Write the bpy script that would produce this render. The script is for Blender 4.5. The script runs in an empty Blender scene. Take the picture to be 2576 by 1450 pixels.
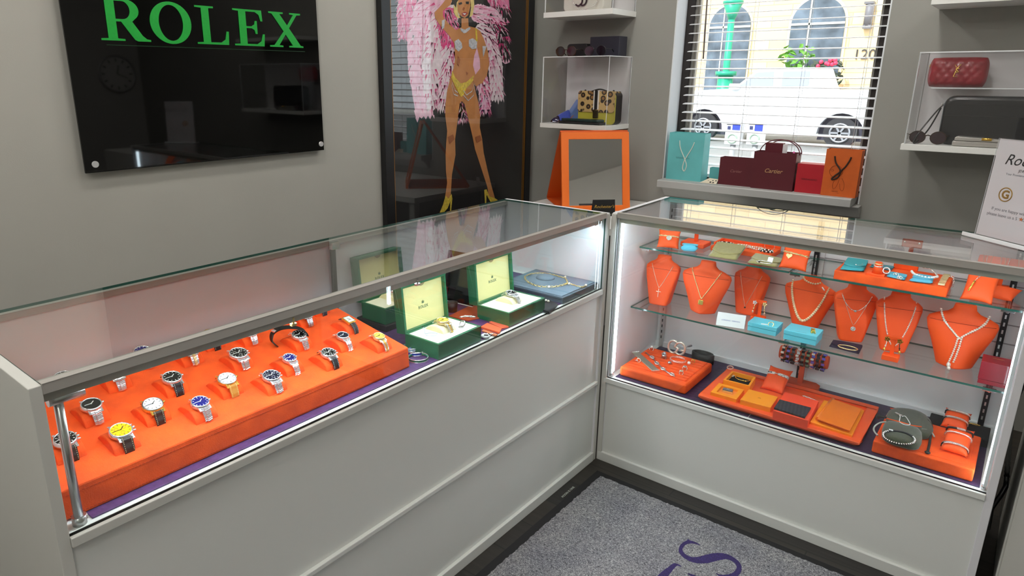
import bpy, bmesh, math, random
from mathutils import Vector, Matrix
S = bpy.context.scene
COL = S.collection
PI = math.pi
random.seed(7)

# ---------------------------------------------------------------- camera
W, H = 2576, 1450
FPX = 1701.04
CAM_LOC = Vector((1.1023, -2.0811, 1.4187))
CAM_ROT = (1.2911, -0.0015, 0.6995)
PPX, PPY = W/2 - 122.76, H/2 - 43.24
cam_d = bpy.data.cameras.new('camera')
cam_d.sensor_width = 36.0
cam_d.lens = FPX*36.0/W
cam_d.shift_x = (W/2 - PPX)/W
cam_d.shift_y = (PPY - H/2)/W
cam_d.clip_start = 0.02
cam_d.clip_end = 300
cam = bpy.data.objects.new('camera', cam_d)
cam.location = CAM_LOC
cam.rotation_euler = CAM_ROT
COL.objects.link(cam)
S.camera = cam
from mathutils import Euler
CAM_M = Euler(CAM_ROT, 'XYZ').to_matrix()

def at(u, v, axis, val):
    """point of the surveyed place that lies on the plane x|y|z = val along the sight line (u, v)"""
    r = CAM_M @ Vector(((u-PPX)/FPX, -(v-PPY)/FPX, -1.0))
    i = 'xyz'.index(axis)
    t = (val - CAM_LOC[i])/r[i]
    return CAM_LOC + r*t

# ---------------------------------------------------------------- world, sun, exposure
S.view_settings.view_transform = 'Standard'
S.view_settings.look = 'None'
S.view_settings.gamma = 1
S.view_settings.use_curve_mapping = False
S.view_settings.exposure = 0.0
wd = bpy.data.worlds.new('sky'); S.world = wd; wd.use_nodes = True
bg = wd.node_tree.nodes['Background']
bg.inputs[0].default_value = (0.86, 0.92, 1.0, 1)
bg.inputs[1].default_value = 3.1
sun_d = bpy.data.lights.new('sun', 'SUN'); sun_d.energy = 5.5; sun_d.angle = 0.02
sun = bpy.data.objects.new('sun', sun_d); COL.objects.link(sun)
sun.location = (4, -4, 12); sun.rotation_euler = (math.radians(42), 0, math.radians(-18))
S.cycles.max_bounces = 10
S.cycles.diffuse_bounces = 5
S.cycles.glossy_bounces = 5
S.cycles.transparent_max_bounces = 28
S.cycles.sample_clamp_indirect = 6
LAMP = 62.0        # ceiling lamps
LED_L = 50.0       # strip in the left case
LED_R = 27.0        # strips in the right case

# ---------------------------------------------------------------- materials
def lin(c):
    return tuple((x/12.92 if x <= .04045 else ((x+.055)/1.055)**2.4) for x in (v/255 for v in c))
MATS = {}
def mat(name, rgb, rough=.5, metal=0, noise=None, bump=None, emit=0, spec=.5, alpha=None, sheen=0, coat=0):
    """rgb in sRGB 0-255; noise=(scale, amount) mottles the colour; bump=(scale, strength)"""
    if name in MATS: return MATS[name]
    m = bpy.data.materials.new(name); m.use_nodes = True
    nt = m.node_tree; b = nt.nodes['Principled BSDF']
    c = (*lin(rgb), 1)
    b.inputs['Base Color'].default_value = c
    b.inputs['Roughness'].default_value = rough
    b.inputs['Metallic'].default_value = metal
    b.inputs['Specular IOR Level'].default_value = spec
    if sheen: b.inputs['Sheen Weight'].default_value = sheen
    if coat: b.inputs['Coat Weight'].default_value = coat; b.inputs['Coat Roughness'].default_value = .05
    if emit:
        b.inputs['Emission Color'].default_value = c; b.inputs['Emission Strength'].default_value = emit
    tc = nt.nodes.new('ShaderNodeTexCoord')
    if noise:
        n = nt.nodes.new('ShaderNodeTexNoise'); n.inputs['Scale'].default_value = noise[0]; n.inputs['Detail'].default_value = 4
        nt.links.new(tc.outputs['Object'], n.inputs['Vector'])
        r = nt.nodes.new('ShaderNodeValToRGB')
        a = noise[1]
        r.color_ramp.elements[0].position = .3; r.color_ramp.elements[1].position = .7
        r.color_ramp.elements[0].color = (*[x*(1-a) for x in c[:3]], 1)
        r.color_ramp.elements[1].color = (*[min(1, x*(1+a)) for x in c[:3]], 1)
        nt.links.new(n.outputs['Fac'], r.inputs['Fac']); nt.links.new(r.outputs['Color'], b.inputs['Base Color'])
    if bump:
        n = nt.nodes.new('ShaderNodeTexNoise'); n.inputs['Scale'].default_value = bump[0]; n.inputs['Detail'].default_value = 3
        nt.links.new(tc.outputs['Object'], n.inputs['Vector'])
        q = nt.nodes.new('ShaderNodeBump'); q.inputs['Strength'].default_value = bump[1]; q.inputs['Distance'].default_value = .002
        nt.links.new(n.outputs['Fac'], q.inputs['Height']); nt.links.new(q.outputs['Normal'], b.inputs['Normal'])
    MATS[name] = m
    return m

def glass_mat(name, tint=(.96, .985, .97), base=.04, rough=0.0):
    """thin sheet: passes light through, mirrors more at grazing angles"""
    if name in MATS: return MATS[name]
    m = bpy.data.materials.new(name); m.use_nodes = True
    nt = m.node_tree; nt.nodes.clear()
    out = nt.nodes.new('ShaderNodeOutputMaterial'); mx = nt.nodes.new('ShaderNodeMixShader')
    tr = nt.nodes.new('ShaderNodeBsdfTransparent'); tr.inputs[0].default_value = (*tint, 1)
    gl = nt.nodes.new('ShaderNodeBsdfGlossy'); gl.inputs['Roughness'].default_value = rough
    lw = nt.nodes.new('ShaderNodeLayerWeight'); lw.inputs['Blend'].default_value = .5
    p = nt.nodes.new('ShaderNodeMath'); p.operation = 'POWER'; p.inputs[1].default_value = 5
    a = nt.nodes.new('ShaderNodeMath'); a.operation = 'MULTIPLY_ADD'; a.inputs[1].default_value = 1-base; a.inputs[2].default_value = base
    nt.links.new(lw.outputs['Facing'], p.inputs[0]); nt.links.new(p.outputs[0], a.inputs[0])
    nt.links.new(a.outputs[0], mx.inputs[0]); nt.links.new(tr.outputs[0], mx.inputs[1]); nt.links.new(gl.outputs[0], mx.inputs[2])
    nt.links.new(mx.outputs[0], out.inputs[0])
    MATS[name] = m
    return m

ORANGE = mat('orange_suede', (248, 84, 12), .85, noise=(22, .2), bump=(400, .25))
ORANGE_L = mat('orange_leatherette', (246, 84, 16), .6, bump=(300, .15))
ORANGE_BOX = mat('orange_card', (252, 152, 12), .6, bump=(500, .1))
RED_BOX = mat('vermilion_card', (248, 78, 44), .55)
PURPLE = mat('purple_ostrich_leather', (80, 50, 98), .5, noise=(60, .3), bump=(90, .5))
PURPLE_D = mat('dark_purple_leather', (52, 34, 66), .5, noise=(60, .3), bump=(90, .5))
LAMINATE = mat('white_laminate', (226, 228, 224), .45)
LAMIN_G = mat('grey_laminate', (208, 208, 202), .5)
WHITE_IN = mat('white_interior', (228, 228, 232), .5)
ALU = mat('brushed_aluminium', (205, 205, 205), .32, 1)
ALU_D = mat('satin_aluminium', (182, 178, 172), .42, .2)
CHROME = mat('chrome', (225, 225, 228), .12, 1)
STEEL = mat('polished_steel', (240, 240, 244), .18, .85)
STEEL_D = mat('brushed_steel', (190, 190, 195), .28, 1)
SILVER = mat('silver', (244, 242, 238), .22, .75)
GOLD = mat('gold', (240, 194, 92), .22, .8)
GOLD_P = mat('pale_gold', (240, 218, 160), .24, .7)
ROSE = mat('rose_gold', (246, 206, 180), .24, .6)
BLACK = mat('black_plastic', (14, 14, 15), .4)
BLACK_L = mat('black_leather', (24, 23, 26), .5, bump=(350, .3))
BROWN_L = mat('brown_leather', (46, 30, 24), .5, bump=(350, .3))
TAN_L = mat('tan_leather', (176, 122, 44), .55, bump=(350, .3))
WHITE = mat('white_card', (238, 238, 238), .6)
CREAM = mat('cream_suede', (236, 226, 182), .8, bump=(400, .15))
CREAM_Y = mat('pale_lime_lining', (222, 214, 150), .8, bump=(400, .15))
GREEN_B = mat('green_leatherette', (24, 96, 62), .38, bump=(260, .25))
PEARL = mat('pearl', (240, 228, 214), .22, 0, coat=.6)
PEARL_G = mat('golden_pearl', (236, 205, 165), .22, 0, coat=.6)
TEAL = mat('teal_paper', (98, 186, 186), .6)
TEAL_BOX = mat('robin_blue_card', (106, 210, 232), .55)
TEAL_S = mat('teal_suede', (60, 160, 172), .8, bump=(300, .3))
OLIVE = mat('olive_velvet', (150, 138, 84), .8, noise=(120, .12), sheen=.4)
DGREEN = mat('dark_green_velvet', (52, 56, 32), .85, noise=(140, .3), sheen=.4)
GLASS = glass_mat('clear_glass')
GLASS_TOP = glass_mat('counter_glass', (.955, .98, .965), .05)
ACRYL = glass_mat('clear_acrylic', (.985, .985, .985), .035)
GLASS_E = mat('green_glass_edge', (36, 84, 74), .1)
ACRYL_E = mat('bright_acrylic_edge', (235, 238, 240), .3)
LED = mat('led_diffuser', (226, 242, 255), .5, emit=LED_R)
LED_TOP = mat('led_strip_diffuser', (228, 242, 255), .5, emit=LED_L)

# ---------------------------------------------------------------- mesh building
class MB:
    def __init__(s): s.v = []; s.f = []; s.m = []; s.sm = []
    def add(s, vs, fs, mi=0, smooth=False):
        o = len(s.v); s.v += [Vector(v) for v in vs]
        for f in fs: s.f.append([i+o for i in f]); s.m.append(mi); s.sm.append(smooth)
        return s
    def box(s, x0, x1, y0, y1, z0, z1, mi=0):
        return s.add([(x0,y0,z0),(x1,y0,z0),(x1,y1,z0),(x0,y1,z0),(x0,y0,z1),(x1,y0,z1),(x1,y1,z1),(x0,y1,z1)],
                     [(3,2,1,0),(4,5,6,7),(0,1,5,4),(1,2,6,5),(2,3,7,6),(3,0,4,7)], mi)
    def obox(s, c, dx, dy, dz, M=None, mi=0):
        b = MB().box(-dx/2, dx/2, -dy/2, dy/2, -dz/2, dz/2)
        M = Matrix.Translation(Vector(c)) @ (M.to_4x4() if M else Matrix.Identity(4))
        return s.add([M@v for v in b.v], b.f, mi)
    def frustum(s, c, a, b, h, mi=0):
        """a=(dx,dy) at the bottom, b=(dx,dy) at the top, base centre c"""
        x, y, z = c
        vs = []
        for (dx, dy), zz in ((a, z), (b, z+h)):
            vs += [(x-dx/2,y-dy/2,zz),(x+dx/2,y-dy/2,zz),(x+dx/2,y+dy/2,zz),(x-dx/2,y+dy/2,zz)]
        return s.add(vs, [(3,2,1,0),(4,5,6,7),(0,1,5,4),(1,2,6,5),(2,3,7,6),(3,0,4,7)], mi)
    def prism(s, pts, fn, d0, d1, mi=0, smooth=False):
        """pts: 2-D outline (CCW), fn(a, b, d) -> 3-D point, extruded from d0 to d1"""
        n = len(pts)
        vs = [fn(a, b, d0) for a, b in pts] + [fn(a, b, d1) for a, b in pts]
        s.add(vs, [list(range(n))[::-1], list(range(n, 2*n))], mi)
        s.add(vs, [(i, (i+1) % n, n+(i+1) % n, n+i) for i in range(n)], mi, smooth)
        return s
    def loft(s, secs, cap=True, mi=0, smooth=True, closed=True):
        n = len(secs[0]); vs = [p for q in secs for p in q]; fs = []
        for k in range(len(secs)-1):
            for i in range(n if closed else n-1):
                j = (i+1) % n
                fs.append((k*n+i, k*n+j, (k+1)*n+j, (k+1)*n+i))
        s.add(vs, fs, mi, smooth)
        if cap and closed:
            s.add(secs[0], [list(range(n))[::-1]], mi); s.add(secs[-1], [list(range(n))], mi)
        return s
    def tube(s, pts, r, n=8, closed=False, mi=0, rz=None, caps=True):
        """round bar along points; rz flattens it (second radius)"""
        pts = [Vector(p) for p in pts]; m = len(pts); secs = []
        prev = None
        for i, p in enumerate(pts):
            a = pts[i-1] if (i > 0 or closed) else p
            b = pts[(i+1) % m] if (i < m-1 or closed) else p
            t = (b-a).normalized() if (b-a).length > 1e-9 else Vector((0,0,1))
            if prev is None:
                u = t.orthogonal().normalized()
                if rz is not None:
                    u = Vector((0,0,1)) - t*t.z
                    u = u.normalized() if u.length > 1e-4 else t.orthogonal().normalized()
            else:
                u = prev - t*prev.dot(t)
                u = u.normalized() if u.length > 1e-6 else t.orthogonal().normalized()
            prev = u; w = t.cross(u)
            rr = r[i] if isinstance(r, (list, tuple)) else r
            r2 = rr if rz is None else rz
            secs.append([p + u*(r2*math.cos(2*PI*k/n)) + w*(rr*math.sin(2*PI*k/n)) for k in range(n)])
        if closed: secs.append(secs[0])
        return s.loft(secs, cap=(caps and not closed), mi=mi)
    def cyl(s, p0, p1, r, n=20, mi=0, r1=None):
        p0, p1 = Vector(p0), Vector(p1); t = (p1-p0).normalized(); u = t.orthogonal().normalized(); w = t.cross(u)
        r1 = r if r1 is None else r1
        a = [p0+u*r*math.cos(2*PI*k/n)+w*r*math.sin(2*PI*k/n) for k in range(n)]
        b = [p1+u*r1*math.cos(2*PI*k/n)+w*r1*math.sin(2*PI*k/n) for k in range(n)]
        return s.loft([a, b], mi=mi)
    def ball(s, c, r, n=10, mi=0, sz=1.0):
        c = Vector(c); secs = []
        m = max(4, n//2+1)
        for i in range(m+1):
            th = PI*(i/m); rr = max(r*math.sin(th), r*.02)
            secs.append([c+Vector((rr*math.cos(2*PI*k/n), rr*math.sin(2*PI*k/n), -r*sz*math.cos(th))) for k in range(n)])
        return s.loft(secs, mi=mi)
    def ring(s, c, R, r, M=None, n=24, k=8, mi=0, rz=None, a0=0, a1=2*PI, sx=1, sy=1):
        M = M or Matrix.Identity(3); c = Vector(c); full = abs(a1-a0-2*PI) < 1e-6
        cnt = n if full else n+1
        pts = [c + M@Vector((R*sx*math.cos(a0+(a1-a0)*i/n), R*sy*math.sin(a0+(a1-a0)*i/n), 0)) for i in range(cnt)]
        return s.tube(pts, r, k, closed=full, mi=mi, rz=rz)
    def xf(s, M):
        s.v = [M@v for v in s.v]; return s
    def build(s, name, mats, parent=None, bevel=0, seg=2, world=False, loc=None, rz=0, subsurf=0, smooth_all=False, origin=True):
        mats = mats if isinstance(mats, (list, tuple)) else [mats]
        vs = s.v
        if parent is not None and world:
            Mi = WM(parent).inverted(); vs = [Mi@v for v in vs]
        off = Vector((0,0,0))
        if parent is None and world and origin:
            xs = [v.x for v in vs]; ys = [v.y for v in vs]; zs = [v.z for v in vs]
            off = Vector(((min(xs)+max(xs))/2, (min(ys)+max(ys))/2, min(zs)))
            vs = [v-off for v in vs]
        me = bpy.data.meshes.new(name)
        me.from_pydata([tuple(v) for v in vs], [], s.f)
        for m in mats: me.materials.append(m)
        for p, mi, sm in zip(me.polygons, s.m, s.sm):
            p.material_index = mi; p.use_smooth = sm or smooth_all
        bm = bmesh.new(); bm.from_mesh(me)
        bmesh.ops.remove_doubles(bm, verts=bm.verts, dist=1e-6)
        bmesh.ops.recalc_face_normals(bm, faces=bm.faces)
        bm.to_mesh(me); bm.free()
        me.update()
        o = bpy.data.objects.new(name, me); COL.objects.link(o)
        if parent is not None: o.parent = parent
        elif world: o.location = off
        if loc is not None: o.location = loc
        if rz: o.rotation_euler.z = rz
        if bevel:
            b = o.modifiers.new('bevel', 'BEVEL'); b.width = bevel; b.segments = seg; b.limit_method = 'ANGLE'; b.angle_limit = .6
            b.harden_normals = False
        if subsurf:
            q = o.modifiers.new('subsurf', 'SUBSURF'); q.levels = subsurf; q.render_levels = subsurf
        return o

def WM(o):
    M = Matrix.LocRotScale(o.location, o.rotation_euler, o.scale)
    return WM(o.parent) @ M if o.parent else M

def tag(o, label=None, cat=None, group=None, kind=None):
    if label: o['label'] = label
    if cat: o['category'] = cat
    if group: o['group'] = group
    if kind: o['kind'] = kind
    return o
def thing(name, label, cat, loc=(0,0,0), rz=0, group=None):
    o = bpy.data.objects.new(name, None); COL.objects.link(o)
    o.empty_display_size = .02
    o.location = loc; o.rotation_euler.z = rz
    return tag(o, label, cat, group)
def struct(o):
    o['kind'] = 'structure'; return o
def copy_tree(o, parent=None):
    c = o.copy(); COL.objects.link(c)
    if parent is not None:
        c.parent = parent
        c.matrix_parent_inverse = o.matrix_parent_inverse.copy()
    for ch in [x for x in bpy.data.objects if x.parent == o]: copy_tree(ch, c)
    return c

def text_mb(body, size, align='CENTER', shear=0, depth=.0004, space=1.0, bold=0):
    """letters lying in the local XY plane, as an MB"""
    cu = bpy.data.curves.new('lettering', 'FONT'); cu.body = body; cu.size = size; cu.align_x = align; cu.align_y = 'CENTER'
    cu.shear = shear; cu.extrude = depth/2; cu.space_character = space; cu.resolution_u = 3; cu.offset = bold
    ob = bpy.data.objects.new('lettering', cu); COL.objects.link(ob)
    dg = bpy.context.evaluated_depsgraph_get(); ev = ob.evaluated_get(dg)
    me = ev.to_mesh()
    mb = MB().add([v.co.copy() for v in me.vertices], [list(p.vertices) for p in me.polygons])
    ev.to_mesh_clear()
    bpy.data.objects.remove(ob); bpy.data.curves.remove(cu)
    return mb

def frame(o, xa, ya):
    """matrix putting local X along xa, local Y along ya at point o"""
    xa = Vector(xa).normalized(); ya = Vector(ya); ya = (ya - xa*ya.dot(xa)).normalized(); za = xa.cross(ya)
    M = Matrix((xa, ya, za)).transposed().to_4x4(); M.translation = Vector(o)
    return M
def RZ(a): return Matrix.Rotation(a, 3, 'Z')
def RX(a): return Matrix.Rotation(a, 3, 'X')
def RY(a): return Matrix.Rotation(a, 3, 'Y')

def sheet(mb, x0, x1, y0, y1, z0, z1, thin):
    """glass sheet: faces clear (0), rim tinted (1); thin = axis of the thickness"""
    b = MB().box(x0, x1, y0, y1, z0, z1)
    ax = {'z': (0, 1), 'y': (2, 4), 'x': (3, 5)}[thin]
    for i, f in enumerate(b.f): mb.add(b.v, [f], 0 if i in ax else 1)
    return mb
# ================================================================ the room
XW, YW = -1.25, 1.345                    # left wall, window wall
XR, YF, ZC = 3.7, -4.7, 2.75
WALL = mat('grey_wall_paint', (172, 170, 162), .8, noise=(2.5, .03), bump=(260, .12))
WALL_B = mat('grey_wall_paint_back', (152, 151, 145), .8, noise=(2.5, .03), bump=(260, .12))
WALL_L = mat('lightened_wall_paint', (205, 204, 198), .8, noise=(2.5, .03), bump=(260, .12))  # unseen walls lightened in colour so the counter mirror reflects brighter
CEIL = mat('white_ceiling_paint', (225, 225, 222), .85)
def floor_mat():
    m = mat('dark_vinyl_planks', (62, 56, 50), .45)
    nt = m.node_tree; b = nt.nodes['Principled BSDF']; tc = nt.nodes.new('ShaderNodeTexCoord')
    br = nt.nodes.new('ShaderNodeTexBrick'); br.inputs['Scale'].default_value = 1
    br.inputs['Brick Width'].default_value = .9; br.inputs['Row Height'].default_value = .15; br.inputs['Mortar Size'].default_value = .002
    br.inputs['Color1'].default_value = (*lin((66, 60, 52)), 1); br.inputs['Color2'].default_value = (*lin((48, 46, 46)), 1); br.inputs['Mortar'].default_value = (.01, .01, .01, 1)
    n = nt.nodes.new('ShaderNodeTexNoise'); mp = nt.nodes.new('ShaderNodeMapping'); mp.inputs['Scale'].default_value = (3, 40, 3)
    nt.links.new(tc.outputs['Object'], mp.inputs[0]); nt.links.new(mp.outputs[0], n.inputs['Vector']); n.inputs['Scale'].default_value = 2
    mx = nt.nodes.new('ShaderNodeMixRGB'); mx.blend_type = 'MULTIPLY'; mx.inputs[0].default_value = .7
    nt.links.new(tc.outputs['Object'], br.inputs['Vector']); nt.links.new(br.outputs['Color'], mx.inputs[1]); nt.links.new(n.outputs['Fac'], mx.inputs[2])
    nt.links.new(mx.outputs[0], b.inputs['Base Color'])
    return m
struct(MB().box(XW, XR, YF, YW, -.08, 0).build('floor', floor_mat(), world=True))
struct(MB().box(XW-.15, XR+.15, YF-.15, YW+.17, ZC, ZC+.1).build('ceiling', CEIL, world=True))
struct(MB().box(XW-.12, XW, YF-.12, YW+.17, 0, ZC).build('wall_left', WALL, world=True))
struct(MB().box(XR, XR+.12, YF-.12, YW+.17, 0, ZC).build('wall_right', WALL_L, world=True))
struct(MB().box(XW, XR, YF-.12, YF, 0, ZC).build('wall_front', WALL_L, world=True))
# window wall with its opening
WX0, WX1, WZ0, WZ1 = -.398, .533, .872, 2.25
YO = YW+.17
wb = MB()
wb.box(XW, WX0, YW, YO, 0, ZC); wb.box(WX1, XR, YW, YO, 0, ZC)
wb.box(WX0, WX1, YW, YO, 0, WZ0); wb.box(WX0, WX1, YW, YO, WZ1, ZC)
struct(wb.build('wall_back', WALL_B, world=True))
REV = mat('white_reveal_paint', (232, 236, 240), .6)
rv = MB()
rv.box(WX0, WX0+.006, YW+.002, YO, WZ0, WZ1); rv.box(WX1-.006, WX1, YW+.002, YO, WZ0, WZ1); rv.box(WX0, WX1, YW+.002, YO, WZ1-.006, WZ1)
struct(rv.build('trim_1', REV, world=True))
# sill with apron moulding
SZ = .907
SILL = mat('grey_sill_paint', (178, 178, 176), .5)
sl = MB()
prof = [(YW-.10, SZ-.037), (YW-.10, SZ-.004), (YW-.096, SZ), (YO-.03, SZ), (YO-.03, SZ-.037)]
sl.prism(prof, lambda a, b, d: (d, a, b), -.382, .517)
prof2 = [(YW-.002, SZ-.092), (YW-.018, SZ-.092), (YW-.05, SZ-.056), (YW-.075, SZ-.0375), (YW-.002, SZ-.0375)]
sl.prism(prof2, lambda a, b, d: (d, a, b), -.372, .545)
struct(sl.build('trim_2', SILL, world=True, bevel=.002))
# window: dark frame, muntins, pane
FR = mat('bronze_window_frame', (44, 38, 36), .4, .3)
FRG = mat('grey_window_stop', (150, 146, 140), .4, .2)
win = struct(thing('window_1', 'window behind white blinds looking onto a street', 'window', (WX0, YO-.03, WZ0)))
w = MB(); yf0, yf1 = YO-.05, YO-.012
for a, b, c, e in ((WX0+.006, WX0+.046, WZ0, WZ1), (WX1-.046, WX1-.006, WZ0, WZ1), (WX0+.006, WX1-.006, WZ0, WZ0+.045), (WX0+.006, WX1-.006, WZ1-.045, WZ1)):
    w.box(a, b, yf0, yf1, c, e)
w.build('window_frame', FR, win, world=True)
w = MB()
w.box(WX0+.046, WX0+.058, yf0+.01, yf1, WZ0+.045, WZ1-.045); w.box(WX0+.062, WX0+.07, yf0+.014, yf1, WZ0+.045, WZ1-.045)
w.box(WX1-.056, WX1-.046, yf0+.01, yf1, WZ0+.045, WZ1-.045)
w.build('window_stop', FRG, win, world=True)
sheet(MB(), WX0+.046, WX1-.046, YO-.026, YO-.020, WZ0+.045, WZ1-.045, 'y').build('window_pane', [GLASS, GLASS_E], win, world=True)
# blinds
BL = mat('white_blind_slat', (236, 236, 238), .5)
BL2 = mat('blind_cord_white', (225, 225, 225), .7)
YB = 1.443
blind = thing('window_blind', 'white horizontal slatted window blind, half open, hanging in the window', 'blind', ((WX0+WX1)/2, YB, WZ1-.05))
bx0, bx1 = -.353, .516
pitch = .0431
z = 1.7165 + pitch*12
nslat = 0
while z > SZ+.035:
    if z < WZ1-.07:
        mb = MB(); tilt = .10
        for dx in (0,):
            M = Matrix.Translation(((bx0+bx1)/2, YB, z)) @ Matrix.Rotation(tilt, 4, 'X')
            secs = [[M@Vector((s*(bx1-bx0)/2, y, .0025*math.cos(y/.025*1.2)+t)) for y, t in ((-.025,-.0012),(-.012,-.0012),(0,-.0012),(.012,-.0012),(.025,-.0012),(.025,.0014),(.012,.0014),(0,.0014),(-.012,.0014),(-.025,.0014))] for s in (-1, 1)]
            mb.loft(secs, smooth=False)
        mb.build('slat', BL, blind, world=True); nslat += 1
    z -= pitch
zb = z + pitch - .028
MB().box(bx0, bx1, YB-.026, YB+.026, SZ+.012, SZ+.03).build('bottom_rail', BL, blind, world=True, bevel=.002)
MB().box(bx0-.006, bx1+.006, YB-.03, YB+.03, WZ1-.06, WZ1-.007).build('head_rail', BL, blind, world=True, bevel=.003)
for fx in (.09, .36, .64, .93):
    mb = MB(); xx = bx0+(bx1-bx0)*fx
    for dy in (-.026, .026): mb.tube([(xx, YB+dy, SZ+.025), (xx, YB+dy, WZ1-.03)], .0011, 5)
    mb.build('ladder_cord', BL2, blind, world=True)
WAND = mat('grey_wand', (120, 112, 112), .3)
ta, tb = at(1779, 0, 'y', YB-.04), at(1769, 148, 'y', YB-.04)
MB().cyl(tb, tb+(ta-tb)*((WZ1-.05-tb.z)/(ta.z-tb.z)), .004, 8).build('tilt_wand', WAND, blind, world=True)
# ceiling lamps out of view; extra ones and the drum depth added as fill
for x, y in ((-.5, -1.0), (-.45, .3), (-.5, -2.2), (.55, -.2), (.5, .8), (.3, -1.9), (1.3, -3.2), (.4, -3.4), (1.0, -2.6), (-.4, -3.7), (2.4, -3.7), (1.7, .5)):
    t = thing('ceiling_light', 'round white ceiling light, drum depth added to brighten the ceiling', 'ceiling light', (x, y, ZC), group='round ceiling lights')
    MB().ring((0,0,-.004), .105, .014, n=28).build('trim_ring', mat('white_lamp_trim', (235,235,235), .5), t)
    MB().cyl((0,0,-.055), (0,0,-.001), .092, 28).build('diffuser', mat('lamp_diffuser', (255, 252, 246), .5, emit=LAMP), t)

# wall clock on the far right wall (seen in the black sign)
ck_ = thing('wall_clock', 'round wall clock on the right wall, mirrored in the black sign', 'clock', (XR-.02, 1.0, 1.44))
ck_.location = (XR-.02, 1.10, 1.44)
M_ = Matrix.Translation((XR-.0, 1.10, 1.44)) @ Matrix.Rotation(-PI/2, 4, 'Y')
MB().cyl((0,0,.001), (0,0,.02), .17, 40).xf(M_).build('face', mat('clock_face', (225,225,220), .5), ck_, world=True)
MB().ring((0,0,.018), .175, .012, n=48).xf(M_).build('rim', mat('clock_rim', (200,200,200), .3, .8), ck_, world=True)
mk_ = MB()
for k_ in range(12): mk_.obox((.135*math.cos(k_*PI/6), .135*math.sin(k_*PI/6), .021), .03, .012, .002, RZ(k_*PI/6))
mk_.xf(M_).build('hour_markers', mat('clock_black', (20,20,20), .5), ck_, world=True)
MB().obox((.04,.01,.0225), .09, .008, .002, RZ(.25)).obox((-.02,.05,.0225), .11, .006, .002, RZ(2.0)).xf(M_).build('hands', MATS['clock_black'], ck_, world=True)
# ================================================================ left display case
HC = .965
DL, LL = .4384, 1.7728
ZDL = .690                     # deck of the left case
lc = thing('display_case', 'long white counter display case on the left holding the watch tray and green boxes', 'display case', (-DL/2, -LL/2, 0))
def P(mb, name, m, par=lc, **k): return mb.build(name, m, par, world=True, **k)
mb = MB().box(-DL, -.004, -LL, -.0, .0, ZDL); P(mb, 'cabinet_body', LAMINATE)
P(MB().box(-.004, .008, -LL, -.002, 0, .036), 'plinth_rail', LAMINATE, bevel=.0015)
P(MB().box(-.004, .008, -LL, -.002, .3205, .333), 'middle_rail', LAMINATE, bevel=.0015)
P(MB().box(-.012, .008, -LL, -.002, .6728, .6912), 'front_ledge', LAMIN_G, bevel=.0015)
P(MB().box(-.0075, -.0005, -LL, -.002, .6912, .6922), 'glass_gasket', BLACK)
P(MB().box(-DL-.012, .003, -LL-.019, -LL, 0, HC), 'side_panel', LAMIN_G, bevel=.0015)
P(MB().box(-DL-.004, .003, -.0005, .0185, 0, HC), 'side_panel', WHITE_IN, bevel=.0015)
mb = MB()
mb.box(-.006, .0068, .0012, .0172, 0, HC-.003)
P(mb, 'corner_post', LAMIN_G, bevel=.001)
P(sheet(MB(), -.006, -.001, -LL, -.001, .6922, .955, 'x'), 'front_glass', [GLASS, GLASS_E])
P(sheet(MB(), -DL, -.001, -LL, -.001, .9595, .9655, 'z'), 'top_glass', [GLASS_TOP, GLASS_E])
P(MB().box(-.012, .003, -LL, -.001, .9485, .9665).box(-.012, .0036, -LL, -.001, .9655, .9675), 'top_rail', ALU_D, bevel=.0008)
P(MB().box(-.036, -.0155, -LL+.002, -.003, .938, .958).box(-.0155, -.0125, -LL+.002, -.003, .930, .958).box(-.0385, -.036, -LL+.002, -.003, .931, .958), 'light_channel', ALU_D)  # rear lip added to keep the strip's light off the back doors
P(MB().box(-.034, -.017, -LL+.03, -.02, .9345, .938), 'light_strip', LED_TOP)
# back: two sliding doors with a frame, a post between
yd = -.86
P(MB().box(-DL+.006, -DL+.012, -LL+.002, yd, ZDL, .945), 'sliding_door', WHITE_IN)
P(MB().box(-DL-.002, -DL+.004, yd-.03, -.001, ZDL, .945), 'sliding_door', WHITE_IN)
P(MB().box(-DL-.002, -DL+.014, -LL, -.001, .945, .9595), 'rear_rail', ALU_D)
mb = MB().box(-DL+.012, -DL+.024, yd-.008, yd+.004, ZDL, .935); P(mb, 'door_stile', BLACK)
P(MB().box(-DL+.012, -DL+.03, yd-.012, yd+.014, .935, .957), 'rear_bracket', CHROME, bevel=.001)
# front light tube with its fittings
lp = P(MB().cyl((-.026, -1.7465, ZDL+.014), (-.026, -1.7465, .922), .0075, 18), 'light_tube', ALU)
P(MB().cyl((-.026, -1.7465, ZDL), (-.026, -1.7465, ZDL+.016), .0115, 18).cyl((-.026,-1.734,ZDL+.010),(-.026,-1.7465,ZDL+.010),.006,12), 'tube_foot', ALU)
P(MB().cyl((-.024, -1.762, .924), (-.024, -1.708, .924), .0095, 18).box(-.030, -.018, -1.715, -1.709, .924, .938), 'tube_elbow', ALU)
P(MB().cyl((-.014, -.93, .925), (-.014, -.93, .940), .003, 8).box(-.018,-.010,-.936,-.924,.922,.927), 'rail_clip', CHROME)
P(MB().cyl((-.014, -1.30, .925), (-.014, -1.30, .940), .003, 8).box(-.018,-.010,-1.306,-1.294,.922,.927), 'rail_clip', GOLD_P)
P(MB().cyl((-.022, -.035, .930), (-.022, -.012, .930), .006, 10), 'light_connector', CHROME)

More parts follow.
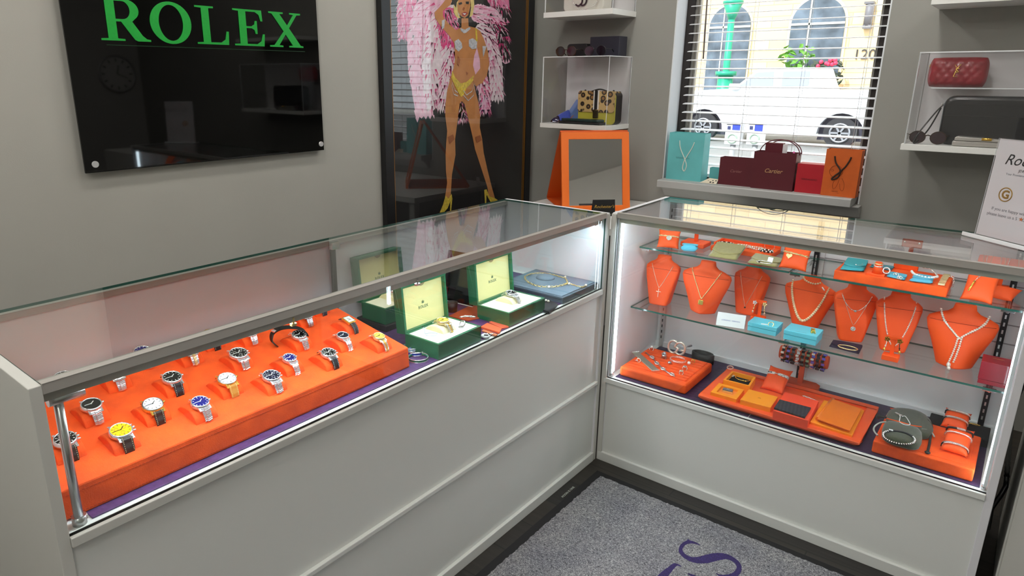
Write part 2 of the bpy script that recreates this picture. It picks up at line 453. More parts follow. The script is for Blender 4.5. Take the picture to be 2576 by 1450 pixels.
# ================================================================ right display case
ZDR = .345
RX0, RX1, RY0, RY1 = .0275, 1.1611, .0286, .461
rc = thing('display_case', 'white counter display case on the right with glass shelves of orange necklace busts', 'display case', ((RX0+RX1)/2, (RY0+RY1)/2, 0))
R = lambda mb, name, m, **k: P(mb, name, m, rc, **k)
R(MB().box(RX0, RX1, RY0+.004, RY1, 0, ZDR), 'cabinet_body', LAMINATE)
R(MB().box(.012, RX1, RY0-.008, RY0+.004, 0, .036), 'plinth_rail', LAMINATE, bevel=.0015)
R(MB().box(.018, RX1, RY0-.008, RY0+.012, .3266, .3446), 'front_ledge', LAMINATE, bevel=.0015)
R(MB().box(RX0, RX1, RY0+.0005, RY0+.0075, .3446, .3456), 'glass_gasket', BLACK)
R(MB().box(.008, RX0, RY0+.001, RY1+.004, 0, HC), 'side_panel', WHITE_IN, bevel=.0015)
R(MB().box(.0085, .0265, RY0-.0075, RY0+.0008, 0, HC-.003), 'corner_post', LAMIN_G, bevel=.001)
R(MB().box(RX1, RX1+.019, RY0-.003, RY1+.004, 0, HC), 'side_panel', WHITE_IN, bevel=.0015)
R(sheet(MB(), RX0, RX1, RY0+.001, RY0+.006, .3456, .955, 'y'), 'front_glass', [GLASS, GLASS_E])
R(sheet(MB(), RX0, RX1, RY0+.001, RY1, .9595, .9655, 'z'), 'top_glass', [GLASS_TOP, GLASS_E])
R(MB().box(RX0, RX1, RY0-.003, RY0+.012, .9485, .9665).box(RX0, RX1, RY0-.0036, RY0+.012, .9655, .9675), 'top_rail', ALU_D, bevel=.0008)
R(MB().box(RX0+.002, RX1-.002, RY0+.0155, RY0+.036, .938, .958).box(RX0+.002, RX1-.002, RY0+.0125, RY0+.0155, .930, .958), 'light_channel', ALU_D)
R(MB().box(RX0+.03, RX1-.03, RY0+.017, RY0+.034, .9345, .938), 'light_strip', LED)
for xx, sg_ in ((RX0+.002, 1), (RX1-.002, -1)):
    lb = R(MB().box(min(xx, xx+sg_*.008), max(xx, xx+sg_*.008), RY0+.012, RY0+.032, ZDR+.012, .932), 'light_bar', WHITE_IN, bevel=.001)
    MB().box(min(xx+sg_*.008, xx+sg_*.011), max(xx+sg_*.008, xx+sg_*.011), RY0+.014, RY0+.030, ZDR+.02, .925).build('diffuser', LED, lb, world=True)
    MB().cyl((xx+sg_*.006, RY0+.021, ZDR), (xx+sg_*.006, RY0+.021, ZDR+.013), .005, 12).build('bar_foot', CHROME, lb, world=True)
xm = .585
R(MB().box(RX0, xm+.02, RY1-.012, RY1-.006, ZDR, .945), 'sliding_door', WHITE_IN)
R(MB().box(xm-.02, RX1, RY1-.004, RY1+.002, ZDR, .945), 'sliding_door', WHITE_IN)
GRV = mat('panel_groove_grey', (150, 146, 150), .6)
mb = MB()
for z in (.635, .695, .755, .815, .875): mb.box(RX0, xm+.02, RY1-.0126, RY1-.012, z, z+.004)
R(mb, 'panel_groove', GRV)
mb = MB()
for z in (.635, .695, .755, .815, .875): mb.box(xm+.02, RX1, RY1-.0046, RY1-.004, z, z+.004)
R(mb, 'panel_groove', GRV)
R(MB().box(RX0, RX1, RY1-.014, RY1+.003, .945, .9595), 'rear_rail', ALU_D)
R(MB().box(RX0, RX1, RY1-.02, RY1+.003, ZDR, ZDR+.022), 'rear_sill', WHITE_IN, bevel=.001)
SLOT = mat('slot_shadow_black', (10, 8, 12), .5)
SLOTB = mat('black_steel_standard', (20, 16, 22), .35, .4)
for xs, body in ((.053, ALU), (.582, SLOTB), (1.118, SLOTB)):
    mb = MB().box(xs-.008, xs+.008, RY1-.028, RY1-.014, ZDR, .944)
    z = ZDR+.04
    while z < .92:
        for dx in (-.0035,):
            mb.box(xs-.0022, xs+.0022, RY1-.0286, RY1-.028, z, z+.012, 1)
        z += .024
    R(mb, 'slotted_standard', [body, SLOT if body is ALU else ALU])
ZU, ZM = .8126, .583
for z, yfr in ((ZU, .20), (ZM, .18)):
    for xs in (.06, .575, 1.118):
        mb = MB()
        mb.box(xs-.003, xs+.003, yfr+.01, RY1-.022, z-.014, z-.0005)
        mb.box(xs-.016, xs+.016, yfr+.004, yfr+.018, z-.010, z-.001)
        R(mb, 'shelf_bracket', CHROME, bevel=.0015)
for nm, x0, x1, z, y0, lab in (('a', .042, .560, ZU, .19, 'upper left clear glass shelf carrying green pouches and a pillow bracelet'),
                              ('b', .564, 1.148, ZU, .19, 'upper right clear glass shelf carrying the long orange riser'),
                              ('c', .034, 1.157, ZM, .17, 'long middle clear glass shelf carrying the row of orange busts')):
    o = sheet(MB(), x0, x1, y0, RY1-.03, z, z+.006, 'z').build('glass_shelf', [GLASS, GLASS_E], world=True)
    tag(o, lab, 'shelf')
TU, TM = ZU+.006, ZM+.006

# cable and grey cabinet past the right case
CAB = mat('black_cable', (16, 16, 16), .4)
cb = thing('power_cable', 'black ribbed power cable hanging beside the right display case', 'cable', (RX1+.04, .2, 0))
pts = [at(u, v, 'x', RX1+.045) for u, v in ((2576, 965), (2560, 1000), (2548, 1040), (2541, 1100), (2536, 1160), (2532, 1205))]
spl = []
for i in range(len(pts)-1):
    for k in range(8): spl.append(pts[i].lerp(pts[i+1], k/8))
mb = MB().tube(spl, [.0075 if i % 2 else .006 for i in range(len(spl))], 10)
mb.build('ribbed_sleeve', CAB, cb, world=True)
p2 = [pts[-1], at(2530, 1225, 'x', RX1+.045), at(2518, 1246, 'x', RX1+.04), at(2506, 1262, 'x', RX1+.032), at(2494, 1280, 'x', RX1+.026), at(2485, 1330, 'x', RX1+.025)]
MB().tube(p2, .0065, 10).build('cable', CAB, cb, world=True)
xo = 1.30
gp = at(2570, 1130, 'x', xo)
tag(MB().box(1.226, 1.70, .06, .56, 0.0, .90).box(1.222, 1.228, .058, .075, 0, .90).build('side_cabinet', LAMIN_G, world=True, bevel=.003), 'plain grey cabinet at the right edge beyond the black cable', 'cabinet')

# corner table
tb = thing('corner_table', 'white table in the corner behind the two display cases', 'table', (-.45, 1.0, 0))
P(MB().box(-.943, .02, .60, 1.335, .735, .767), 'tabletop', LAMINATE, tb, bevel=.002)
for x, y in ((-.90, .64), (-.90, 1.29), (-.03, .64), (-.03, 1.29)):
    P(MB().box(x-.02, x+.02, y-.02, y+.02, 0, .735), 'leg', LAMINATE, tb)

# orange framed counter mirror
TZ = .767
MIRR = mat('mirror_silvering', (250, 250, 250), .02, 1)
TZ += .0005; L0 = Vector((-.672, .803, TZ)); R0 = Vector((-.425, 1.050, TZ)); wv = (R0-L0); wl = wv.length; wd_ = wv.normalized(); nb = Vector((-wd_.y, wd_.x, 0))
mi = thing('counter_mirror', 'tilting mirror in an orange leather frame on the white corner table', 'mirror', (L0+R0)/2, 0)
up = Vector((0, 0, .385)) + nb*.10
M = frame(L0+nb*.0, wd_, up); hl = up.length
mb = MB(); fw = .036
mb.box(0, fw, 0, hl, -.014, 0).box(wl-fw, wl, 0, hl, -.014, 0).box(fw, wl-fw, 0, fw*.8, -.014, 0).box(fw, wl-fw, hl-fw, hl, -.014, 0)
P(mb.xf(M), 'mirror_frame', mat('orange_saddle_leather', (238, 112, 24), .5, bump=(300,.2)), mi, bevel=.002)
P(MB().box(fw-.001, wl-fw+.001, fw*.8-.001, hl-fw+.001, -.010, -.004).xf(M), 'mirror_glass', MIRR, mi)
B0 = L0+nb*.38+Vector((0,0,.004))
topL = L0+up
bk = MB()
u2 = topL-nb*(-.014) - B0
M2 = frame(B0, wd_, topL+nb*.016-B0)
bk.box(0, wl, 0, (topL+nb*.016-B0).length, -.012, 0)
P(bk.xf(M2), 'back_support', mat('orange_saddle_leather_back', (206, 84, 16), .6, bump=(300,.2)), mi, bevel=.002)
bs = MB().box(.0, wl, .02, .38, 0, .006).xf(frame(L0, wd_, nb))
P(bs, 'base_plate', MATS['orange_saddle_leather_back'], mi)
# name card
nc = thing('name_card', 'folded black card with gold script at the foot of the orange mirror', 'card', (-.455, .835, TZ))
cd = Vector((.707, .707, 0)); cn = Vector((.707, -.707, 0))
M = frame(Vector((-.455, .835, TZ)), cd, Vector((0, 0, .078))-cn*.018)
P(MB().box(-.055, .055, 0, .08, -.0015, 0).xf(M), 'front_leaf', BLACK, nc)
Mb = frame(Vector((-.455, .835, TZ))-cn*.036, cd, Vector((0, 0, .078))+cn*.018)
P(MB().box(-.055, .055, 0, .08, -.0015, 0).xf(Mb), 'back_leaf', BLACK, nc)
P(text_mb("Rochester's", .021, shear=.35).xf(M @ Matrix.Translation((0, .046, .0005))), 'gold_lettering', GOLD, nc)
c0 = at(1420, 494, 'z', TZ+.001)
tag(MB().prism([(-.03,0),(.03,0),(0,.05)], lambda a,b,d: c0+wd_*a+Vector((0,0,b))+nb*d, .0, .02).build('folded_card', mat('spotted_card', (235, 228, 225), .6, noise=(60, .5)), world=True), 'small white spotted card tucked behind the orange mirror frame', 'card')

# ================================================================ wall sign
XS = -1.222
sg = thing('wall_sign', 'glossy black glass sign with green serif lettering on the left wall', 'sign', (XW, -.72, 1.12))
SIGNB = mat('black_sign_glass', (2, 2, 2), .03, spec=.5)
sy0, sy1, sz0, sz1 = -1.199, -.237, 1.118, 1.83
MB().box(XS-.008, XS, sy0, sy1, sz0, sz1).build('sign_panel', SIGNB, sg, world=True, bevel=.001)
for y in (-1.1665, -.2526):
    for z in (1.1446, 1.80):
        MB().cyl((XW, y, z), (XS+.004, y, z), .0105, 24).build('standoff', mat('white_metal_cap', (225,225,225), .25, .6), sg, world=True)
LET = mat('green_letter_face', (24, 158, 56), .35, noise=(120, .06))
def letters():
    """five serif capitals as outlines; each a list of (outline points in a 1-high box, width)"""
    h = 1.0; out = {}
    st, th, sf = .17, .045, .05      # stem, thin stroke, serif height
    out['L'] = (.80, [[(0,0),(.78,0),(.80,.36),(.745,.36),(.70,.14),(.60,.06),(.33,.055),(.33,.945),(.45,.955),(.45,1),(0,1),(0,.955),(.15,.945),(.15,.055),(0,.045)]])
    out['E'] = (.80, [[(0,0),(.76,0),(.79,.34),(.74,.34),(.69,.14),(.58,.055),(.32,.055),(.32,.49),(.46,.49),(.53,.44),(.55,.34),(.60,.34),(.60,.70),(.55,.70),(.53,.60),(.46,.545),(.32,.545),(.32,.945),(.56,.945),(.66,.87),(.70,.70),(.75,.70),(.735,1),(0,1),(0,.955),(.14,.945),(.14,.055),(0,.045)]])
    out['X'] = (.86, [[(0,0),(.34,0),(.34,.045),(.24,.055),(.42,.37),(.60,.055),(.50,.045),(.50,0),(.88,0),(.88,.045),(.81,.055),(.52,.555),(.74,.945),(.84,.955),(.84,1),(.55,1),(.55,.955),(.65,.945),(.475,.63),(.29,.945),(.38,.955),(.38,1),(.01,1),(.01,.955),(.09,.945),(.375,.455),(.12,.055),(0,.045)]])
    n = 44
    ou = [(.45+.45*math.cos(2*PI*i/n), .5+.53*math.sin(2*PI*i/n)) for i in range(n)]
    inn = [(.45+.265*math.cos(2*PI*i/n), .5+.45*math.sin(2*PI*i/n)) for i in range(n)]
    out['O'] = (.9, [ou, inn])
    bo = [(.0,0),(.46,0),(.46,.045),(.32,.055),(.32,.46),(.42,.46),(.60,.13),(.66,.03),(.72,0),(.98,0),(.98,.045),(.90,.06),(.82,.14),(.64,.47)]
    k = 14
    bo += [(.52+.27*math.cos(-PI/2+.5+(PI-.5)*i/k), .735+.265*math.sin(-PI/2+.5+(PI-.5)*i/k)) for i in range(1, k+1)]
    bo += [(0,1),(0,.955),(.14,.945),(.14,.055),(0,.045)]
    hi = [(.32,.52),(.46,.52)]+[(.47+.145*math.cos(-PI/2+PI*i/k), .735+.212*math.sin(-PI/2+PI*i/k)) for i in range(0, k+1)]+[(.46,.947),(.32,.947)]
    out['R'] = (.95, [bo, hi])
    return out
def glyph(ls, fn, d0, d1):
    """outline (with optional hole) to an MB via curve filling"""
    cu = bpy.data.curves.new('glyph', 'CURVE'); cu.dimensions = '2D'; cu.fill_mode = 'BOTH'; cu.extrude = .5
    for pts in ls:
        sp = cu.splines.new('POLY'); sp.points.add(len(pts)-1); sp.use_cyclic_u = True
        for p, (a, b) in zip(sp.points, pts): p.co = (a, b, 0, 1)
    ob = bpy.data.objects.new('glyph', cu); COL.objects.link(ob)
    ev = ob.evaluated_get(bpy.context.evaluated_depsgraph_get()); me = ev.to_mesh()
    mb = MB().add([fn(v.co.x, v.co.y, d0+(d1-d0)*(v.co.z+.5)) for v in me.vertices], [list(p.vertices) for p in me.polygons])
    ev.to_mesh_clear(); bpy.data.objects.remove(ob); bpy.data.curves.remove(cu)
    return mb
G = letters()
lz, lh = 1.5285, .1275
for ch, ya, yb in (('R', -1.0939, -.960), ('O', -.965, -.855), ('L', -.8425, -.7355), ('E', -.729, -.617), ('X', -.6145, -.5160)):
    pass
# measured glyph spans along the wall
yspan = {}
for ch, ul, ur, vm in (('R', 255, 379, 100), ('O', 377, 480, 60), ('L', 497, 577, 108), ('E', 591, 667, 112), ('X', 679, 762, 117)):
    yspan[ch] = (at(ul, vm, 'x', XS).y, at(ur, vm, 'x', XS).y)
for ch, (ya, yb) in yspan.items():
    wch, ls = G[ch]
    mx = max(a for l in ls for a, b in l)
    glyph(ls, lambda a, b, d: Vector((XS+d, ya+(yb-ya)*a/mx, lz+lh*b)), .0005, .003).build('letter', LET, sg, world=True)
MB().box(XS+.0003, XS+.001, sy0+.12, sy1-.07, 1.5135, 1.516).build('glow_line', mat('dark_green_line', (8, 46, 20), .3), sg, world=True)

# ================================================================ poster
def poster():
    py0, py1 = .113, 1.303; pz0, pz1 = .42, 2.42
    po = thing('framed_poster', 'tall black framed poster of a dancer in pink feathers on the left wall', 'poster', (XW, .7, pz0))
    FRB = mat('black_poster_frame', (16, 16, 19), .35)
    xb, xf = XW+.001, XW+.034
    fw = .058
    mb = MB()
    mb.box(xb, xf, py0, py0+fw, pz0, pz1).box(xb, xf, py1-fw, py1, pz0, pz1).box(xb, xf, py0+fw, py1-fw, pz0, pz0+fw).box(xb, xf, py0+fw, py1-fw, pz1-fw, pz1)
    P(mb, 'outer_frame', FRB, po, bevel=.003)
    g = .005; a0, a1, c0, c1 = py0+fw, py1-fw, pz0+fw, pz1-fw
    mb = MB().box(xb, xf-.004, a0, a0+g, c0, c1).box(xb, xf-.004, a1-g, a1, c0, c1).box(xb, xf-.004, a0+g, a1-g, c0, c0+g).box(xb, xf-.004, a0+g, a1-g, c1-g, c1)
    P(mb, 'gold_fillet', mat('gold_fillet', (170, 116, 50), .35, .6), po)
    XP = XW+.016
    P(MB().box(xb, XP, a0+g, a1-g, c0+g, c1-g), 'poster_print', mat('black_poster_paper', (24, 21, 23), .6), po)
    P(sheet(MB(), XW+.024, XW+.0265, a0+g, a1-g, c0+g, c1-g, 'x'), 'poster_glass', [glass_mat('poster_glass', (.97,.98,.98), .05), GLASS_E], po)
    lay = [0]
    def Q(u, v):
        p = at(u, v, 'x', XP); return (p.y, p.z)
    def shape(name, pix, m, dz=None):
        lay[0] += 1; d = XP + .00012*lay[0]
        pts = [Q(*p) for p in pix]
        mb = glyph([pts], lambda a, b, t: Vector((d+t, a, b)), -.0001, .0)
        return mb.build(name, m, po, world=True)
    PK = [mat('poster_pink_%s' % n, c, .6, noise=(45, .12)) for n, c in (('hot', (228, 60, 130)), ('rose', (232, 130, 172)), ('pale', (244, 190, 212)), ('blush', (240, 222, 228)))]
    SK = mat('poster_skin', (206, 138, 82), .6, noise=(18, .1)); SKD = mat('poster_skin_tone', (170, 100, 58), .6)
    YE = mat('poster_gold', (226, 196, 70), .6, noise=(80, .25)); SV = mat('poster_silver', (206, 204, 210), .5, noise=(120, .3))
    BK = MATS['black_poster_paper']
    rnd = random.Random(3)
    def plume(pts, w0, w1, cols, name='feather_plume'):
        """drooping ostrich plume: ragged band along a spine, with layered strands"""
        n = 26; sp = []
        for i in range(n+1):
            t = i/n*(len(pts)-1); k = min(int(t), len(pts)-2); f = t-k
            sp.append((pts[k][0]+(pts[k+1][0]-pts[k][0])*f, pts[k][1]+(pts[k+1][1]-pts[k][1])*f))
        def side(s, sc, rag):
            o = []
            for i, (x, y) in enumerate(sp):
                a = sp[max(i-1, 0)]; b = sp[min(i+1, n)]; dx, dy = b[0]-a[0], b[1]-a[1]; l = math.hypot(dx, dy) or 1
                w = (w0+(w1-w0)*i/n)*sc*(math.sin(min(1, i/4+.35)*PI/2))
                for q in (0, 1):
                    ww = w*(1+rag*(rnd.random()-.3)*(1 if q else -.4))
                    o.append((x - dy/l*ww*s + (dx/l*2*q), y + dx/l*ww*s + (dy/l*2*q)))
            return o
        L, Rr = side(1, 1, .16), side(-1, 1, .16)
        ex, ey = sp[-1]
        tip = [(ex+(w1*(1-2*k/9)), ey+rnd.uniform(2, 13)) for k in range(10)]
        a, b = L[-1], Rr[-1]
        tip = [(a[0]+(b[0]-a[0])*k/9, a[1]+(b[1]-a[1])*k/9+(rnd.uniform(3, 12) if k % 2 else -2)) for k in range(10)]
        shape(name, L+tip+Rr[::-1], cols[0])
        # strands
        mbs = {}
        lay[0] += 1; d = XP+.00012*lay[0]
        for j in range(150):
            i = rnd.randrange(1, n); x, y = sp[i]; a = sp[max(i-1,0)]; b = sp[min(i+1,n)]; dx, dy = b[0]-a[0], b[1]-a[1]; l = math.hypot(dx,dy) or 1
            s = rnd.uniform(-.9, .9); w = (w0+(w1-w0)*i/n)*s
            px, py = x-dy/l*w, y+dx/l*w; ln = rnd.uniform(9, 24); ang = math.atan2(dy, dx)+s*.5+rnd.uniform(-.2,.2)
            qx, qy = px+math.cos(ang)*ln, py+math.sin(ang)*ln; t = rnd.uniform(.8, 2.0); nx, ny = -math.sin(ang)*t, math.cos(ang)*t
            c = rnd.choice(cols[1:])
            A = [Q(px+nx,py+ny), Q(px-nx,py-ny), Q(qx,qy)]
            mbs.setdefault(c.name, (c, MB()))[1].add([Vector((d, *p)) for p in A], [(0,1,2)])
        for c, m_ in mbs.values(): m_.build('feather_strands', c, po, world=True)['kind'] = 'stuff'
    h, r, p, b = PK
    plume([(1120,-60),(1030,-30),(1020,40),(1022,95)], 26, 20, [r, h, p, b])
    plume([(1130,-10),(1070,20),(1050,90),(1050,170),(1068,292)], 30, 22, [p, r, b, h])
    plume([(1150,20),(1105,60),(1085,150),(1090,230),(1100,270)], 24, 26, [b, r, p, h])
    plume([(1150,80),(1130,130),(1120,200),(1112,275)], 22, 12, [b, p, r, h])
    plume([(1120,20),(1125,60),(1135,110)], 26, 26, [h, r, p, r])
    plume([(1170,-60),(1230,-40),(1258,10),(1258,50)], 26, 22, [r, h, p, b])
    plume([(1185,30),(1235,40),(1262,80),(1268,148)], 24, 14, [p, r, b, h])
    plume([(1195,70),(1225,90),(1245,160),(1250,250)], 22, 16, [b, p, r, r])
    plume([(1190,120),(1205,170),(1218,230),(1220,282)], 16, 14, [p, b, r, h])
    plume([(1160,230),(1163,300)], 4, 10, [r, p, h, b])
    # figure
    shape('figure', [(1127,-10),(1112,10),(1092,32),(1094,46),(1108,66),(1128,88),(1141,108),(1143,128),(1144,150),(1140,172),(1131,200),(1124,230),(1120,262),(1119,290),(1124,330),(1122,355),(1120,390),(1121,430),(1124,460),(1119,495),(1126,505),(1133,490),(1136,440),(1145,390),(1144,350),(1148,320),(1155,262),(1160,254),(1168,262),(1180,310),(1188,345),(1194,375),(1212,430),(1225,470),(1229,497),(1244,498),(1236,470),(1226,430),(1216,385),(1212,350),(1206,320),(1207,290),(1202,255),(1196,232),(1192,215),(1212,210),(1224,190),(1230,160),(1226,128),(1217,100),(1207,78),(1195,70),(1178,66),(1177,46),(1160,46),(1160,68),(1146,76),(1128,60),(1114,42),(1113,28),(1132,12),(1140,-10)], SK)
    shape('arm_gap', [(1199,120),(1206,150),(1207,172),(1195,188),(1189,165),(1192,140)], p)
    shape('face', [(1147,8),(1150,-12),(1166,-16),(1182,-6),(1182,18),(1177,38),(1168,46),(1158,40),(1150,28)], SK)
    HA = mat('poster_blonde', (232, 208, 130), .6, noise=(70, .2))
    shape('hair', [(1136,-20),(1190,-20),(1192,12),(1188,38),(1180,44),(1184,20),(1182,-2),(1170,-8),(1154,-4),(1149,14),(1152,36),(1158,46),(1148,44),(1140,30),(1141,8)], HA)
    shape('cap', [(1136,-30),(1180,-30),(1172,-10),(1156,-4),(1148,6),(1146,20),(1138,6)], BK)
    shape('eye', [(1152,8),(1160,5),(1162,10),(1154,13)], BK); shape('eye', [(1170,4),(1179,4),(1178,11),(1171,10)], BK)
    shape('lips', [(1160,33),(1172,30),(1175,34),(1168,41),(1162,40)], mat('poster_red', (176, 40, 48), .6))
    shape('teeth', [(1162,34),(1172,33),(1168,38)], WHITE)
    shape('nose', [(1164,18),(1169,20),(1165,27),(1161,25)], SKD)
    shape('necklace', [(1156,70),(1168,75),(1180,68),(1183,72),(1172,82),(1166,84),(1158,78)], SV)
    shape('top_cup', [(1142,104),(1152,98),(1160,108),(1162,120),(1152,130),(1144,122)], SV)
    shape('top_cup', [(1178,100),(1188,96),(1199,104),(1198,122),(1186,124),(1178,116)], SV)
    shape('shoulder_strap', [(1194,70),(1198,72),(1200,104),(1196,104)], YE)
    shape('armlet', [(1110,52),(1118,48),(1116,70),(1110,74)], SV); shape('armlet', [(1212,116),(1222,116),(1220,124),(1214,145)], SV)
    shape('costume', [(1136,178),(1144,196),(1158,210),(1172,206),(1190,190),(1192,198),(1182,212),(1172,222),(1164,240),(1158,244),(1150,230),(1142,214),(1134,196)], YE)
    for q in ([(1136,206),(1142,226),(1150,232)], [(1134,212),(1140,236),(1150,240)], [(1164,226),(1172,238),(1186,228),(1192,208)], [(1164,238),(1176,252),(1190,238),(1194,212)]):
        shape('bead_swag', [(x, y) for x, y in q]+[(x, y+2.6) for x, y in q[::-1]], SV)
    shape('hand', [(1188,196),(1196,190),(1206,200),(1204,212),(1196,218),(1190,208)], SK)
    for q in ([(1150,140),(1156,150),(1152,168),(1148,160)], [(1124,345),(1138,338),(1142,350),(1130,362)], [(1194,345),(1206,340),(1210,352),(1198,360)], [(1170,180),(1176,184),(1172,190)]):
        shape('shade_mark', q, SKD)
    shape('shoe', [(1119,492),(1126,500),(1134,488),(1136,500),(1133,530),(1130,530),(1131,506),(1124,524),(1116,533),(1104,535),(1112,516)], YE)
    shape('shoe', [(1216,478),(1222,476),(1229,494),(1242,498),(1250,503),(1246,508),(1232,508),(1222,490),(1221,512),(1218,512)], YE)
poster()
# ================================================================ small jewellery helpers
def resample(pts, step):
    pts = [Vector(p) for p in pts]; out = [pts[0]]; acc = 0
    for a, b in zip(pts, pts[1:]):
        l = (b-a).length; pos = step-acc
        while pos <= l:
            out.append(a.lerp(b, pos/l)); pos += step
        acc = (acc+l) % step if l < step-acc+1e-12 else l-(pos-step)
    return out
def spline(pts, n=6):
    pts = [Vector(p) for p in pts]; out = []
    for i in range(len(pts)-1):
        p0 = pts[max(i-1,0)]; p1 = pts[i]; p2 = pts[i+1]; p3 = pts[min(i+2,len(pts)-1)]
        for k in range(n):
            t = k/n
            out.append(.5*((2*p1)+(p2-p0)*t+(2*p0-5*p1+4*p2-p3)*t*t+(3*p1-p0-3*p2+p3)*t**3))
    out.append(pts[-1]); return out
def beads(pts, r, step=None, n=8, mb=None, grow=0):
    mb = mb or MB(); q = resample(pts, step or r*2.02); m = len(q)
    for i, p in enumerate(q):
        rr = r*(1+grow*math.sin(PI*i/max(1, m-1))) if grow else r
        mb.ball(p, rr, n)
    return mb
def chain(pts, L, r, up=(0,0,1), mb=None, wide=.6):
    """alternating oval links along a path"""
    mb = mb or MB(); q = resample(pts, L*.78); up = Vector(up)
    for i in range(len(q)-1):
        a, b = q[i], q[i+1]; t = (b-a)
        if t.length < 1e-6: continue
        t.normalize(); s = t.cross(up)
        s = s.normalized() if s.length > 1e-3 else t.orthogonal().normalized()
        w = s if i % 2 == 0 else s.cross(t)*.8+s*.6
        w.normalize()
        c = (a+b)/2
        mb.tube([c+t*(L*.5*math.cos(2*PI*k/10))+w*(L*.5*wide*math.sin(2*PI*k/10)) for k in range(10)], r, 5, closed=True)
    return mb
def rbox(x0, x1, y0, y1, z0, z1): return MB().box(x0, x1, y0, y1, z0, z1)
def slab(pts, z0, z1, mb=None, mi=0):
    return (mb or MB()).prism(pts, lambda a, b, d: Vector((a, b, d)), z0, z1, mi)

# ================================================================ left case: mats and watch tray
MZ = ZDL+.003
tag(MB().box(-.405, -.022, -1.728, -.03, ZDL, MZ).build('table_mat', PURPLE, world=True, bevel=.001), 'long purple textured leather mat lining the left display case', 'mat')
TY0, TY1 = -1.763, -.930
TXF, TXB, SL = -.046, -.405, .165
ZF = .747
tray = thing('watch_tray', 'wide sloping orange suede watch tray with rows of watch rests', 'tray', ((TXF+TXB)/2, (TY0+TY1)/2, MZ))
prof = [(TXB, MZ), (TXF, MZ), (TXF-.004, ZF-.0), (TXB, ZF+SL*(TXF-TXB))]
P(MB().prism(prof, lambda a, b, d: Vector((a, d, b)), TY0, TY1), 'tray_body', ORANGE, tray, bevel=.003)
STI = mat('orange_stitching', (190, 58, 14), .9)
mb = MB(); y = TY0+.01
while y < TY1-.01:
    mb.box(TXF-.0046, TXF-.0026, y, y+.004, ZF-.0115, ZF-.0107); mb.box(TXF-.0012, TXF+.0003, y, y+.004, MZ+.005, MZ+.0058); y += .0065
P(mb, 'stitching', STI, tray)
TH = math.atan(SL)
def on_ramp(u, v, h=0.0):
    r = CAM_M @ Vector(((u-PPX)/FPX, -(v-PPY)/FPX, -1.0))
    t = (ZF+h+SL*TXF-SL*CAM_LOC.x-CAM_LOC.z)/(r.z+SL*r.x)
    return CAM_LOC+r*t
def ramp_loc(x, y): return Vector((x, y, ZF+SL*(TXF-x)))
RPROF = [(-.046,-.001),(-.034,.011),(-.018,.0185),(-.002,.0205),(.012,.018),(.022,.011),(.029,-.001)]
def rest(loc):
    mb = MB(); secs = []
    for y in (-.0245, -.0225, .0225, .0245):
        k = .86 if abs(y) > .023 else 1
        secs.append([Vector((a*(.97 if k < 1 else 1), y, b*k if b > 0 else b)) for a, b in RPROF])
    mb.loft(secs, smooth=True)
    M = Matrix.Translation(loc) @ Matrix.Rotation(TH, 4, 'Y')
    mb.xf(M); P(mb, 'watch_rest', ORANGE, tray, bevel=.0012)
HAND = mat('watch_hands_white', (235,235,230), .3)
HANDK = mat('watch_hands_dark', (20,20,24), .3)
def dial(name, c): return mat('dial_'+name, c, .25, coat=.8)
D_BLK, D_BLUE, D_WHT, D_YEL, D_GLD, D_DBL = dial('black', (12,12,14)), dial('blue', (22,26,110)), dial('white', (236,238,236)), dial('yellow', (242,190,20)), dial('champagne', (220,190,80)), dial('dark_blue', (18,22,48))
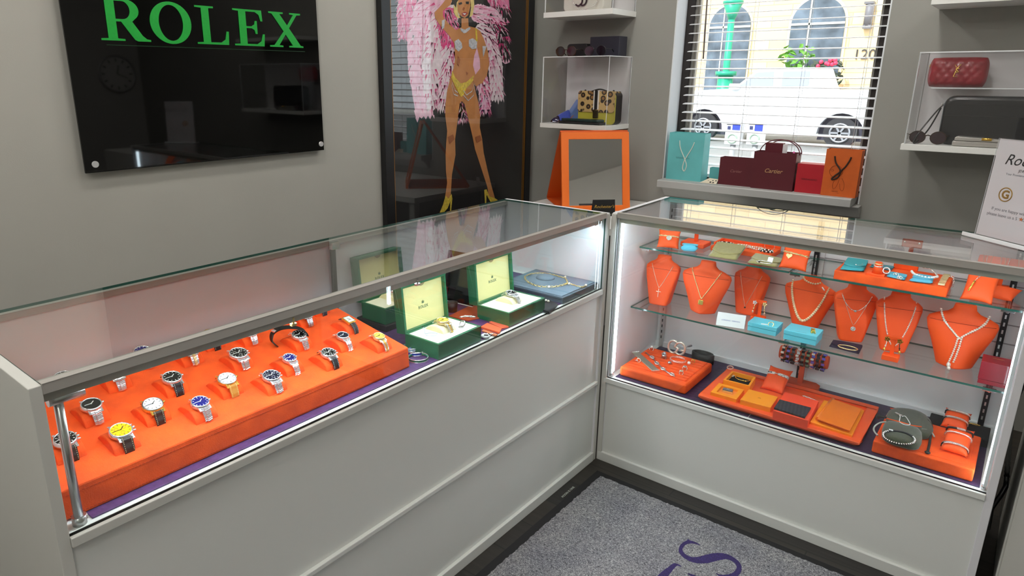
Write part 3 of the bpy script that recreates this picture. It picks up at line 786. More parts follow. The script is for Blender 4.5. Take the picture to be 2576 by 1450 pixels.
def make_watch(label, M, r=.0195, case=STEEL, dl=D_BLK, strap=('bracelet', STEEL), bezel='thin', square=False, marks=True, chrono=False, path=None, group=None):
    """M: frame with +X towards the 6 o'clock strap, +Z out of the dial, origin under the case"""
    t = bpy.data.objects.new('wristwatch', None); COL.objects.link(t); t.empty_display_size = .02
    t.matrix_world = M; t.location = M.translation; t.rotation_euler = M.to_euler()
    tag(t, label, 'watch', group)
    b = lambda mb, n, m, **k: mb.build(n, m, t, **k)
    h = .0095; tilt = Matrix.Translation((.0, 0, .0222)) @ Matrix.Rotation(.10, 4, 'Y')
    if not square:
        mb = MB(); n = 32
        pr = [(r*.90, 0), (r*1.0, .002), (r*1.03, .0055), (r*.97, h-.001), (r*.95, h)]
        mb.loft([[Vector((a*math.cos(2*PI*k/n), a*math.sin(2*PI*k/n), z)) for k in range(n)] for a, z in pr])
        for sx in (-1, 1):
            for sy in (-1, 1):
                mb.obox((sx*r*.98, sy*r*.55, .0035), r*.5, r*.22, .004, RY(sx*.35))
        b(mb.xf(tilt), 'watch_case', case)
        zr = h; R2 = r*.86
        bz = MB().loft([[Vector((a*math.cos(2*PI*k/n), a*math.sin(2*PI*k/n), z)) for k in range(n)] for a, z in ((r*.97, zr-.001), (r*.93, zr+.0014), (R2, zr+.0012), (R2-.0005, zr-.0008))], cap=False)
        b(bz.xf(tilt), 'bezel', bezel if not isinstance(bezel, str) else case)
        b(MB().cyl((0,0,zr-.001), (0,0,zr+.0002), R2, 32).xf(tilt), 'dial', dl)
        dark = dl in (D_WHT, D_YEL, D_GLD)
        hm = HANDK if dark else HAND
        if marks:
            mk = MB()
            for k in range(12):
                a = 2*PI*k/12; L = .0028 if k % 3 else .0042
                mk.obox((R2*.82*math.cos(a), R2*.82*math.sin(a), zr+.0004), L, .0009, .0005, RZ(a))
            b(mk.xf(tilt), 'hour_markers', hm)
        hd = MB()
        for a, L, w in ((2.3, R2*.5, .0012), (-1.6, R2*.72, .0009)):
            hd.obox((L/2*math.cos(a), L/2*math.sin(a), zr+.0008), L, w, .0005, RZ(a))
        hd.cyl((0,0,zr), (0,0,zr+.0012), .0011, 10)
        b(hd.xf(tilt), 'hands', hm)
        if chrono:
            mk = MB()
            for a in (0, 2.1, -2.1): mk.ring((R2*.45*math.cos(a), R2*.45*math.sin(a), zr+.0004), R2*.2, .00025, n=14, k=4)
            b(mk.xf(tilt), 'sub_dials', hm)
        cr = MB().cyl((0, r*1.0, .005), (0, r*1.0+.0038, .005), .0024, 12)
        if chrono:
            for s in (-1, 1): cr.cyl((s*.008, r*.92, .005), (s*.0085, r*.92+.0045, .005), .0017, 8)
        b(cr.xf(tilt), 'crown', case)
        x1 = r*1.1
    else:
        w, l = .0125, .0155
        b(MB().box(-l, l, -w, w, 0, h-.002).xf(tilt), 'watch_case', case, bevel=.0012)
        b(MB().box(-l*.78, l*.78, -w*.78, w*.78, h-.0022, h-.0014).xf(tilt), 'dial', dl)
        b(MB().obox((0,0,h-.0011), .012, .0009, .0004, RZ(.5)).obox((.003,-.002,h-.0011), .009, .0009, .0004, RZ(-1.2)).xf(tilt), 'hands', HANDK)
        b(MB().cyl((0,w,.004), (0,w+.003,.004), .0018, 10).xf(tilt), 'crown', case)
        x1 = l
    # strap follows the rest down the front and a little down the back
    kind, sm = strap[:2]
    sp = path or [(x1*.8,.0250),(x1+.002,.0230),(.0275,.0160),(.0325,.0080),(.0340,.0012)]
    bk = [(-x1*.8,.0245),(-x1-.004,.0225),(-.033,.0160)]
    w0, w1 = r*.52, r*.43
    mb = MB()
    if kind == 'leather':
        for pth in (sp, bk):
            q = spline([(a,0,c) for a, c in pth], 4); secs = []
            for i, p in enumerate(q):
                ww = w0+(w1-w0)*i/(len(q)-1)
                secs.append([p+Vector((0,-ww,-.0012)), p+Vector((0,ww,-.0012)), p+Vector((0,ww,.0008)), p+Vector((0,ww*.7,.0014)), p+Vector((0,-ww*.7,.0014)), p+Vector((0,-ww,.0008))])
            mb.loft(secs, smooth=False)
        b(mb, 'strap', sm)
        st = MB(); q = spline([(a,0,c) for a, c in sp], 5)
        for i, p in enumerate(q[2:-1:2]):
            for s in (-1, 1): st.obox(p+Vector((.0004, s*w1*.82, .0013)), .0014, .0005, .0006, RY(.7))
        b(st, 'stitching', CREAM if sm is not BLACK_L else HAND)
    else:
        two = strap[2] if len(strap) > 2 else None
        for mi, mm in ((0, sm),) + (((1, two),) if two else ()):
            mb = MB()
            for pth in (sp, bk):
                q = resample(spline([(a,0,c) for a, c in pth], 5), .0036)
                for i in range(len(q)):
                    p = q[i]; nx = q[min(i+1, len(q)-1)]; pv = q[max(i-1, 0)]; t_ = (nx-pv); ang = math.atan2(-t_.z, t_.x)
                    ww = w0+(w1-w0)*i/max(1, len(q)-1)
                    for s, fw in ((-1,.34),(0,.36),(1,.34)):
                        if two and ((s == 0) != (mi == 1)): continue
                        off = .0018 if s == 0 else 0
                        mb.obox(p+Vector((off, s*ww*.66, .0004)), .0031, ww*2*fw*.93, .0026, RY(ang))
            b(mb, 'bracelet' if mi == 0 else 'centre_links', mm, bevel=.0005, seg=1)
    return t
def tray_watch(label, u, v, h=.03, **k):
    p = on_ramp(u, v, h); loc = ramp_loc(p.x+.004, p.y)
    rest(loc)
    M = Matrix.Translation(loc) @ Matrix.Rotation(TH, 4, 'Y')
    return make_watch(label, M, group='watches on the orange suede tray', **k)
def tray_strap(label, u, v, **k):
    p = on_ramp(u, v, 0); loc = ramp_loc(p.x-.0335, p.y)
    rest(loc)
    return make_watch(label, Matrix.Translation(loc) @ Matrix.Rotation(TH, 4, 'Y'), group='watches on the orange suede tray', **k)
BRK = ('leather', BROWN_L); BKK = ('leather', BLACK_L); STB = ('bracelet', STEEL)
TT = ('bracelet', STEEL, GOLD)
tray_watch('watch with bright yellow dial, studded steel case and brown strap, front row of the tray', 298, 1078, r=.021, dl=D_YEL, strap=BRK, chrono=True)
tray_watch('steel watch with plain blue dial and steel bracelet, next to the yellow dialled watch', 497, 1007, r=.0185, dl=D_BLUE, strap=STB)
tray_watch('steel chronograph with dark blue dial on a smooth steel bracelet, front row centre', 676, 941, r=.020, dl=D_DBL, strap=STB, chrono=True)
tray_watch('small steel chronograph with black dial on a black crocodile strap', 820, 884, r=.0185, dl=D_BLK, strap=BKK, chrono=True)
tray_watch('small two-tone watch with champagne dial and gold centre links, right end of the tray', 947, 843, r=.0155, case=GOLD_P, dl=D_GLD, strap=TT)
tray_watch('steel watch with black dial and brown strap half hidden behind the metal light tube', 158, 1099, r=.020, dl=D_BLK, strap=BRK, chrono=True)
tray_watch('gold watch with pearly white dial on a dark brown crocodile strap', 378, 1013, r=.0205, case=GOLD, dl=D_WHT, strap=BRK, bezel=STEEL_D)
tray_watch('gold watch with white dial on a tan leather strap', 565, 949, r=.0205, case=GOLD, dl=D_WHT, strap=('leather', TAN_L), bezel=STEEL)
tray_watch('small steel watch with royal blue dial and white markers on a wide steel bracelet', 722, 897, r=.0165, dl=D_BLUE, strap=STB)
tray_watch('small steel watch with dark navy dial on a chunky steel bracelet near the right end', 856, 841, r=.0155, dl=D_DBL, strap=STB, marks=False)
tray_watch('steel watch with plain black dial and sparkling steel bracelet at the left', 224, 1013, r=.0195, dl=D_BLK, strap=STB, marks=False)
tray_watch('steel pilot watch with black dial, white numerals and black leather strap', 427, 945, r=.0205, dl=D_BLK, strap=BKK)
tray_watch('large steel chronograph with black dial and thick steel bracelet in the middle of the tray', 594, 885, r=.0215, dl=D_BLK, strap=STB, chrono=True)
tray_watch('steel dive watch with black dial in front of the loose black rubber strap', 746, 839, r=.0185, dl=D_BLK, strap=STB)
tray_watch('rectangular gold watch with white dial on a black strap, back right of the tray', 872, 800, square=True, case=GOLD, dl=D_WHT, strap=BKK, r=.0165)
tray_strap('steel watch with pinkish reflections on a steel bracelet, behind the plain black dial watch', 309, 985, r=.0195, dl=D_BLK, strap=STB, chrono=True)
tray_strap('two-tone watch on a steel and gold beaded bracelet under the top rail', 494, 921, r=.019, dl=D_DBL, case=STEEL_D, strap=('bracelet', STEEL, GOLD_P))
tray_strap('black dialled watch on a broad steel bracelet left of the rubber strap', 643, 870, r=.0185, dl=D_BLK, strap=STB)
tray_strap('watch with a wide brushed steel bracelet behind the loose rubber strap', 783, 824, r=.0185, dl=D_WHT, case=STEEL_D, strap=('bracelet', STEEL_D))
tray_strap('watch on a stitched brown strap at the far left, mostly hidden by the rail', 181, 998, r=.0195, dl=D_BLK, strap=BRK)
tray_strap('watch on a steel link bracelet, back row third from the left', 379, 929, r=.0195, dl=D_BLUE, strap=STB)
tray_strap('watch on a plain black strap in the back row, mostly hidden by the rail', 549, 882, r=.019, dl=D_DBL, strap=BKK, case=GOLD)
tray_strap('watch on a dark blue strap in the back row at the far right', 818, 795, r=.018, dl=D_BLUE, strap=('leather', mat('navy_leather', (34,42,62), .5, bump=(300,.3))))
# loose rubber strap arching around the dive watch
p0 = on_ramp(746, 839, 0)
def RL(dx, dy, dz): return ramp_loc(p0.x+dx, p0.y+dy)+Vector((0,0,dz))
pts = spline([on_ramp(697, 872, .004), on_ramp(684, 856, .012), on_ramp(686, 838, .026), on_ramp(706, 826, .040), on_ramp(738, 824, .042), on_ramp(765, 832, .036), on_ramp(774, 846, .022)], 5)
mb = MB(); secs = []
for i, p in enumerate(pts):
    t_ = (pts[min(i+1,len(pts)-1)]-pts[max(i-1,0)]).normalized(); wv_ = Vector((.82,-.2,-.15)); wv_ = (wv_-t_*wv_.dot(t_)).normalized(); nv = t_.cross(wv_)
    secs.append([p+wv_*.008+nv*.0013, p-wv_*.008+nv*.0013, p-wv_*.008-nv*.0013, p+wv_*.008-nv*.0013])
mb.loft(secs, smooth=False)
ws = thing('watch_strap', 'loose black rubber watch strap arching around a steel dive watch', 'watch strap', on_ramp(697, 872, 0))
P(mb, 'rubber_band', BLACK, ws, bevel=.0006)
bp = pts[len(pts)*2//5]
P(MB().obox(bp, .012, .016, .004), 'buckle', STEEL, ws, bevel=.0008)

# ================================================================ green watch boxes
def crown_mark(fn, d0, d1):
    pts = [(-.5,0),(.5,0),(.62,.75),(.30,.38),(.28,.98),(.08,.42),(0,1.1),(-.08,.42),(-.28,.98),(-.30,.38),(-.62,.75)]
    return glyph([pts], fn, d0, d1)
PRINT = mat('grey_green_print', (96, 118, 84), .6)
CUSH = mat('ivory_cushion', (240, 236, 214), .8, bump=(300,.2))
def green_box(label, x1, y0, y1, z0, dx=.122, h=.045, lh=.132, lean=.10, thick=.034):
    yc = (y0+y1)/2; w = (y1-y0)
    t = thing('watch_box', label, 'box', (x1-dx/2, yc, z0), group='open green watch boxes')
    b = lambda mb, n, m, **k: mb.build(n, m, t, **k)
    X0, X1, Y = -dx/2, dx/2, w/2; r = .007
    mb = MB().box(X0, X1, -Y, Y, 0, h-.004)
    mb.box(X0, X0+r, -Y, Y, h-.004, h).box(X1-r, X1, -Y, Y, h-.004, h).box(X0+r, X1-r, -Y, -Y+r, h-.004, h).box(X0+r, X1-r, Y-r, Y, h-.004, h)
    b(mb, 'box_base', GREEN_B, bevel=.0012)
    b(MB().box(X0+r, X1-r, -Y+r, Y-r, h-.0045, h-.0012), 'base_lining', CUSH)
    # hinged lid standing up at the back
    L = Matrix.Translation((X0, 0, h)) @ Matrix.Rotation(-lean, 4, 'Y')
    mb = MB().box(-thick, -thick+.006, -Y, Y, -.004, lh).box(-thick+.006, 0, -Y, -Y+r, -.004, lh).box(-thick+.006, 0, Y-r, Y, -.004, lh).box(-thick+.006, 0, -Y+r, Y-r, lh-r, lh).box(-thick+.006, 0, -Y+r, Y-r, -.004, r-.004)
    lid = b(mb.xf(L), 'lid', GREEN_B, bevel=.0012)
    mb = MB().box(-thick+.006, -.012, -Y+r, Y-r, r-.004, lh-r)
    lp_ = mb.xf(L).build('lid_lining', CREAM_Y, lid)
    n = 14; tab = [(.013*math.cos(PI+PI*k/n), .010*math.sin(PI+PI*k/n)) for k in range(n+1)]
    M = L @ frame(Vector((-.0118, 0, lh-r-.0005)), (0,1,0), (0,0,1))
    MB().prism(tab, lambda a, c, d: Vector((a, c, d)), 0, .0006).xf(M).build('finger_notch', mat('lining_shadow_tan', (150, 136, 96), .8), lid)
    M = L @ frame(Vector((-.0118, 0, lh*.40)), (0,1,0), (0,0,1))
    text_mb('ROLEX', .0115, space=1.15, bold=.0003).xf(M).build('lettering', PRINT, lid)
    crown_mark(lambda a, c, d: M @ Vector((a*.008, .010+c*.009, d)), 0, .0004).build('crown_mark', PRINT, lid)
    # cushion in the middle
    secs = []
    for y in (-.026,-.023,.023,.026):
        k = .82 if abs(y) > .024 else 1
        secs.append([Vector((a*1.0-.004, y, h-.002+c*k*.95)) for a, c in RPROF])
    b(MB().loft(secs), 'cushion', CREAM, bevel=.001)
    return t, Matrix.Translation(WM(t) @ Vector((-.004, 0, h-.003)))
b1, m1 = green_box('open green watch box nearest the orange tray, with a two-tone watch, ring and tag inside', -.019, -.8496, -.6676, MZ)
b2, m2 = green_box('open green watch box on the right, beside the grey necklace tray', -.0216, -.5304, -.336, MZ)
b3, m3 = green_box('open green watch box at the back by the door post, reflected lid and steel watch', -.281, -.792, -.606, .712, dx=.102, h=.050, lh=.135)
tag(MB().box(-.400, -.272, -.80, -.60, MZ, .712).build('leather_folder', BLACK_L, world=True, bevel=.002), 'dark leather folder lying under the back green watch box', 'folder')
make_watch('two-tone steel and gold watch on the cushion of the green box nearest the tray', m1, r=.0185, dl=D_GLD, case=GOLD_P, strap=TT)
make_watch('steel watch with black dial on the cushion of the right green box', m2, r=.0185, dl=D_BLK, strap=STB)
make_watch('steel sports watch on the cushion of the back green box', m3, r=.021, dl=D_DBL, strap=STB, chrono=True)
h1 = MZ+.045
# small things inside the first box
q = at(1163, 822, 'z', h1)
rg = MB().ring(q+Vector((0,0,.009)), .0085, .0019, RX(PI/2-.5), n=22); rg.ring(q+Vector((.006,-.012,.004)), .007, .0012, n=18)
rt = thing('ring', 'chunky dark and silver ring on the lining of the nearest green box', 'ring', q)
P(rg, 'band', STEEL_D, rt)
q = at(1079, 842, 'z', h1)
tg = thing('watch_tag', 'looped pale blue hang tag cord lying in the nearest green box', 'tag', q)
pts = spline([q+Vector((.0,-.012,.001)), q+Vector((.018,.0,.001)), q+Vector((.016,.018,.001)), q+Vector((-.004,.010,.001)), q+Vector((-.010,-.004,.001)), q+Vector((-.020,.004,.008)), q+Vector((-.026,.004,.014))], 6)
P(MB().tube(pts, .0008, 6), 'cord', mat('pale_blue_cord', (170, 196, 215), .6), tg)
P(MB().ball(q+Vector((-.027,.004,.0155)), .0022, 8), 'seal', BLACK, tg)
q = at(1180, 798, 'z', MZ+.047)
tag(chain([q+Vector((-.02,-.016,.0)), q+Vector((-.004,-.004,.003)), q+Vector((.014,.010,.001))], .011, .0014).build('link_bracelet', SILVER, world=True), 'short silver link piece lying on the rim of the nearest green box', 'bracelet')

# ================================================================ grey necklace tray in the corner
GT = mat('slate_leatherette', (78, 92, 104), .4, bump=(200,.1)); GTP = mat('slate_velvet', (104, 122, 138), .75, bump=(300,.2))
gx0, gx1, gy0, gy1 = -.275, -.016, -.238, -.012
gt = thing('necklace_tray', 'square slate grey tray in the corner with a chain necklace', 'tray', ((gx0+gx1)/2, (gy0+gy1)/2, MZ))
P(MB().box(gx0, gx1, gy0, gy1, MZ, MZ+.015), 'lower_frame', GT, gt, bevel=.0015)
P(MB().box(gx0-.004, gx1+.004, gy0-.004, gy1+.004, MZ+.0155, MZ+.0225), 'upper_frame', GT, gt, bevel=.0015)
P(MB().box(gx0+.006, gx1-.006, gy0+.006, gy1-.006, MZ+.0225, MZ+.0245), 'velvet_pad', GTP, gt)
TG = MZ+.0245
cx, cy = at(1372, 700, 'z', TG).x, at(1372, 700, 'z', TG).y
P(MB().loft([[Vector((cx+r_*math.cos(2*PI*k/32), cy+r_*math.sin(2*PI*k/32), TG+z_)) for k in range(32)] for r_, z_ in ((.034,0),(.033,.004),(.029,.008),(.022,.011),(.012,.013),(.002,.0135))]), 'neck_dome', GTP, gt)
ring_px = [(1322,704),(1320,696),(1332,690),(1345,688),(1358,687),(1372,688),(1385,690),(1398,693),(1410,697),(1421,699),(1426,706),(1428,713),(1418,717),(1405,720),(1392,722),(1380,722),(1365,722),(1352,720),(1340,716),(1330,711),(1322,704)]
pp = [at(u, v, 'z', TG+.0022) for u, v in ring_px]
tail = [at(u, v, 'z', TG+.0022) for u, v in ((1428,714),(1440,716),(1452,720),(1466,723),(1474,718))]
nk = thing('chain_necklace', 'gold and silver oval link necklace with pearls on the slate tray', 'necklace', pp[0])
c = chain(pp, .0115, .0011, mb=chain(tail, .0105, .0011))
P(c, 'links', GOLD_P, nk)
for u, v in ((1422,697),(1381,722),(1432,714),(1474,718)):
    P(MB().ball(at(u, v, 'z', TG+.004), .0048, 14), 'pearl', PEARL, nk)
P(MB().ring(at(1424,714,'z',TG+.003), .004, .0012, n=14), 'clasp', GOLD, nk)

# ================================================================ smaller things on the purple mat
for lab, u, v, R_, H_, col, z in (('enamel bangle with white rim and blue band, middle of three by the orange tray', 1046, 889, .024, .0085, (40, 70, 190), .001), ('enamel bangle with pale blue band, behind the other two by the orange tray', 1036, 879, .024, .008, (170, 200, 225), .002), ('enamel bangle with green band, front one of three by the orange tray', 1052, 904, .027, .0075, (30, 110, 80), 0)):
    p = at(u, v, 'z', MZ)
    bt = thing('enamel_bangle', lab, 'bangle', (p.x, p.y, MZ), group='enamel bangles on the purple mat')
    n = 36
    for nm, z0, z1, m_, ra in (('enamel_band', .001, H_-.001, mat('enamel_%d_%d' % (col[0], col[1]), col, .25, noise=(160,.5)), R_), ('rim', H_-.001, H_+.0008, SILVER, R_+.0008), ('rim', -.0002+.0002, .0012, SILVER, R_+.0008)):
        MB().loft([[Vector((a*math.cos(2*PI*k/n), a*math.sin(2*PI*k/n), zz+z)) for k in range(n)] for a, zz in ((ra, z0), (ra, z1), (ra-.0022, z1), (ra-.0022, z0), (ra, z0))], cap=False).build(nm, m_, bt)
CORAL = mat('coral_leather', (226, 96, 60), .5, bump=(200,.3))
def flat_item(name, label, cat, corners, z0, h, m, bevel=.001, group=None):
    """corners: four photo points on the plane z0 + h"""
    pts = [at(u, v, 'z', z0+h) for u, v in corners]
    mb = MB().prism([(p.x, p.y) for p in pts], lambda a, b_, d: Vector((a, b_, d)), z0, z0+h)
    return tag(mb.build(name, m, world=True, bevel=bevel), label, cat, group)
flat_item('leather_pad', 'rust orange leather pad lying behind and right of the nearest green box', 'pad', ((1129,795),(1196,762),(1250,790),(1178,806)), MZ, .004, mat('rust_leather', (176, 70, 34), .55, bump=(200,.3)))
flat_item('wallet', 'long coral leather wallet lying between the two front green boxes', 'wallet', ((1209,822),(1226,812),(1262,826),(1256,836)), MZ, .006, CORAL)
flat_item('wallet', 'flat coral pouch lying closest to the right green box', 'wallet', ((1230,810),(1256,800),(1280,822),(1262,826)), MZ, .004, mat('coral_suede', (214, 92, 66), .7))
flat_item('bracelet_case', 'thin tan strap lying in front of the coral wallet', 'strap', ((1212,832),(1216,828),(1252,841),(1248,845)), MZ, .004, mat('tan_strap_leather', (190, 110, 74), .5))
p = at(1222, 850, 'z', MZ)
ch = thing('bag_charm', 'black and white face shaped charm beside the nearest green box', 'charm', p)
P(MB().ball(p+Vector((0,0,.006)), .014, 16, sz=.45), 'charm_body', WHITE, ch)
P(MB().obox(p+Vector((.006,-.006,.0115)), .012, .005, .002, RZ(.6)).obox(p+Vector((.008,.006,.011)), .008, .004, .002, RZ(-.4)).ball(p+Vector((-.002,.004,.0122)), .0025, 8), 'charm_marks', BLACK, ch)
P(MB().tube([p+Vector((-.010,.010,.004)), p+Vector((-.004,.024,.003)), p+Vector((.006,.030,.003))], .0025, 8), 'charm_strap', SILVER, ch)
flat_item('bracelet_roll', 'small dark leather jewellery pad in front of the slate tray', 'pad', ((1352,772),(1378,752),(1404,764),(1382,786)), MZ, .008, BLACK_L, .002)
p = at(1370, 757, 'z', MZ+.010)
tag(beads([p+Vector((-.030,-.006,.002)), p+Vector((-.012,-.004,.002)), p+Vector((.004,-.002,.003)), p+Vector((.020,.001,.001))], .0045).build('pearl_bracelet', PEARL, world=True), 'cluster of white pearls on the dark pad in front of the slate tray', 'bracelet')
p = at(1137, 783, 'z', MZ)
tag(MB().loft([[Vector((p.x+r_*math.cos(2*PI*k/24), p.y+r_*math.sin(2*PI*k/24), z)) for k in range(24)] for r_, z in ((.017,MZ),(.019,MZ+.03),(.017,MZ+.03),(.015,MZ+.004))], cap=True).build('leather_cup', BROWN_L, world=True), 'small dark brown cup standing behind the nearest green box', 'cup')
# dark glossy panel with pale lower edge
pa, pb = at(1147, 763, 'z', MZ+.004), at(1188, 773, 'z', MZ+.004)
tn = thing('tablet', 'dark glossy tablet leaning behind the right green box', 'tablet', (pa+pb)/2)
dv = (pb-pa); dv.z = 0; L_ = dv.length; dv.normalize(); nn = Vector((dv.y, -dv.x, 0))
M = frame(pa, dv, Vector((0,0,1))-nn*.22)
P(MB().box(-.06, L_, .002, .17, -.006, 0).xf(M), 'screen', mat('dark_glass_screen', (22, 14, 20), .08, coat=1), tn, bevel=.002)
P(MB().box(-.06, L_, .0, .002, -.007, .001).xf(M), 'pale_edge', WHITE, tn)
tag(flat_item('jewellery_box', 'maroon box lying behind the two front green boxes', 'box', ((1105,700),(1150,690),(1168,712),(1122,724)), MZ, .05, mat('maroon_card', (104, 24, 36), .5)), None)
# ================================================================ right case: mats
MR = ZDR+.003
tag(MB().box(.050, .53, RY0+.022, .436, ZDR+.0004, MR).build('table_mat', PURPLE_D, world=True, bevel=.001), 'dark purple textured mat under the left half of the right display case', 'mat')
tag(MB().box(.533, 1.145, RY0+.022, .436, ZDR+.0004, MR).build('table_mat', PURPLE_D, world=True, bevel=.001), 'dark purple textured mat under the right half of the right display case', 'mat')

# ---------------------------------------------------------------- busts
NARROW = [(0,.034,-.033,.034,5),(.004,.0355,-.0335,.034,6),(.05,.045,-.028,.033,7),(.10,.056,-.020,.031,7),(.132,.0625,-.013,.029,5),(.144,.0618,-.010,.028,4),(.154,.052,-.008,.027,3),(.162,.036,-.006,.026,2.6),(.170,.0275,-.004,.025,2.4),(.184,.0245,0,.024,2.2)]
WIDE = [(0,.044,-.040,.036,1.35),(.004,.046,-.041,.037,1.4),(.03,.054,-.038,.036,1.6),(.07,.068,-.031,.034,1.9),(.105,.082,-.022,.031,2.2),(.130,.0875,-.015,.028,2.4),(.142,.084,-.012,.026,2.4),(.153,.064,-.010,.025,2.2),(.162,.040,-.008,.024,2.2),(.172,.029,-.005,.023,2.2),(.188,.0255,0,.022,2.2)]
def sect(secs, z):
    for a, b in zip(secs, secs[1:]):
        if a[0] <= z <= b[0]:
            t = (z-a[0])/(b[0]-a[0]); return [x+(y-x)*t for x, y in zip(a, b)]
    return list(secs[-1] if z > 0 else secs[0])
def front_y(secs, x, z):
    _, w, yf, yb, p = sect(secs, z); yc = (yf+yb)/2; h = (yb-yf)/2
    k = min(.999, abs(x)/w)
    return yc - h*(1-k**p)**(1/p)
def bust(label, secs, x, y, rz, sc=1.0):
    t = thing('necklace_bust', label, 'necklace bust', (x, y, TM), rz, 'orange necklace busts on the middle shelf')
    n = 48; rows = []
    zs = sorted(set([s[0] for s in secs]+[secs[-1][0]*i/26 for i in range(27)]))
    for z in zs:
        _, w, yf, yb, p = sect(secs, z); yc = (yf+yb)/2; h = (yb-yf)/2
        rows.append([Vector((w*math.copysign(abs(math.cos(a))**(2/p), math.cos(a)), yc+h*math.copysign(abs(math.sin(a))**(2/p), math.sin(a)), z))*sc for a in [2*PI*k/n+.0001 for k in range(n)]])
    MB().loft(rows).build('torso', ORANGE_L, t, bevel=0)
    # dark line painting the upper shelf's shadow across the shoulders
    zz = secs[-6][0]+.004; w = sect(secs, zz)[1]
    MB().tube([Vector((xx, front_y(secs, xx, zz)-.0004, zz))*sc for xx in [(-.92+1.84*i/16)*w for i in range(17)]], .0007, 5).build('shoulder_shadow', mat('orange_shadow_line', (170, 52, 16), .8), t)
    return t, (secs, sc)
def on_bust(t, info, pts, off=.0012):
    secs, sc = info; M = WM(t)
    return [M @ (Vector((x, front_y(secs, x, z)-off, z))*sc) for x, z in pts]
def vee(hw, zt, zb, bow=.0, n=22):
    o = []
    for i in range(n+1):
        s = -1+2*i/n; k = abs(s)
        o.append((hw*math.copysign(k**(1-bow), s), zb+(zt-zb)*k))
    return o
def uu(hw, zt, zb, n=26):
    o = []
    for i in range(n+1):
        a = PI*i/n; q = max(0, math.sin(a)); o.append((-hw*math.cos(a)*(.62+.38*(1-q)), zt-(zt-zb)*q**.9))
    return o
def neck(label, name='necklace', group='necklaces on the orange busts'):
    return thing(name, label, 'necklace', group=group)
BUSTS = []
for lab, sec, x, y, rz, sc in (
    ('narrow orange bust at the left end of the shelf, wearing a cross', NARROW, .100, .281, .10, 1.0),
    ('broad orange bust wearing a chain with a gold clover pendant', WIDE, .262, .292, .08, 1.0),
    ('narrow orange bust with a thin thread pendant behind the white name card', NARROW, .392, .385, -.06, .97),
    ('broad orange bust wearing graduated pearls and a beaded choker behind the blue boxes', WIDE, .590, .376, -.06, .95),
    ('narrow orange bust wearing two layered silver chains', NARROW, .736, .340, .33, 1.0),
    ('narrow orange bust wearing a long pearl strand behind the flower earrings', NARROW, .858, .330, .22, 1.0),
    ('broad orange bust wearing a double pearl lariat at the right end of the middle shelf', WIDE, 1.023, .304, .10, 1.0)):
    BUSTS.append(bust(lab, sec, x, y, rz, sc))
def setloc(t, p): t.location = p
# 1 cross
t, i = BUSTS[0]; nk = neck('thin gold chain necklace with a small cross on the leftmost bust'); pts = on_bust(t, i, vee(.040, .152, .066, .12)); setloc(nk, pts[len(pts)//2])
P(MB().tube(pts, .00105, 6), 'fine_chain', ROSE, nk)
c = on_bust(t, i, [(0, .048)], .002)[0]; M = Matrix.Translation(c) @ Matrix.Rotation(t.rotation_euler.z, 4, 'Z') @ Matrix.Rotation(-.14, 4, 'X')
P(MB().box(-.0011, .0011, -.001, .0006, -.017, .015).box(-.009, .009, -.001, .0006, .003, .0052).xf(M), 'cross_pendant', ROSE, nk, bevel=.0004)
# 2 clover
t, i = BUSTS[1]; nk = neck('pale gold link chain with a clover pendant on the broad bust second from the left'); pts = on_bust(t, i, vee(.052, .156, .056, .05)); setloc(nk, pts[len(pts)//2])
P(chain(pts, .005, .0010), 'link_chain', GOLD_P, nk)
c = on_bust(t, i, [(0, .044)], .003)[0]; M = Matrix.Translation(c) @ Matrix.Rotation(t.rotation_euler.z, 4, 'Z') @ Matrix.Rotation(PI/2-.2, 4, 'X')
mb = MB()
for a in range(4): mb.cyl((.0055*math.cos(a*PI/2+PI/4), .0055*math.sin(a*PI/2+PI/4), -.001), (.0055*math.cos(a*PI/2+PI/4), .0055*math.sin(a*PI/2+PI/4), .0018), .0052, 16)
P(mb.xf(M), 'clover_pendant', mat('pale_yellow_gold', (240, 214, 120), .25, .9), nk, bevel=.0006)
# 3 thread
t, i = BUSTS[2]; nk = neck('hair thin pale chain on the narrow bust behind the white name card'); pts = on_bust(t, i, vee(.040, .152, .030, .05)); setloc(nk, pts[len(pts)//2])
P(MB().tube(pts, .0009, 5), 'fine_chain', ROSE, nk); P(MB().ball(pts[len(pts)//2]+Vector((0,0,-.003)), .0032, 10), 'pendant', BLACK, nk)
# 4 pearls + choker
t, i = BUSTS[3]; nk = neck('graduated champagne pearl necklace on the broad bust behind the blue boxes'); pts = on_bust(t, i, uu(.062, .158, .028), .003); setloc(nk, pts[len(pts)//2])
P(beads(pts, .0034, .0072, grow=.45, n=10), 'pearls', PEARL_G, nk)
nk = neck('short beaded choker round the neck of the broad bust behind the blue boxes'); pts = on_bust(t, i, [(-.030,.176),(-.02,.170),(-.008,.166),(.006,.163),(.02,.164),(.031,.168)], .003); setloc(nk, pts[2])
P(beads(pts, .0034, .0075, n=8), 'beads', PEARL_G, nk)
tg = on_bust(t, i, [(.040,.156),(.046,.150),(.05,.146)], .002); P(MB().tube(tg, .002, 6), 'paper_tag', WHITE, nk)
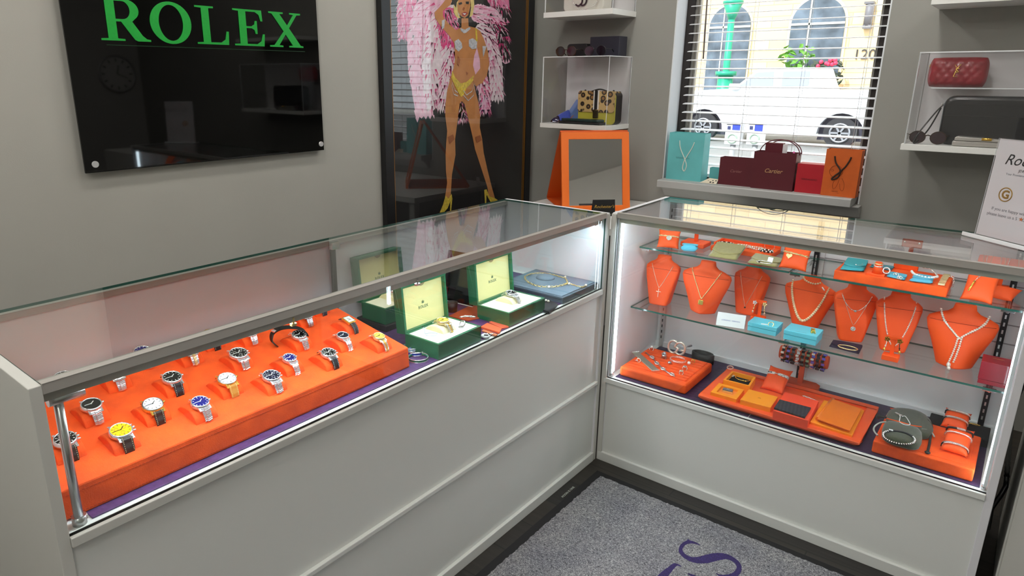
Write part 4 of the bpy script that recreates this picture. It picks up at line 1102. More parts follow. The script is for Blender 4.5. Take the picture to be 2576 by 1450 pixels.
# 5 layered
t, i = BUSTS[4]; nk = neck('pair of layered silver chains with a round pendant on the fifth bust'); p1 = on_bust(t, i, uu(.043, .152, .102)); p2_ = on_bust(t, i, vee(.040, .148, .054, .1)); setloc(nk, p2_[len(p2_)//2])
P(MB().tube(p1, .0009, 5), 'short_chain', SILVER, nk); P(MB().tube(p2_, .0009, 5), 'long_chain', ROSE, nk)
mb = MB()
for k in (3, 6, 10, 13, 17, 21): mb.ball(p1[k], .0021, 8)
P(mb, 'chain_stations', SILVER, nk)
c = on_bust(t, i, [(0,.044)], .002)[0]; M = Matrix.Translation(c) @ Matrix.Rotation(t.rotation_euler.z, 4, 'Z') @ Matrix.Rotation(PI/2-.15, 4, 'X')
P(MB().cyl((0,0,-.001),(0,0,.0014),.0072,24).ring((0,0,.0016),.0066,.0011,n=24).ball((0,0,.0016),.0026,10).xf(M), 'round_pendant', SILVER, nk)
P(MB().box(-.0035,.0035,-.0012,.001,-.0035,.0035).xf(Matrix.Translation(p1[13]) @ Matrix.Rotation(t.rotation_euler.z, 4, 'Z')), 'square_charm', SILVER, nk)
# 6 pearl strand
t, i = BUSTS[5]; nk = neck('long even white pearl strand on the sixth bust'); pts = on_bust(t, i, uu(.043, .162, .020), .002); setloc(nk, pts[len(pts)//2])
P(beads(pts, .0023, .0049, n=8), 'pearls', PEARL, nk)
# 7 lariat
t, i = BUSTS[6]; nk = neck('double strand white pearl lariat crossing on the rightmost bust'); mb = MB()
for dx in (-.0045, .0045):
    a = on_bust(t, i, [(-.056+dx*.3,.160-dx),(-.052+dx*.3,.150-dx),(-.040+dx,.130-dx),(-.02+dx,.110-dx),(-.004+dx,.094-dx)], .0028)
    b_ = on_bust(t, i, [(.058+dx*.3,.158+dx),(.053+dx*.3,.146+dx),(.036+dx,.126+dx),(.016+dx,.110+dx),(.0+dx,.094+dx)], .0028)
    d_ = on_bust(t, i, [(.0+dx,.096),(-.002+dx,.07),(-.006+dx*1.1,.04),(-.010+dx*1.3,.012 if dx < 0 else .022)], .0028)
    for q in (a, b_, d_): beads(q, .0030, .0063, n=8, mb=mb)
c = on_bust(t, i, [(-.014,.010)], .004)[0]; setloc(nk, c)
P(mb, 'pearls', PEARL, nk)
mb = MB().ball(c, .0058, 14, sz=1.3).ball(c+Vector((.002,-.002,-.009)), .0052, 14)
P(mb, 'drop_pearls', PEARL, nk)
# ================================================================ display pillows and pouches
def pillow(label, base, w, d, lean, rz, name='display_pillow', th=.022, m=None, group=None):
    """base = middle of the lower edge; leans back by `lean` from the vertical"""
    t = thing(name, label, 'pillow', base, rz, group)
    n = 16; secs_t = {}
    def S_(u, v, s):
        pin = .09
        x = w/2*u*(1-pin*(1-abs(v)**3)); y = d/2*v*(1-pin*(1-abs(u)**3)) + d/2*(1-pin*.2)
        q = (max(0, 1-abs(u)**2.6))*(max(0, 1-abs(v)**2.6))
        return Vector((x, y, s*th/2*q**.55))
    mb = MB()
    for s in (-1, 1):
        vs = [S_(-1+2*i/n, -1+2*j/n, s) for j in range(n+1) for i in range(n+1)]
        fs = [(j*(n+1)+i, j*(n+1)+i+1, (j+1)*(n+1)+i+1, (j+1)*(n+1)+i) for j in range(n) for i in range(n)]
        mb.add(vs, fs, 0, True)
    F = frame(Vector((0,0,.002)), (1,0,0), Vector((0, math.sin(lean), math.cos(lean))))
    mb.xf(F); mb.build('pillow_body', m or ORANGE_L, t, smooth_all=True)
    W_ = WM(t)
    def surf(u, v, off=.0012): return W_ @ (F @ (S_(max(-1,min(1,u)), v, 1)+Vector((0,0,off))))
    return t, surf
def over(surf, v, u0=-1.0, u1=1.0, n=18, off=.002, dv=0): return [surf(u0+(u1-u0)*i/n, v+dv*i/n, off) for i in range(n+1)]

t, sf = pillow('small orange pillow at the left end of the upper shelf with a disc bracelet', (.136, .222, TU), .078, .072, .55, .30, group='orange display pillows')
br = thing('bracelet', 'gold link bracelet with a round disc tag on the leftmost orange pillow', 'bracelet', sf(0, .3))
P(chain(over(sf, .25, -1.02, 1.02, dv=-.05, off=.003), .0095, .0014), 'links', GOLD_P, br)
c = sf(.05, .0, .004); M = Matrix.Translation(c) @ Matrix.Rotation(.3, 4, 'Z') @ Matrix.Rotation(PI/2-.55, 4, 'X')
P(MB().cyl((0,0,-.0008),(0,0,.0008),.0095,28).xf(M), 'disc_tag', SILVER, br)
t, sf = pillow('small orange pillow with a heart charm bracelet in the middle of the upper shelf', (.563, .212, TU), .085, .078, .50, -.03, group='orange display pillows')
br = thing('bracelet', 'pale gold link bracelet with a heart charm on the second orange pillow', 'bracelet', sf(0, .4))
P(chain(over(sf, .45, -1.02, 1.02, dv=-.22, off=.003), .0105, .0015), 'links', GOLD_P, br)
c = sf(-.42, .05, .004); M = Matrix.Translation(c) @ Matrix.Rotation(PI/2-.5, 4, 'X')
ht = [(.0, -.011)]+[(.0095*math.sin(a)**3*1.0, .0006*(13*math.cos(a)-5*math.cos(2*a)-2*math.cos(3*a)-math.cos(4*a))*1.0) for a in [2*PI*k/24 for k in range(1, 24)]]
ht = [(.0095*math.sin(a)**3, .00062*(13*math.cos(a)-5*math.cos(2*a)-2*math.cos(3*a)-math.cos(4*a))) for a in [2*PI*k/28 for k in range(28)]]
P(MB().prism(ht, lambda a, b_, d: Vector((a, b_, d)), -.0008, .0008).xf(M), 'heart_charm', GOLD_P, br)
t, sf = pillow('tall orange display pillow at the right end of the upper shelf with a bar pendant', (1.045, .195, TU), .074, .092, .62, -.10, group='orange display pillows')
nk = thing('necklace', 'fine chain with a slim gold bar pendant on the right orange pillow', 'necklace', sf(-.3, .2))
a = sf(-.42, .28, .002)
P(MB().tube([sf(-.02,.96,.002), sf(-.2,.62,.002), a, sf(-.28,.62,.002), sf(-.16,.97,.002)], .0006, 5), 'fine_chain', SILVER, nk)
d_ = (sf(-.62,-.42,.003)-sf(-.42,.26,.003)).normalized()
P(MB().cyl(sf(-.42,.26,.004), sf(-.42,.26,.004)+d_*.034, .0024, 8), 'bar_pendant', GOLD, nk)
pillow('orange pillow lying flat at the far right of the upper shelf behind the bar pendant', (1.092, .272, TU), .062, .068, 1.25, -.3, group='orange display pillows')

# T stand, riser boxes
ts = thing('earring_stand', 'bare orange display stand with a post, behind the leftmost pillow', 'display stand', (.190, .335, TU))
P(MB().box(.150, .238, .300, .375, TU, TU+.016), 'base', ORANGE_L, ts, bevel=.003)
P(MB().box(.187, .201, .335, .341, TU+.016, TU+.075), 'post', ORANGE_L, ts, bevel=.001)
def pouch(name, label, pts, z, h, m, flap=.55, group=None, lift=0):
    """flat envelope pouch over four ground points (front left, front right, back right, back left)"""
    a, b, c, d = [Vector((*p[:2], z)) for p in pts]
    ctr = (a+b+c+d)/4
    t = thing(name, label, 'pouch', ctr, 0, group)
    n = 10; mb = MB(); top = []
    def G(u, v, zz): return a.lerp(b, u).lerp(d.lerp(c, u), v)+Vector((0,0,zz+lift*v))
    vs = []; 
    for s in (0, 1):
        for j in range(n+1):
            for i in range(n+1):
                u, v = i/n, j/n; e = min(u, 1-u, v, 1-v)
                vs.append(G(u, v, h*(.5+(.5 if s else -.5)*min(1, e*5)**.5)))
    N = (n+1)*(n+1); fs = []
    for s in (0, 1):
        for j in range(n):
            for i in range(n): 
                k = s*N+j*(n+1)+i; fs.append((k, k+1, k+n+2, k+n+1))
    mb.add(vs, fs, 0, True); P(mb, 'pouch_body', m, t)
    # flap: curved sheet folded over the top from the back
    fl = MB(); rows = []
    for j in range(9):
        v = 1-(1-flap*.0)*j/8
        row = []
        for i in range(13):
            u = i/12; vv = 1-(1-(.16+.26*abs(2*u-1)**2.2))*j/8
            row.append(G(.01+.98*u, vv, h*1.0+.0012*(1-abs(2*u-1)**4)+.0006))
        rows.append(row)
    bot = [[p-Vector((0,0,.0012)) for p in r_] for r_ in rows]
    for k, rr in enumerate((rows, bot)):
        fl.add([p for r_ in rr for p in r_], [(j*13+i, j*13+i+1, (j+1)*13+i+1, (j+1)*13+i) for j in range(8) for i in range(12)], 0, True)
    e = rows[-1]+bot[-1][::-1]; fl.add(rows[-1]+bot[-1], [(i, i+1, 14+i, 13+i) for i in range(12)])
    P(fl, 'flap', m, t)
    return t
BLUE_S = mat('pale_blue_suede', (96, 178, 206), .8, bump=(300,.3))
pouch('jewellery_pouch', 'small bright blue pouch on the upper shelf right of the leftmost pillow', [(.184,.222),(.238,.238),(.232,.265),(.180,.252)], TU, .022, mat('bright_blue_suede', (96, 196, 226), .8), group='jewellery pouches')
pouch('jewellery_pouch', 'larger olive velvet envelope pouch on the upper shelf in front of the glitter bracelets', [(.296,.192),(.391,.194),(.388,.292),(.288,.288)], TU, .012, OLIVE, group='jewellery pouches', lift=.026)
pouch('jewellery_pouch', 'smaller olive velvet pouch under a silver bangle on the upper shelf', [(.427,.193),(.519,.193),(.520,.272),(.422,.290)], TU, .012, OLIVE, group='jewellery pouches', lift=.006)
p = at(1550+1800/4.833, 560+490/4.833, 'z', TU+.014)
bg_ = thing('bangle', 'slim silver bangle with a dark stone lying on the smaller olive pouch', 'bangle', p)
P(MB().ring(p+Vector((0,0,.002)), .024, .0013, n=34, sy=.62), 'hoop', SILVER, bg_); P(MB().ball(p+Vector((-.012,-.014,.004)), .003, 10), 'stone', BLACK, bg_)
P(MB().box(-.008,.008,-.0005,.0005,0,.016).xf(Matrix.Translation(p+Vector((.013,.014,.002))) @ Matrix.Rotation(-.5,4,'X')), 'price_tag', WHITE, bg_)
# glitter bracelet box
tb_ = thing('bracelet_tray', 'orange tray of glittering beaded bracelets behind the large olive pouch', 'tray', (.37, .36, TU))
x0, x1, y0, y1 = .262, .470, .300, .418
P(MB().box(x0, x1, y0, y1, TU, TU+.018), 'tray_body', ORANGE, tb_, bevel=.003)
P(MB().box(x0, x1, y1-.008, y1, TU+.018, TU+.036).box(x0, x0+.008, y0+.03, y1, TU+.018, TU+.026), 'tray_rim', ORANGE, tb_, bevel=.002)
rnd = random.Random(11)
for k, (lab, cx_, cy_, rr, ms) in enumerate((('beaded bracelet of black and white crystals at the left of the glitter tray', .300, .350, .024, (BLACK, SILVER)),
     ('white crystal link bracelet in the middle of the glitter tray', .362, .352, .023, (SILVER, ROSE)), ('rose gold chain bracelet right of the middle of the glitter tray', .408, .345, .022, (ROSE, SILVER)), ('dense crystal bracelet with a teardrop tag at the right of the glitter tray', .446, .330, .019, (SILVER, BLACK)))):
    t = thing('bracelet', lab, 'bracelet', (cx_, cy_, TU+.018), group='bracelets on the glitter tray')
    for q, m_ in enumerate(ms):
        mb = MB()
        for a in range(18):
            if a % 2 == q: mb.ball((rr*math.cos(a*2*PI/18), rr*.7*math.sin(a*2*PI/18), .004), .0038+rnd.random()*.0006, 8)
        mb.build('beads', m_, t)
t = thing('bangle', 'thin silver hoop standing upright at the right of the glitter tray', 'bangle', (.448, .352, TU+.018))
MB().ring((0,0,.017), .0165, .0008, RX(PI/2), n=30).build('hoop', SILVER, t)
# long riser with blue suede pieces
rx0, rx1, ry0, ry1 = .688, .977, .193, .352
tag(MB().box(rx0, rx1, ry0, ry1, TU, TU+.0275).build('display_riser', ORANGE, world=True, bevel=.002), 'long orange riser block on the upper right shelf carrying blue suede pouches', 'riser')
TR = TU+.0275
def C5(a, b): return (1950+a/4.027, 600+b/4.027)
def gp(a, b, z): p = at(*C5(a, b), 'z', z); return (p.x, p.y)
pouch('jewellery_pouch', 'teal suede drawstring pouch at the left end of the long orange riser', [gp(655,330,TR), gp(895,350,TR), gp(945,225,TR+.01), gp(735,195,TR+.01)], TR, .010, TEAL_S, group='jewellery pouches')
p = at(*C5(820,270), 'z', TR+.014)
nk = thing('necklace', 'fine chain with a tiny pendant on the teal pouch', 'necklace', p)
P(MB().tube(spline([p+Vector((.01,.035,0)), p+Vector((.014,.015,0)), p+Vector((.004,.0,.0))], 6), .0006, 5), 'fine_chain', SILVER, nk); P(MB().ball(p+Vector((0,-.002,.001)), .0024, 8), 'pendant', SILVER, nk)
pouch('jewellery_pouch', 'dusky teal suede square behind the orange ring cone', [gp(950,295,TR), gp(1175,335,TR), gp(1210,285,TR+.006), gp(985,262,TR+.006)], TR, .006, mat('dusky_teal_suede', (74, 132, 146), .8), group='jewellery pouches')
pouch('jewellery_pouch', 'small blue suede square holding two rings on the long riser', [gp(1125,395,TR), gp(1310,435,TR), gp(1340,375,TR+.006), gp(1155,340,TR+.006)], TR, .007, BLUE_S, group='jewellery pouches')
pouch('jewellery_pouch', 'rounded blue suede pouch with a pearl bracelet across it on the long riser', [gp(1350,445,TR), gp(1590,475,TR), gp(1610,380,TR+.014), gp(1425,352,TR+.014)], TR, .012, BLUE_S, group='jewellery pouches')
p = at(*C5(1025,375), 'z', TR)
rc_ = thing('ring_cone', 'orange ring cone on a square foot at the middle of the long riser', 'display stand', p)
P(MB().box(p.x-.026, p.x+.022, p.y-.012, p.y+.030, TR, TR+.006), 'foot', ORANGE_L, rc_, bevel=.001)
P(MB().cyl(p+Vector((0,.008,.006)), p+Vector((0,.008,.040)), .0145, 24, r1=.0085), 'cone', ORANGE_L, rc_)
for lab, dz, rr in (('gold trimmed ring at the top of the orange ring cone', .036, .0100), ('wide white gold ring lower on the orange ring cone', .029, .0112)):
    r_ = thing('ring', lab, 'ring', p+Vector((0,.008,dz)))
    P(MB().ring(p+Vector((0,.008,dz)), rr, .0016, RX(.15), n=24), 'band', SILVER if dz < .03 else GOLD_P, r_)
q = p+Vector((.022,.012,.006)); r_ = thing('ring', 'large silver dome ring leaning on the orange ring cone', 'ring', q)
P(MB().ring(q+Vector((0,0,.010)), .009, .0022, RX(1.2), n=24, rz=.004), 'band', SILVER, r_)
for k, (a, b_, lab) in enumerate(((1225,375,'small round silver ring on the blue suede square, left of two'), (1260,405,'small silver bow ring on the blue suede square, right of two'))):
    q = at(*C5(a, b_), 'z', TR+.008); r_ = thing('ring', lab, 'ring', q); P(MB().ring(q+Vector((0,0,.0022)), .0065, .0011, RX(.5), n=20).ball(q+Vector((0,-.006,.004)), .003, 10), 'band', SILVER, r_)
pp = [Vector((*gp(a, b_, TR), TR+.0135)) for a, b_ in ((1375,378),(1400,405),(1450,425),(1510,440),(1570,445),(1640,432))]
bt = thing('pearl_bracelet', 'white oval bead bracelet draped over the rounded blue pouch', 'bracelet', pp[0])
P(beads(spline(pp, 5), .0038, .0085, n=8), 'beads', WHITE, bt); P(chain([Vector((*gp(a, b_, TR), TR+.014)) for a, b_ in ((1470,330),(1510,345),(1560,350),(1590,375),(1640,432))], .008, .001), 'links', SILVER, bt)
pp = [Vector((*gp(a, b_, TR), TR+.003)) for a, b_ in ((1740,378),(1720,405),(1700,440),(1680,480))]
bt = thing('link_bracelet', 'broad gold and silver flat link bracelet at the right end of the long riser', 'bracelet', pp[1])
mb = MB()
for q in spline(pp, 3): mb.obox(q, .017, .009, .003, RZ(.2))
P(mb, 'links', GOLD_P, bt, bevel=.001)
pp = [Vector((rx1-.012, .33, TR+.003)), Vector((rx1+.002, .325, TR+.002)), Vector((rx1+.004, .318, TR-.010)), Vector((rx1+.004, .31, TU+.004))]
tag(chain(pp, .007, .0009).build('chain_bracelet', SILVER, world=True), 'thin silver chain hanging over the right end of the long riser', 'bracelet')
tag(MB().box(.822, .886, .338, .356, TR, TR+.034).build('display_block', ORANGE, world=True, bevel=.002), 'small upright orange block at the back of the long riser', 'riser')
# earring T stand at the back, bracelet roll
p = at(2287, 655, 'y', .405)
es = thing('earring_stand', 'dark orange T shaped earring stand with two studs at the back of the upper shelf', 'display stand', (p.x, .405, TU))
ORD = mat('rust_orange_suede', (190, 70, 28), .85)
P(MB().box(p.x-.006, p.x+.006, .402, .408, TU+.006, .905), 'post', ORD, es); P(MB().box(p.x-.025, p.x+.025, .385, .425, TU, TU+.008), 'base', ORD, es, bevel=.001)
P(MB().box(p.x-.027, p.x+.027, .400, .410, .905, .930), 'crossbar', ORD, es, bevel=.002)
for s, lab in ((-1, 'left crystal stud on the T shaped earring stand'), (1, 'right crystal stud on the T shaped earring stand')):
    tag(MB().ball((p.x+s*.019, .397, .921), .0042, 10).build('stud_earring', SILVER, world=True), lab, 'earring')
a, b_ = Vector((1.025, .385, .885)), Vector((1.145, .385, .885))
rl = thing('bracelet_roll', 'pinkish orange suede roll of thin bracelets at the back right of the upper shelf', 'bracelet stand', (1.085, .385, TU))
P(MB().cyl(a, b_, .030, 32), 'roll', ORANGE, rl, bevel=.004); P(MB().box(1.06, 1.11, .36, .41, TU, TU+.01).box(1.078, 1.092, .38, .39, TU+.01, .86), 'foot', ORANGE, rl)
for k, xx in enumerate((1.036, 1.045, 1.058, 1.076, 1.088, 1.098, 1.116, 1.134)):
    tag(MB().ring((xx, .385, .885), .0312, .0008, RY(PI/2) @ RX(.1*(k % 3-1)), n=36, k=5).build('thin_bracelet', SILVER if k % 2 else GOLD_P, world=True), 'thin chain bracelet on the suede roll, %s from the left' % ('first second third fourth fifth sixth seventh eighth'.split()[k]), 'bracelet', 'thin bracelets on the suede roll')

# ================================================================ middle shelf, front row
nm = thing('name_card', 'small white folded card with grey capitals on the middle shelf', 'card', (.398, .185, TM))
xa = (Vector((.4419,.1866,0))-Vector((.3507,.1664,0))).normalized(); nn = Vector((xa.y, -xa.x, 0))
F = frame(Vector((.352, .180, TM)), xa, Vector((0,0,1))-nn*.55)
P(MB().box(0, .092, 0, .046, -.001, 0).xf(F), 'front_leaf', WHITE, nm); 
F2 = frame(Vector((.352, .180, TM))-nn*.045, xa, Vector((0,0,1))+nn*.55)
P(MB().box(0, .092, 0, .046, -.001, 0).xf(F2), 'back_leaf', WHITE, nm)
P(text_mb('LORIANN  VIERMAN', .0066, depth=.0003).xf(F @ Matrix.Translation((.046, .021, .0003))), 'lettering', mat('card_grey_print', (128, 140, 190), .6), nm)
def lid_box(label, x0, x1, y0, y1, z, h, m, rz=0, lidh=.45, gap=True):
    t = thing('gift_box', label, 'box', ((x0+x1)/2, (y0+y1)/2, z), rz)
    w, d = (x1-x0)/2, (y1-y0)/2
    MB().box(-w+.001, w-.001, -d+.001, d-.001, 0, h*(1-lidh)-.0008).build('box_base', m, t, bevel=.0008)
    MB().box(-w, w, -d, d, h*(1-lidh), h).build('lid', m, t, bevel=.0012)
    return t
lid_box('left pale blue gift box on the middle shelf, with a gold ring on it', .452, .546, .196, .268, TM, .030, TEAL_BOX)
lid_box('right pale blue gift box on the middle shelf, with a square gold charm', .569, .669, .192, .276, TM, .032, TEAL_BOX)
q = at(1550+1880/4.833, 560+1255/4.833, 'z', TM+.030); r_ = thing('ring', 'gold ring lying on the left pale blue box', 'ring', q)
P(MB().ring(q+Vector((0,0,.004)), .0085, .0014, RX(.9), n=22), 'band', GOLD_P, r_)
q = at(1550+1800/4.833, 560+1240/4.833, 'z', TM+.030); tag(MB().obox(q+Vector((0,0,.0006)), .020, .008, .001, RZ(.4)).build('paper_tag', WHITE, world=True), 'white paper tag lying on the left pale blue box', 'tag')
q = at(*C5(375, 960), 'z', TM+.032); tag(MB().obox(q+Vector((0,.004,.007)), .012, .009, .013, RZ(.3)).ring(q+Vector((.004,-.003,.004)), .006, .0009, RX(1.1), n=18).build('square_charm', GOLD, world=True, bevel=.0008), 'square gold charm ring standing on the right pale blue box', 'ring')
q = at(*C5(255, 952), 'z', TM+.032); tag(text_mb("TIFFANY & Co.", .0055, depth=.0002).xf(Matrix.Translation(q+Vector((.002,0,.0001))) @ Matrix.Rotation(.05,4,'Z')).build('lid_print', mat('box_grey_print', (70, 120, 130), .6), world=True), None)
o = bpy.data.objects.get('lid_print')
gb = [x for x in bpy.data.objects if x.name.startswith('gift_box')][-1]
o.location = WM(gb).inverted() @ o.location; o.parent = gb
def flower_stand(label, x, y, labs):
    t = thing('earring_stand', label, 'display stand', (x, y, TM))
    MB().box(-.022, .022, -.016, .018, 0, .017).build('base', ORANGE_L, t, bevel=.002)
    MB().box(-.0055, .0055, .006, .010, .017, .068).build('post', ORANGE_L, t)
    MB().box(-.020, .020, .005, .011, .062, .074).build('crossbar', ORANGE_L, t, bevel=.0015)
    for s, lab, ms in labs:
        e = thing('earring', lab, 'earring', (x+s*.0165, y+.001, TM+.064), group='flower drop earrings')
        mb = MB()
        for k in range(5): mb.ball((.0052*math.cos(k*1.257), -.002, .0052*math.sin(k*1.257)), .0032, 8)
        mb.ball((0,-.004,0), .0028, 8); mb.build('flower', ms[0], e)
        MB().tube([(0,-.003,-.004),(.001*s,-.003,-.018),(.003*s,-.003,-.030)], .0012, 6).ball((.002*s,-.003,-.022), .0026, 8).build('drop', ms[1], e)
        MB().ball((.0035*s,-.003,-.034), .0036, 8, sz=1.6).build('tip', ms[2], e)
flower_stand('orange earring stand in front of the thread pendant bust', .450, .318, ((-1, 'gold flower drop earring, left one on the left stand', (SILVER, GOLD_P, ROSE)), (1, 'gold flower drop earring, right one on the left stand', (GOLD_P, GOLD_P, ROSE))))
flower_stand('orange earring stand in front of the pearl strand bust', .871, .222, ((-1, 'dark gold cluster earring, left one on the right stand', (mat('antique_gold', (150,110,40), .35, 1), PEARL, GOLD)), (1, 'dark gold cluster earring, right one on the right stand', (MATS['antique_gold'], BLACK, GOLD))))
pouch('jewellery_pouch', 'dark purple cloth pouch under a gold bangle on the middle shelf', [(.704,.206),(.790,.198),(.786,.278),(.702,.268)], TM, .007, mat('dark_purple_cloth', (48, 38, 58), .85), group='jewellery pouches')
q = at(*C5(735, 1112), 'z', TM+.010); tag(MB().ring(q+Vector((0,0,.0016)), .027, .0018, n=40, sy=.62).build('bangle', GOLD_P, world=True), 'pale gold bangle lying on the dark purple pouch', 'bangle')
RED_L = mat('red_leatherette', (140, 16, 34), .35, bump=(200,.15), coat=.3)
rb = lid_box('glossy red box at the right end of the middle shelf', 1.087, 1.151, .195, .262, TM, .066, RED_L, lidh=.8)
text_mb('Cartier', .009, shear=.3, depth=.0003).xf(Matrix.Translation((.002, .012, .0662))).build('gold_lettering', GOLD, rb)

# ================================================================ deck: ring tray
rt_ = thing('ring_tray', 'slotted orange suede ring tray at the left of the right case deck', 'tray', (.184, .193, MR))
P(MB().box(.057, .311, .068, .318, MR, MR+.037), 'tray_body', ORANGE, rt_, bevel=.008, seg=3)
mb = MB()
for k in range(9):
    y = .098+k*.0235
    mb.box(.072, .296, y, y+.018, MR+.036, MR+.0405)
P(mb, 'slot_roll', ORANGE, rt_, bevel=.004, seg=3)
ZT = MR+.041
K = 1994/220
def rp(a, b_, z=ZT): return at(1580+a/K, 840+b_/K, 'z', z)
def axis_slab(pa, pb, w, th, m, name, par=None, z=ZT, bump=None, **k):
    d_ = (pb-pa); L_ = d_.length; M = frame(pa, d_, Vector((-d_.y, d_.x, 0)))
    return MB().box(0, L_, -w/2, w/2, 0, th).xf(M)
pa, pb = rp(170, 440), rp(625, 850)
wb_ = thing('mesh_bracelet', 'wide flat woven silver bracelet lying diagonally across the orange ring tray', 'bracelet', pa)
P(axis_slab(pa, pb, .027, .0035, None, ''), 'woven_band', mat('woven_silver', (196, 194, 176), .35, 1, noise=(600,.35), bump=(900,.8)), wb_, bevel=.001)
d_ = (pb-pa).normalized(); P(MB().obox(pa+Vector((0,0,.004))-d_*.002, .006, .032, .005, RZ(math.atan2(d_.y,d_.x))).obox(pb+Vector((0,0,.0025))+d_*.002, .005, .029, .005, RZ(math.atan2(d_.y,d_.x))), 'clasp', SILVER, wb_, bevel=.001)
lb = thing('link_bracelet', 'silver oval link bracelet lying diagonally beside the woven bracelet', 'bracelet', rp(545, 560))
pts = [rp(*q) for q in ((400,440),(545,560),(670,690),(790,810),(900,895),(1000,950),(1060,985))]
P(MB().tube([p+Vector((0,0,.002)) for p in pts], .0022, 8), 'bar', STEEL_D, lb)
for q in ((545,555),(655,690),(795,820),(1000,945)):
    c = rp(*q)+Vector((0,0,.003)); mb = MB().ring(c, .0105, .0026, RZ(-.9), n=22, sy=.62)
    P(mb, 'oval_link', SILVER, lb)
cf = thing('cuff_bracelet', 'slim silver double cuff with a white bead on the orange ring tray', 'bracelet', rp(1130, 600))
c = rp(1135, 625)+Vector((0,0,.004))
P(MB().ring(c, .029, .0011, n=40, a0=.9, a1=2*PI+.4, sy=.85).ring(c+Vector((0,0,.004)), .029, .0011, n=40, a0=.9, a1=2*PI+.4, sy=.85), 'hoops', SILVER, cf)
P(MB().ball(rp(1385, 690)+Vector((0,0,.004)), .006, 12), 'end_bead', WHITE, cf); P(MB().ball(rp(945,690)+Vector((0,0,.005)), .0075, 10, sz=.8), 'end_knot', STEEL_D, cf)
for lab, a, b_, m_, r0 in (('silver ring with a large domed top at the back left of the ring tray', 530, 370, SILVER, .0085), ('tall dark silver cluster ring in the middle of the ring tray', 815, 560, STEEL_D, .0085), ('plain rose gold ring with a bow at the left of the ring tray', 240, 630, ROSE, .0075), ('gold butterfly ring at the right of the ring tray', 1480, 660, GOLD, .006), ('silver ring with a round dark centre near the right edge of the tray', 1290, 820, SILVER, .0085), ('silver and gold ring at the front right of the ring tray', 1210, 920, SILVER, .007)):
    c = rp(a, b_); t = thing('ring', lab, 'ring', c, group='rings on the orange ring tray')
    P(MB().ring(c+Vector((0,0,.004)), r0, .0016, RX(1.35), n=22), 'band', m_, t)
    if 'domed' in lab: P(MB().ball(c+Vector((0,0,.012)), .0075, 14), 'dome', m_, t)
    elif 'cluster' in lab: P(MB().cyl(c+Vector((0,0,.004)), c+Vector((0,0,.016)), .0085, 14).ball(c+Vector((0,.002,.020)), .006, 10).ball(c+Vector((.005,-.003,.019)), .004, 8).ball(c+Vector((-.005,-.003,.019)), .004, 8), 'cluster', m_, t)
    elif 'bow' in lab: P(MB().ball(c+Vector((-.002,-.008,.005)), .003, 8).box(c.x-.010,c.x-.002,c.y-.0095,c.y-.0075,c.z+.004,c.z+.0056), 'bow', SILVER, t)
    elif 'butterfly' in lab: P(MB().ball(c+Vector((-.004,0,.011)), .004, 8, sz=.5).ball(c+Vector((.004,.001,.011)), .004, 8, sz=.5), 'wings', m_, t)
    else:
        P(MB().cyl(c+Vector((0,0,.010)), c+Vector((0,0,.0135)), .0068, 16), 'top_plate', m_, t)
        P(MB().ball(c+Vector((0,0,.0135)), .003, 10, sz=.5), 'centre_stone', BLACK if 'dark' in lab else GOLD, t)
# double letter belt
bl = thing('belt', 'rolled black leather belt with a large double letter buckle behind the ring tray', 'belt', (.232, .39, MR))
pa = at(1735, 905, 'z', MR); 
cc = Vector((.245, .392, MR)); n = 60; pts = []
for k in range(n+1):
    a = 2*PI*2.2*k/n; rr = .026+.006*k/n
    pts.append(cc+Vector((rr*1.35*math.cos(a-1.2), rr*.75*math.sin(a-1.2), .019)))
secs = []
for i, p in enumerate(pts):
    t_ = (pts[min(i+1,n)]-pts[max(i-1,0)]).normalized(); nv = Vector((-t_.y, t_.x, 0))
    secs.append([p+nv*.0014+Vector((0,0,-.019)), p-nv*.0014+Vector((0,0,-.019)), p-nv*.0014+Vector((0,0,.019)), p+nv*.0014+Vector((0,0,.019))])
P(MB().loft(secs), 'leather_strap', BLACK_L, bl)
mb = MB()
Fy = .332
def gring(u, v): return at(1580+u/K, 840+v/K, 'y', Fy)
for (cxp, cyp, rx, ry, a0, a1) in ((1030, 295, 112, 140, .55, 2*PI-.15), (1180, 340, 118, 140, PI+.65, 3*PI-.2)):
    pts = []
    for k in range(29):
        a = a0+(a1-a0)*k/28; pts.append(gring(cxp+rx*math.cos(a), cyp-ry*math.sin(a)))
    mb.tube(pts, .0046, 8)
mb.tube([gring(1140, 320), gring(1085, 312)], .0042, 8); mb.tube([gring(1290, 390), gring(1200, 380)], .0042, 8)
P(mb, 'letter_buckle', mat('antique_silver', (240, 236, 224), .25, .5), bl)
MB().tube([gring(1290, 300), gring(1290,300)+Vector((.015,.03,0))], .004, 8).build('buckle_bar', STEEL_D, bl, world=True)

# ================================================================ deck: long leather tray
X0, X1, Y0, Y1 = .360, .852, .056, .358
lt = thing('leather_tray', 'long shallow orange leather tray holding boxes and wallets in the right case', 'tray', ((X0+X1)/2, (Y0+Y1)/2, MR))
OT = mat('bright_orange_leather', (244, 92, 36), .5, bump=(300,.15))
cx_, cy_ = (X0+X1)/2, (Y0+Y1)/2; w, d = X1-X0, Y1-Y0; rw = .030
mb = MB().frustum((cx_, cy_, MR), (w-.030, d-.030), (w, d), .014)
P(mb, 'tray_body', OT, lt, bevel=.003)
mb = MB().box(X0, X1, Y0, Y0+rw, MR+.014, MR+.022).box(X0, X1, Y1-rw, Y1, MR+.014, MR+.022).box(X0, X0+rw, Y0+rw, Y1-rw, MR+.014, MR+.022).box(X1-rw, X1, Y0+rw, Y1-rw, MR+.014, MR+.022)
P(mb, 'tray_rim', OT, lt, bevel=.002)
ZB = MR+.014
K5 = 2094/260
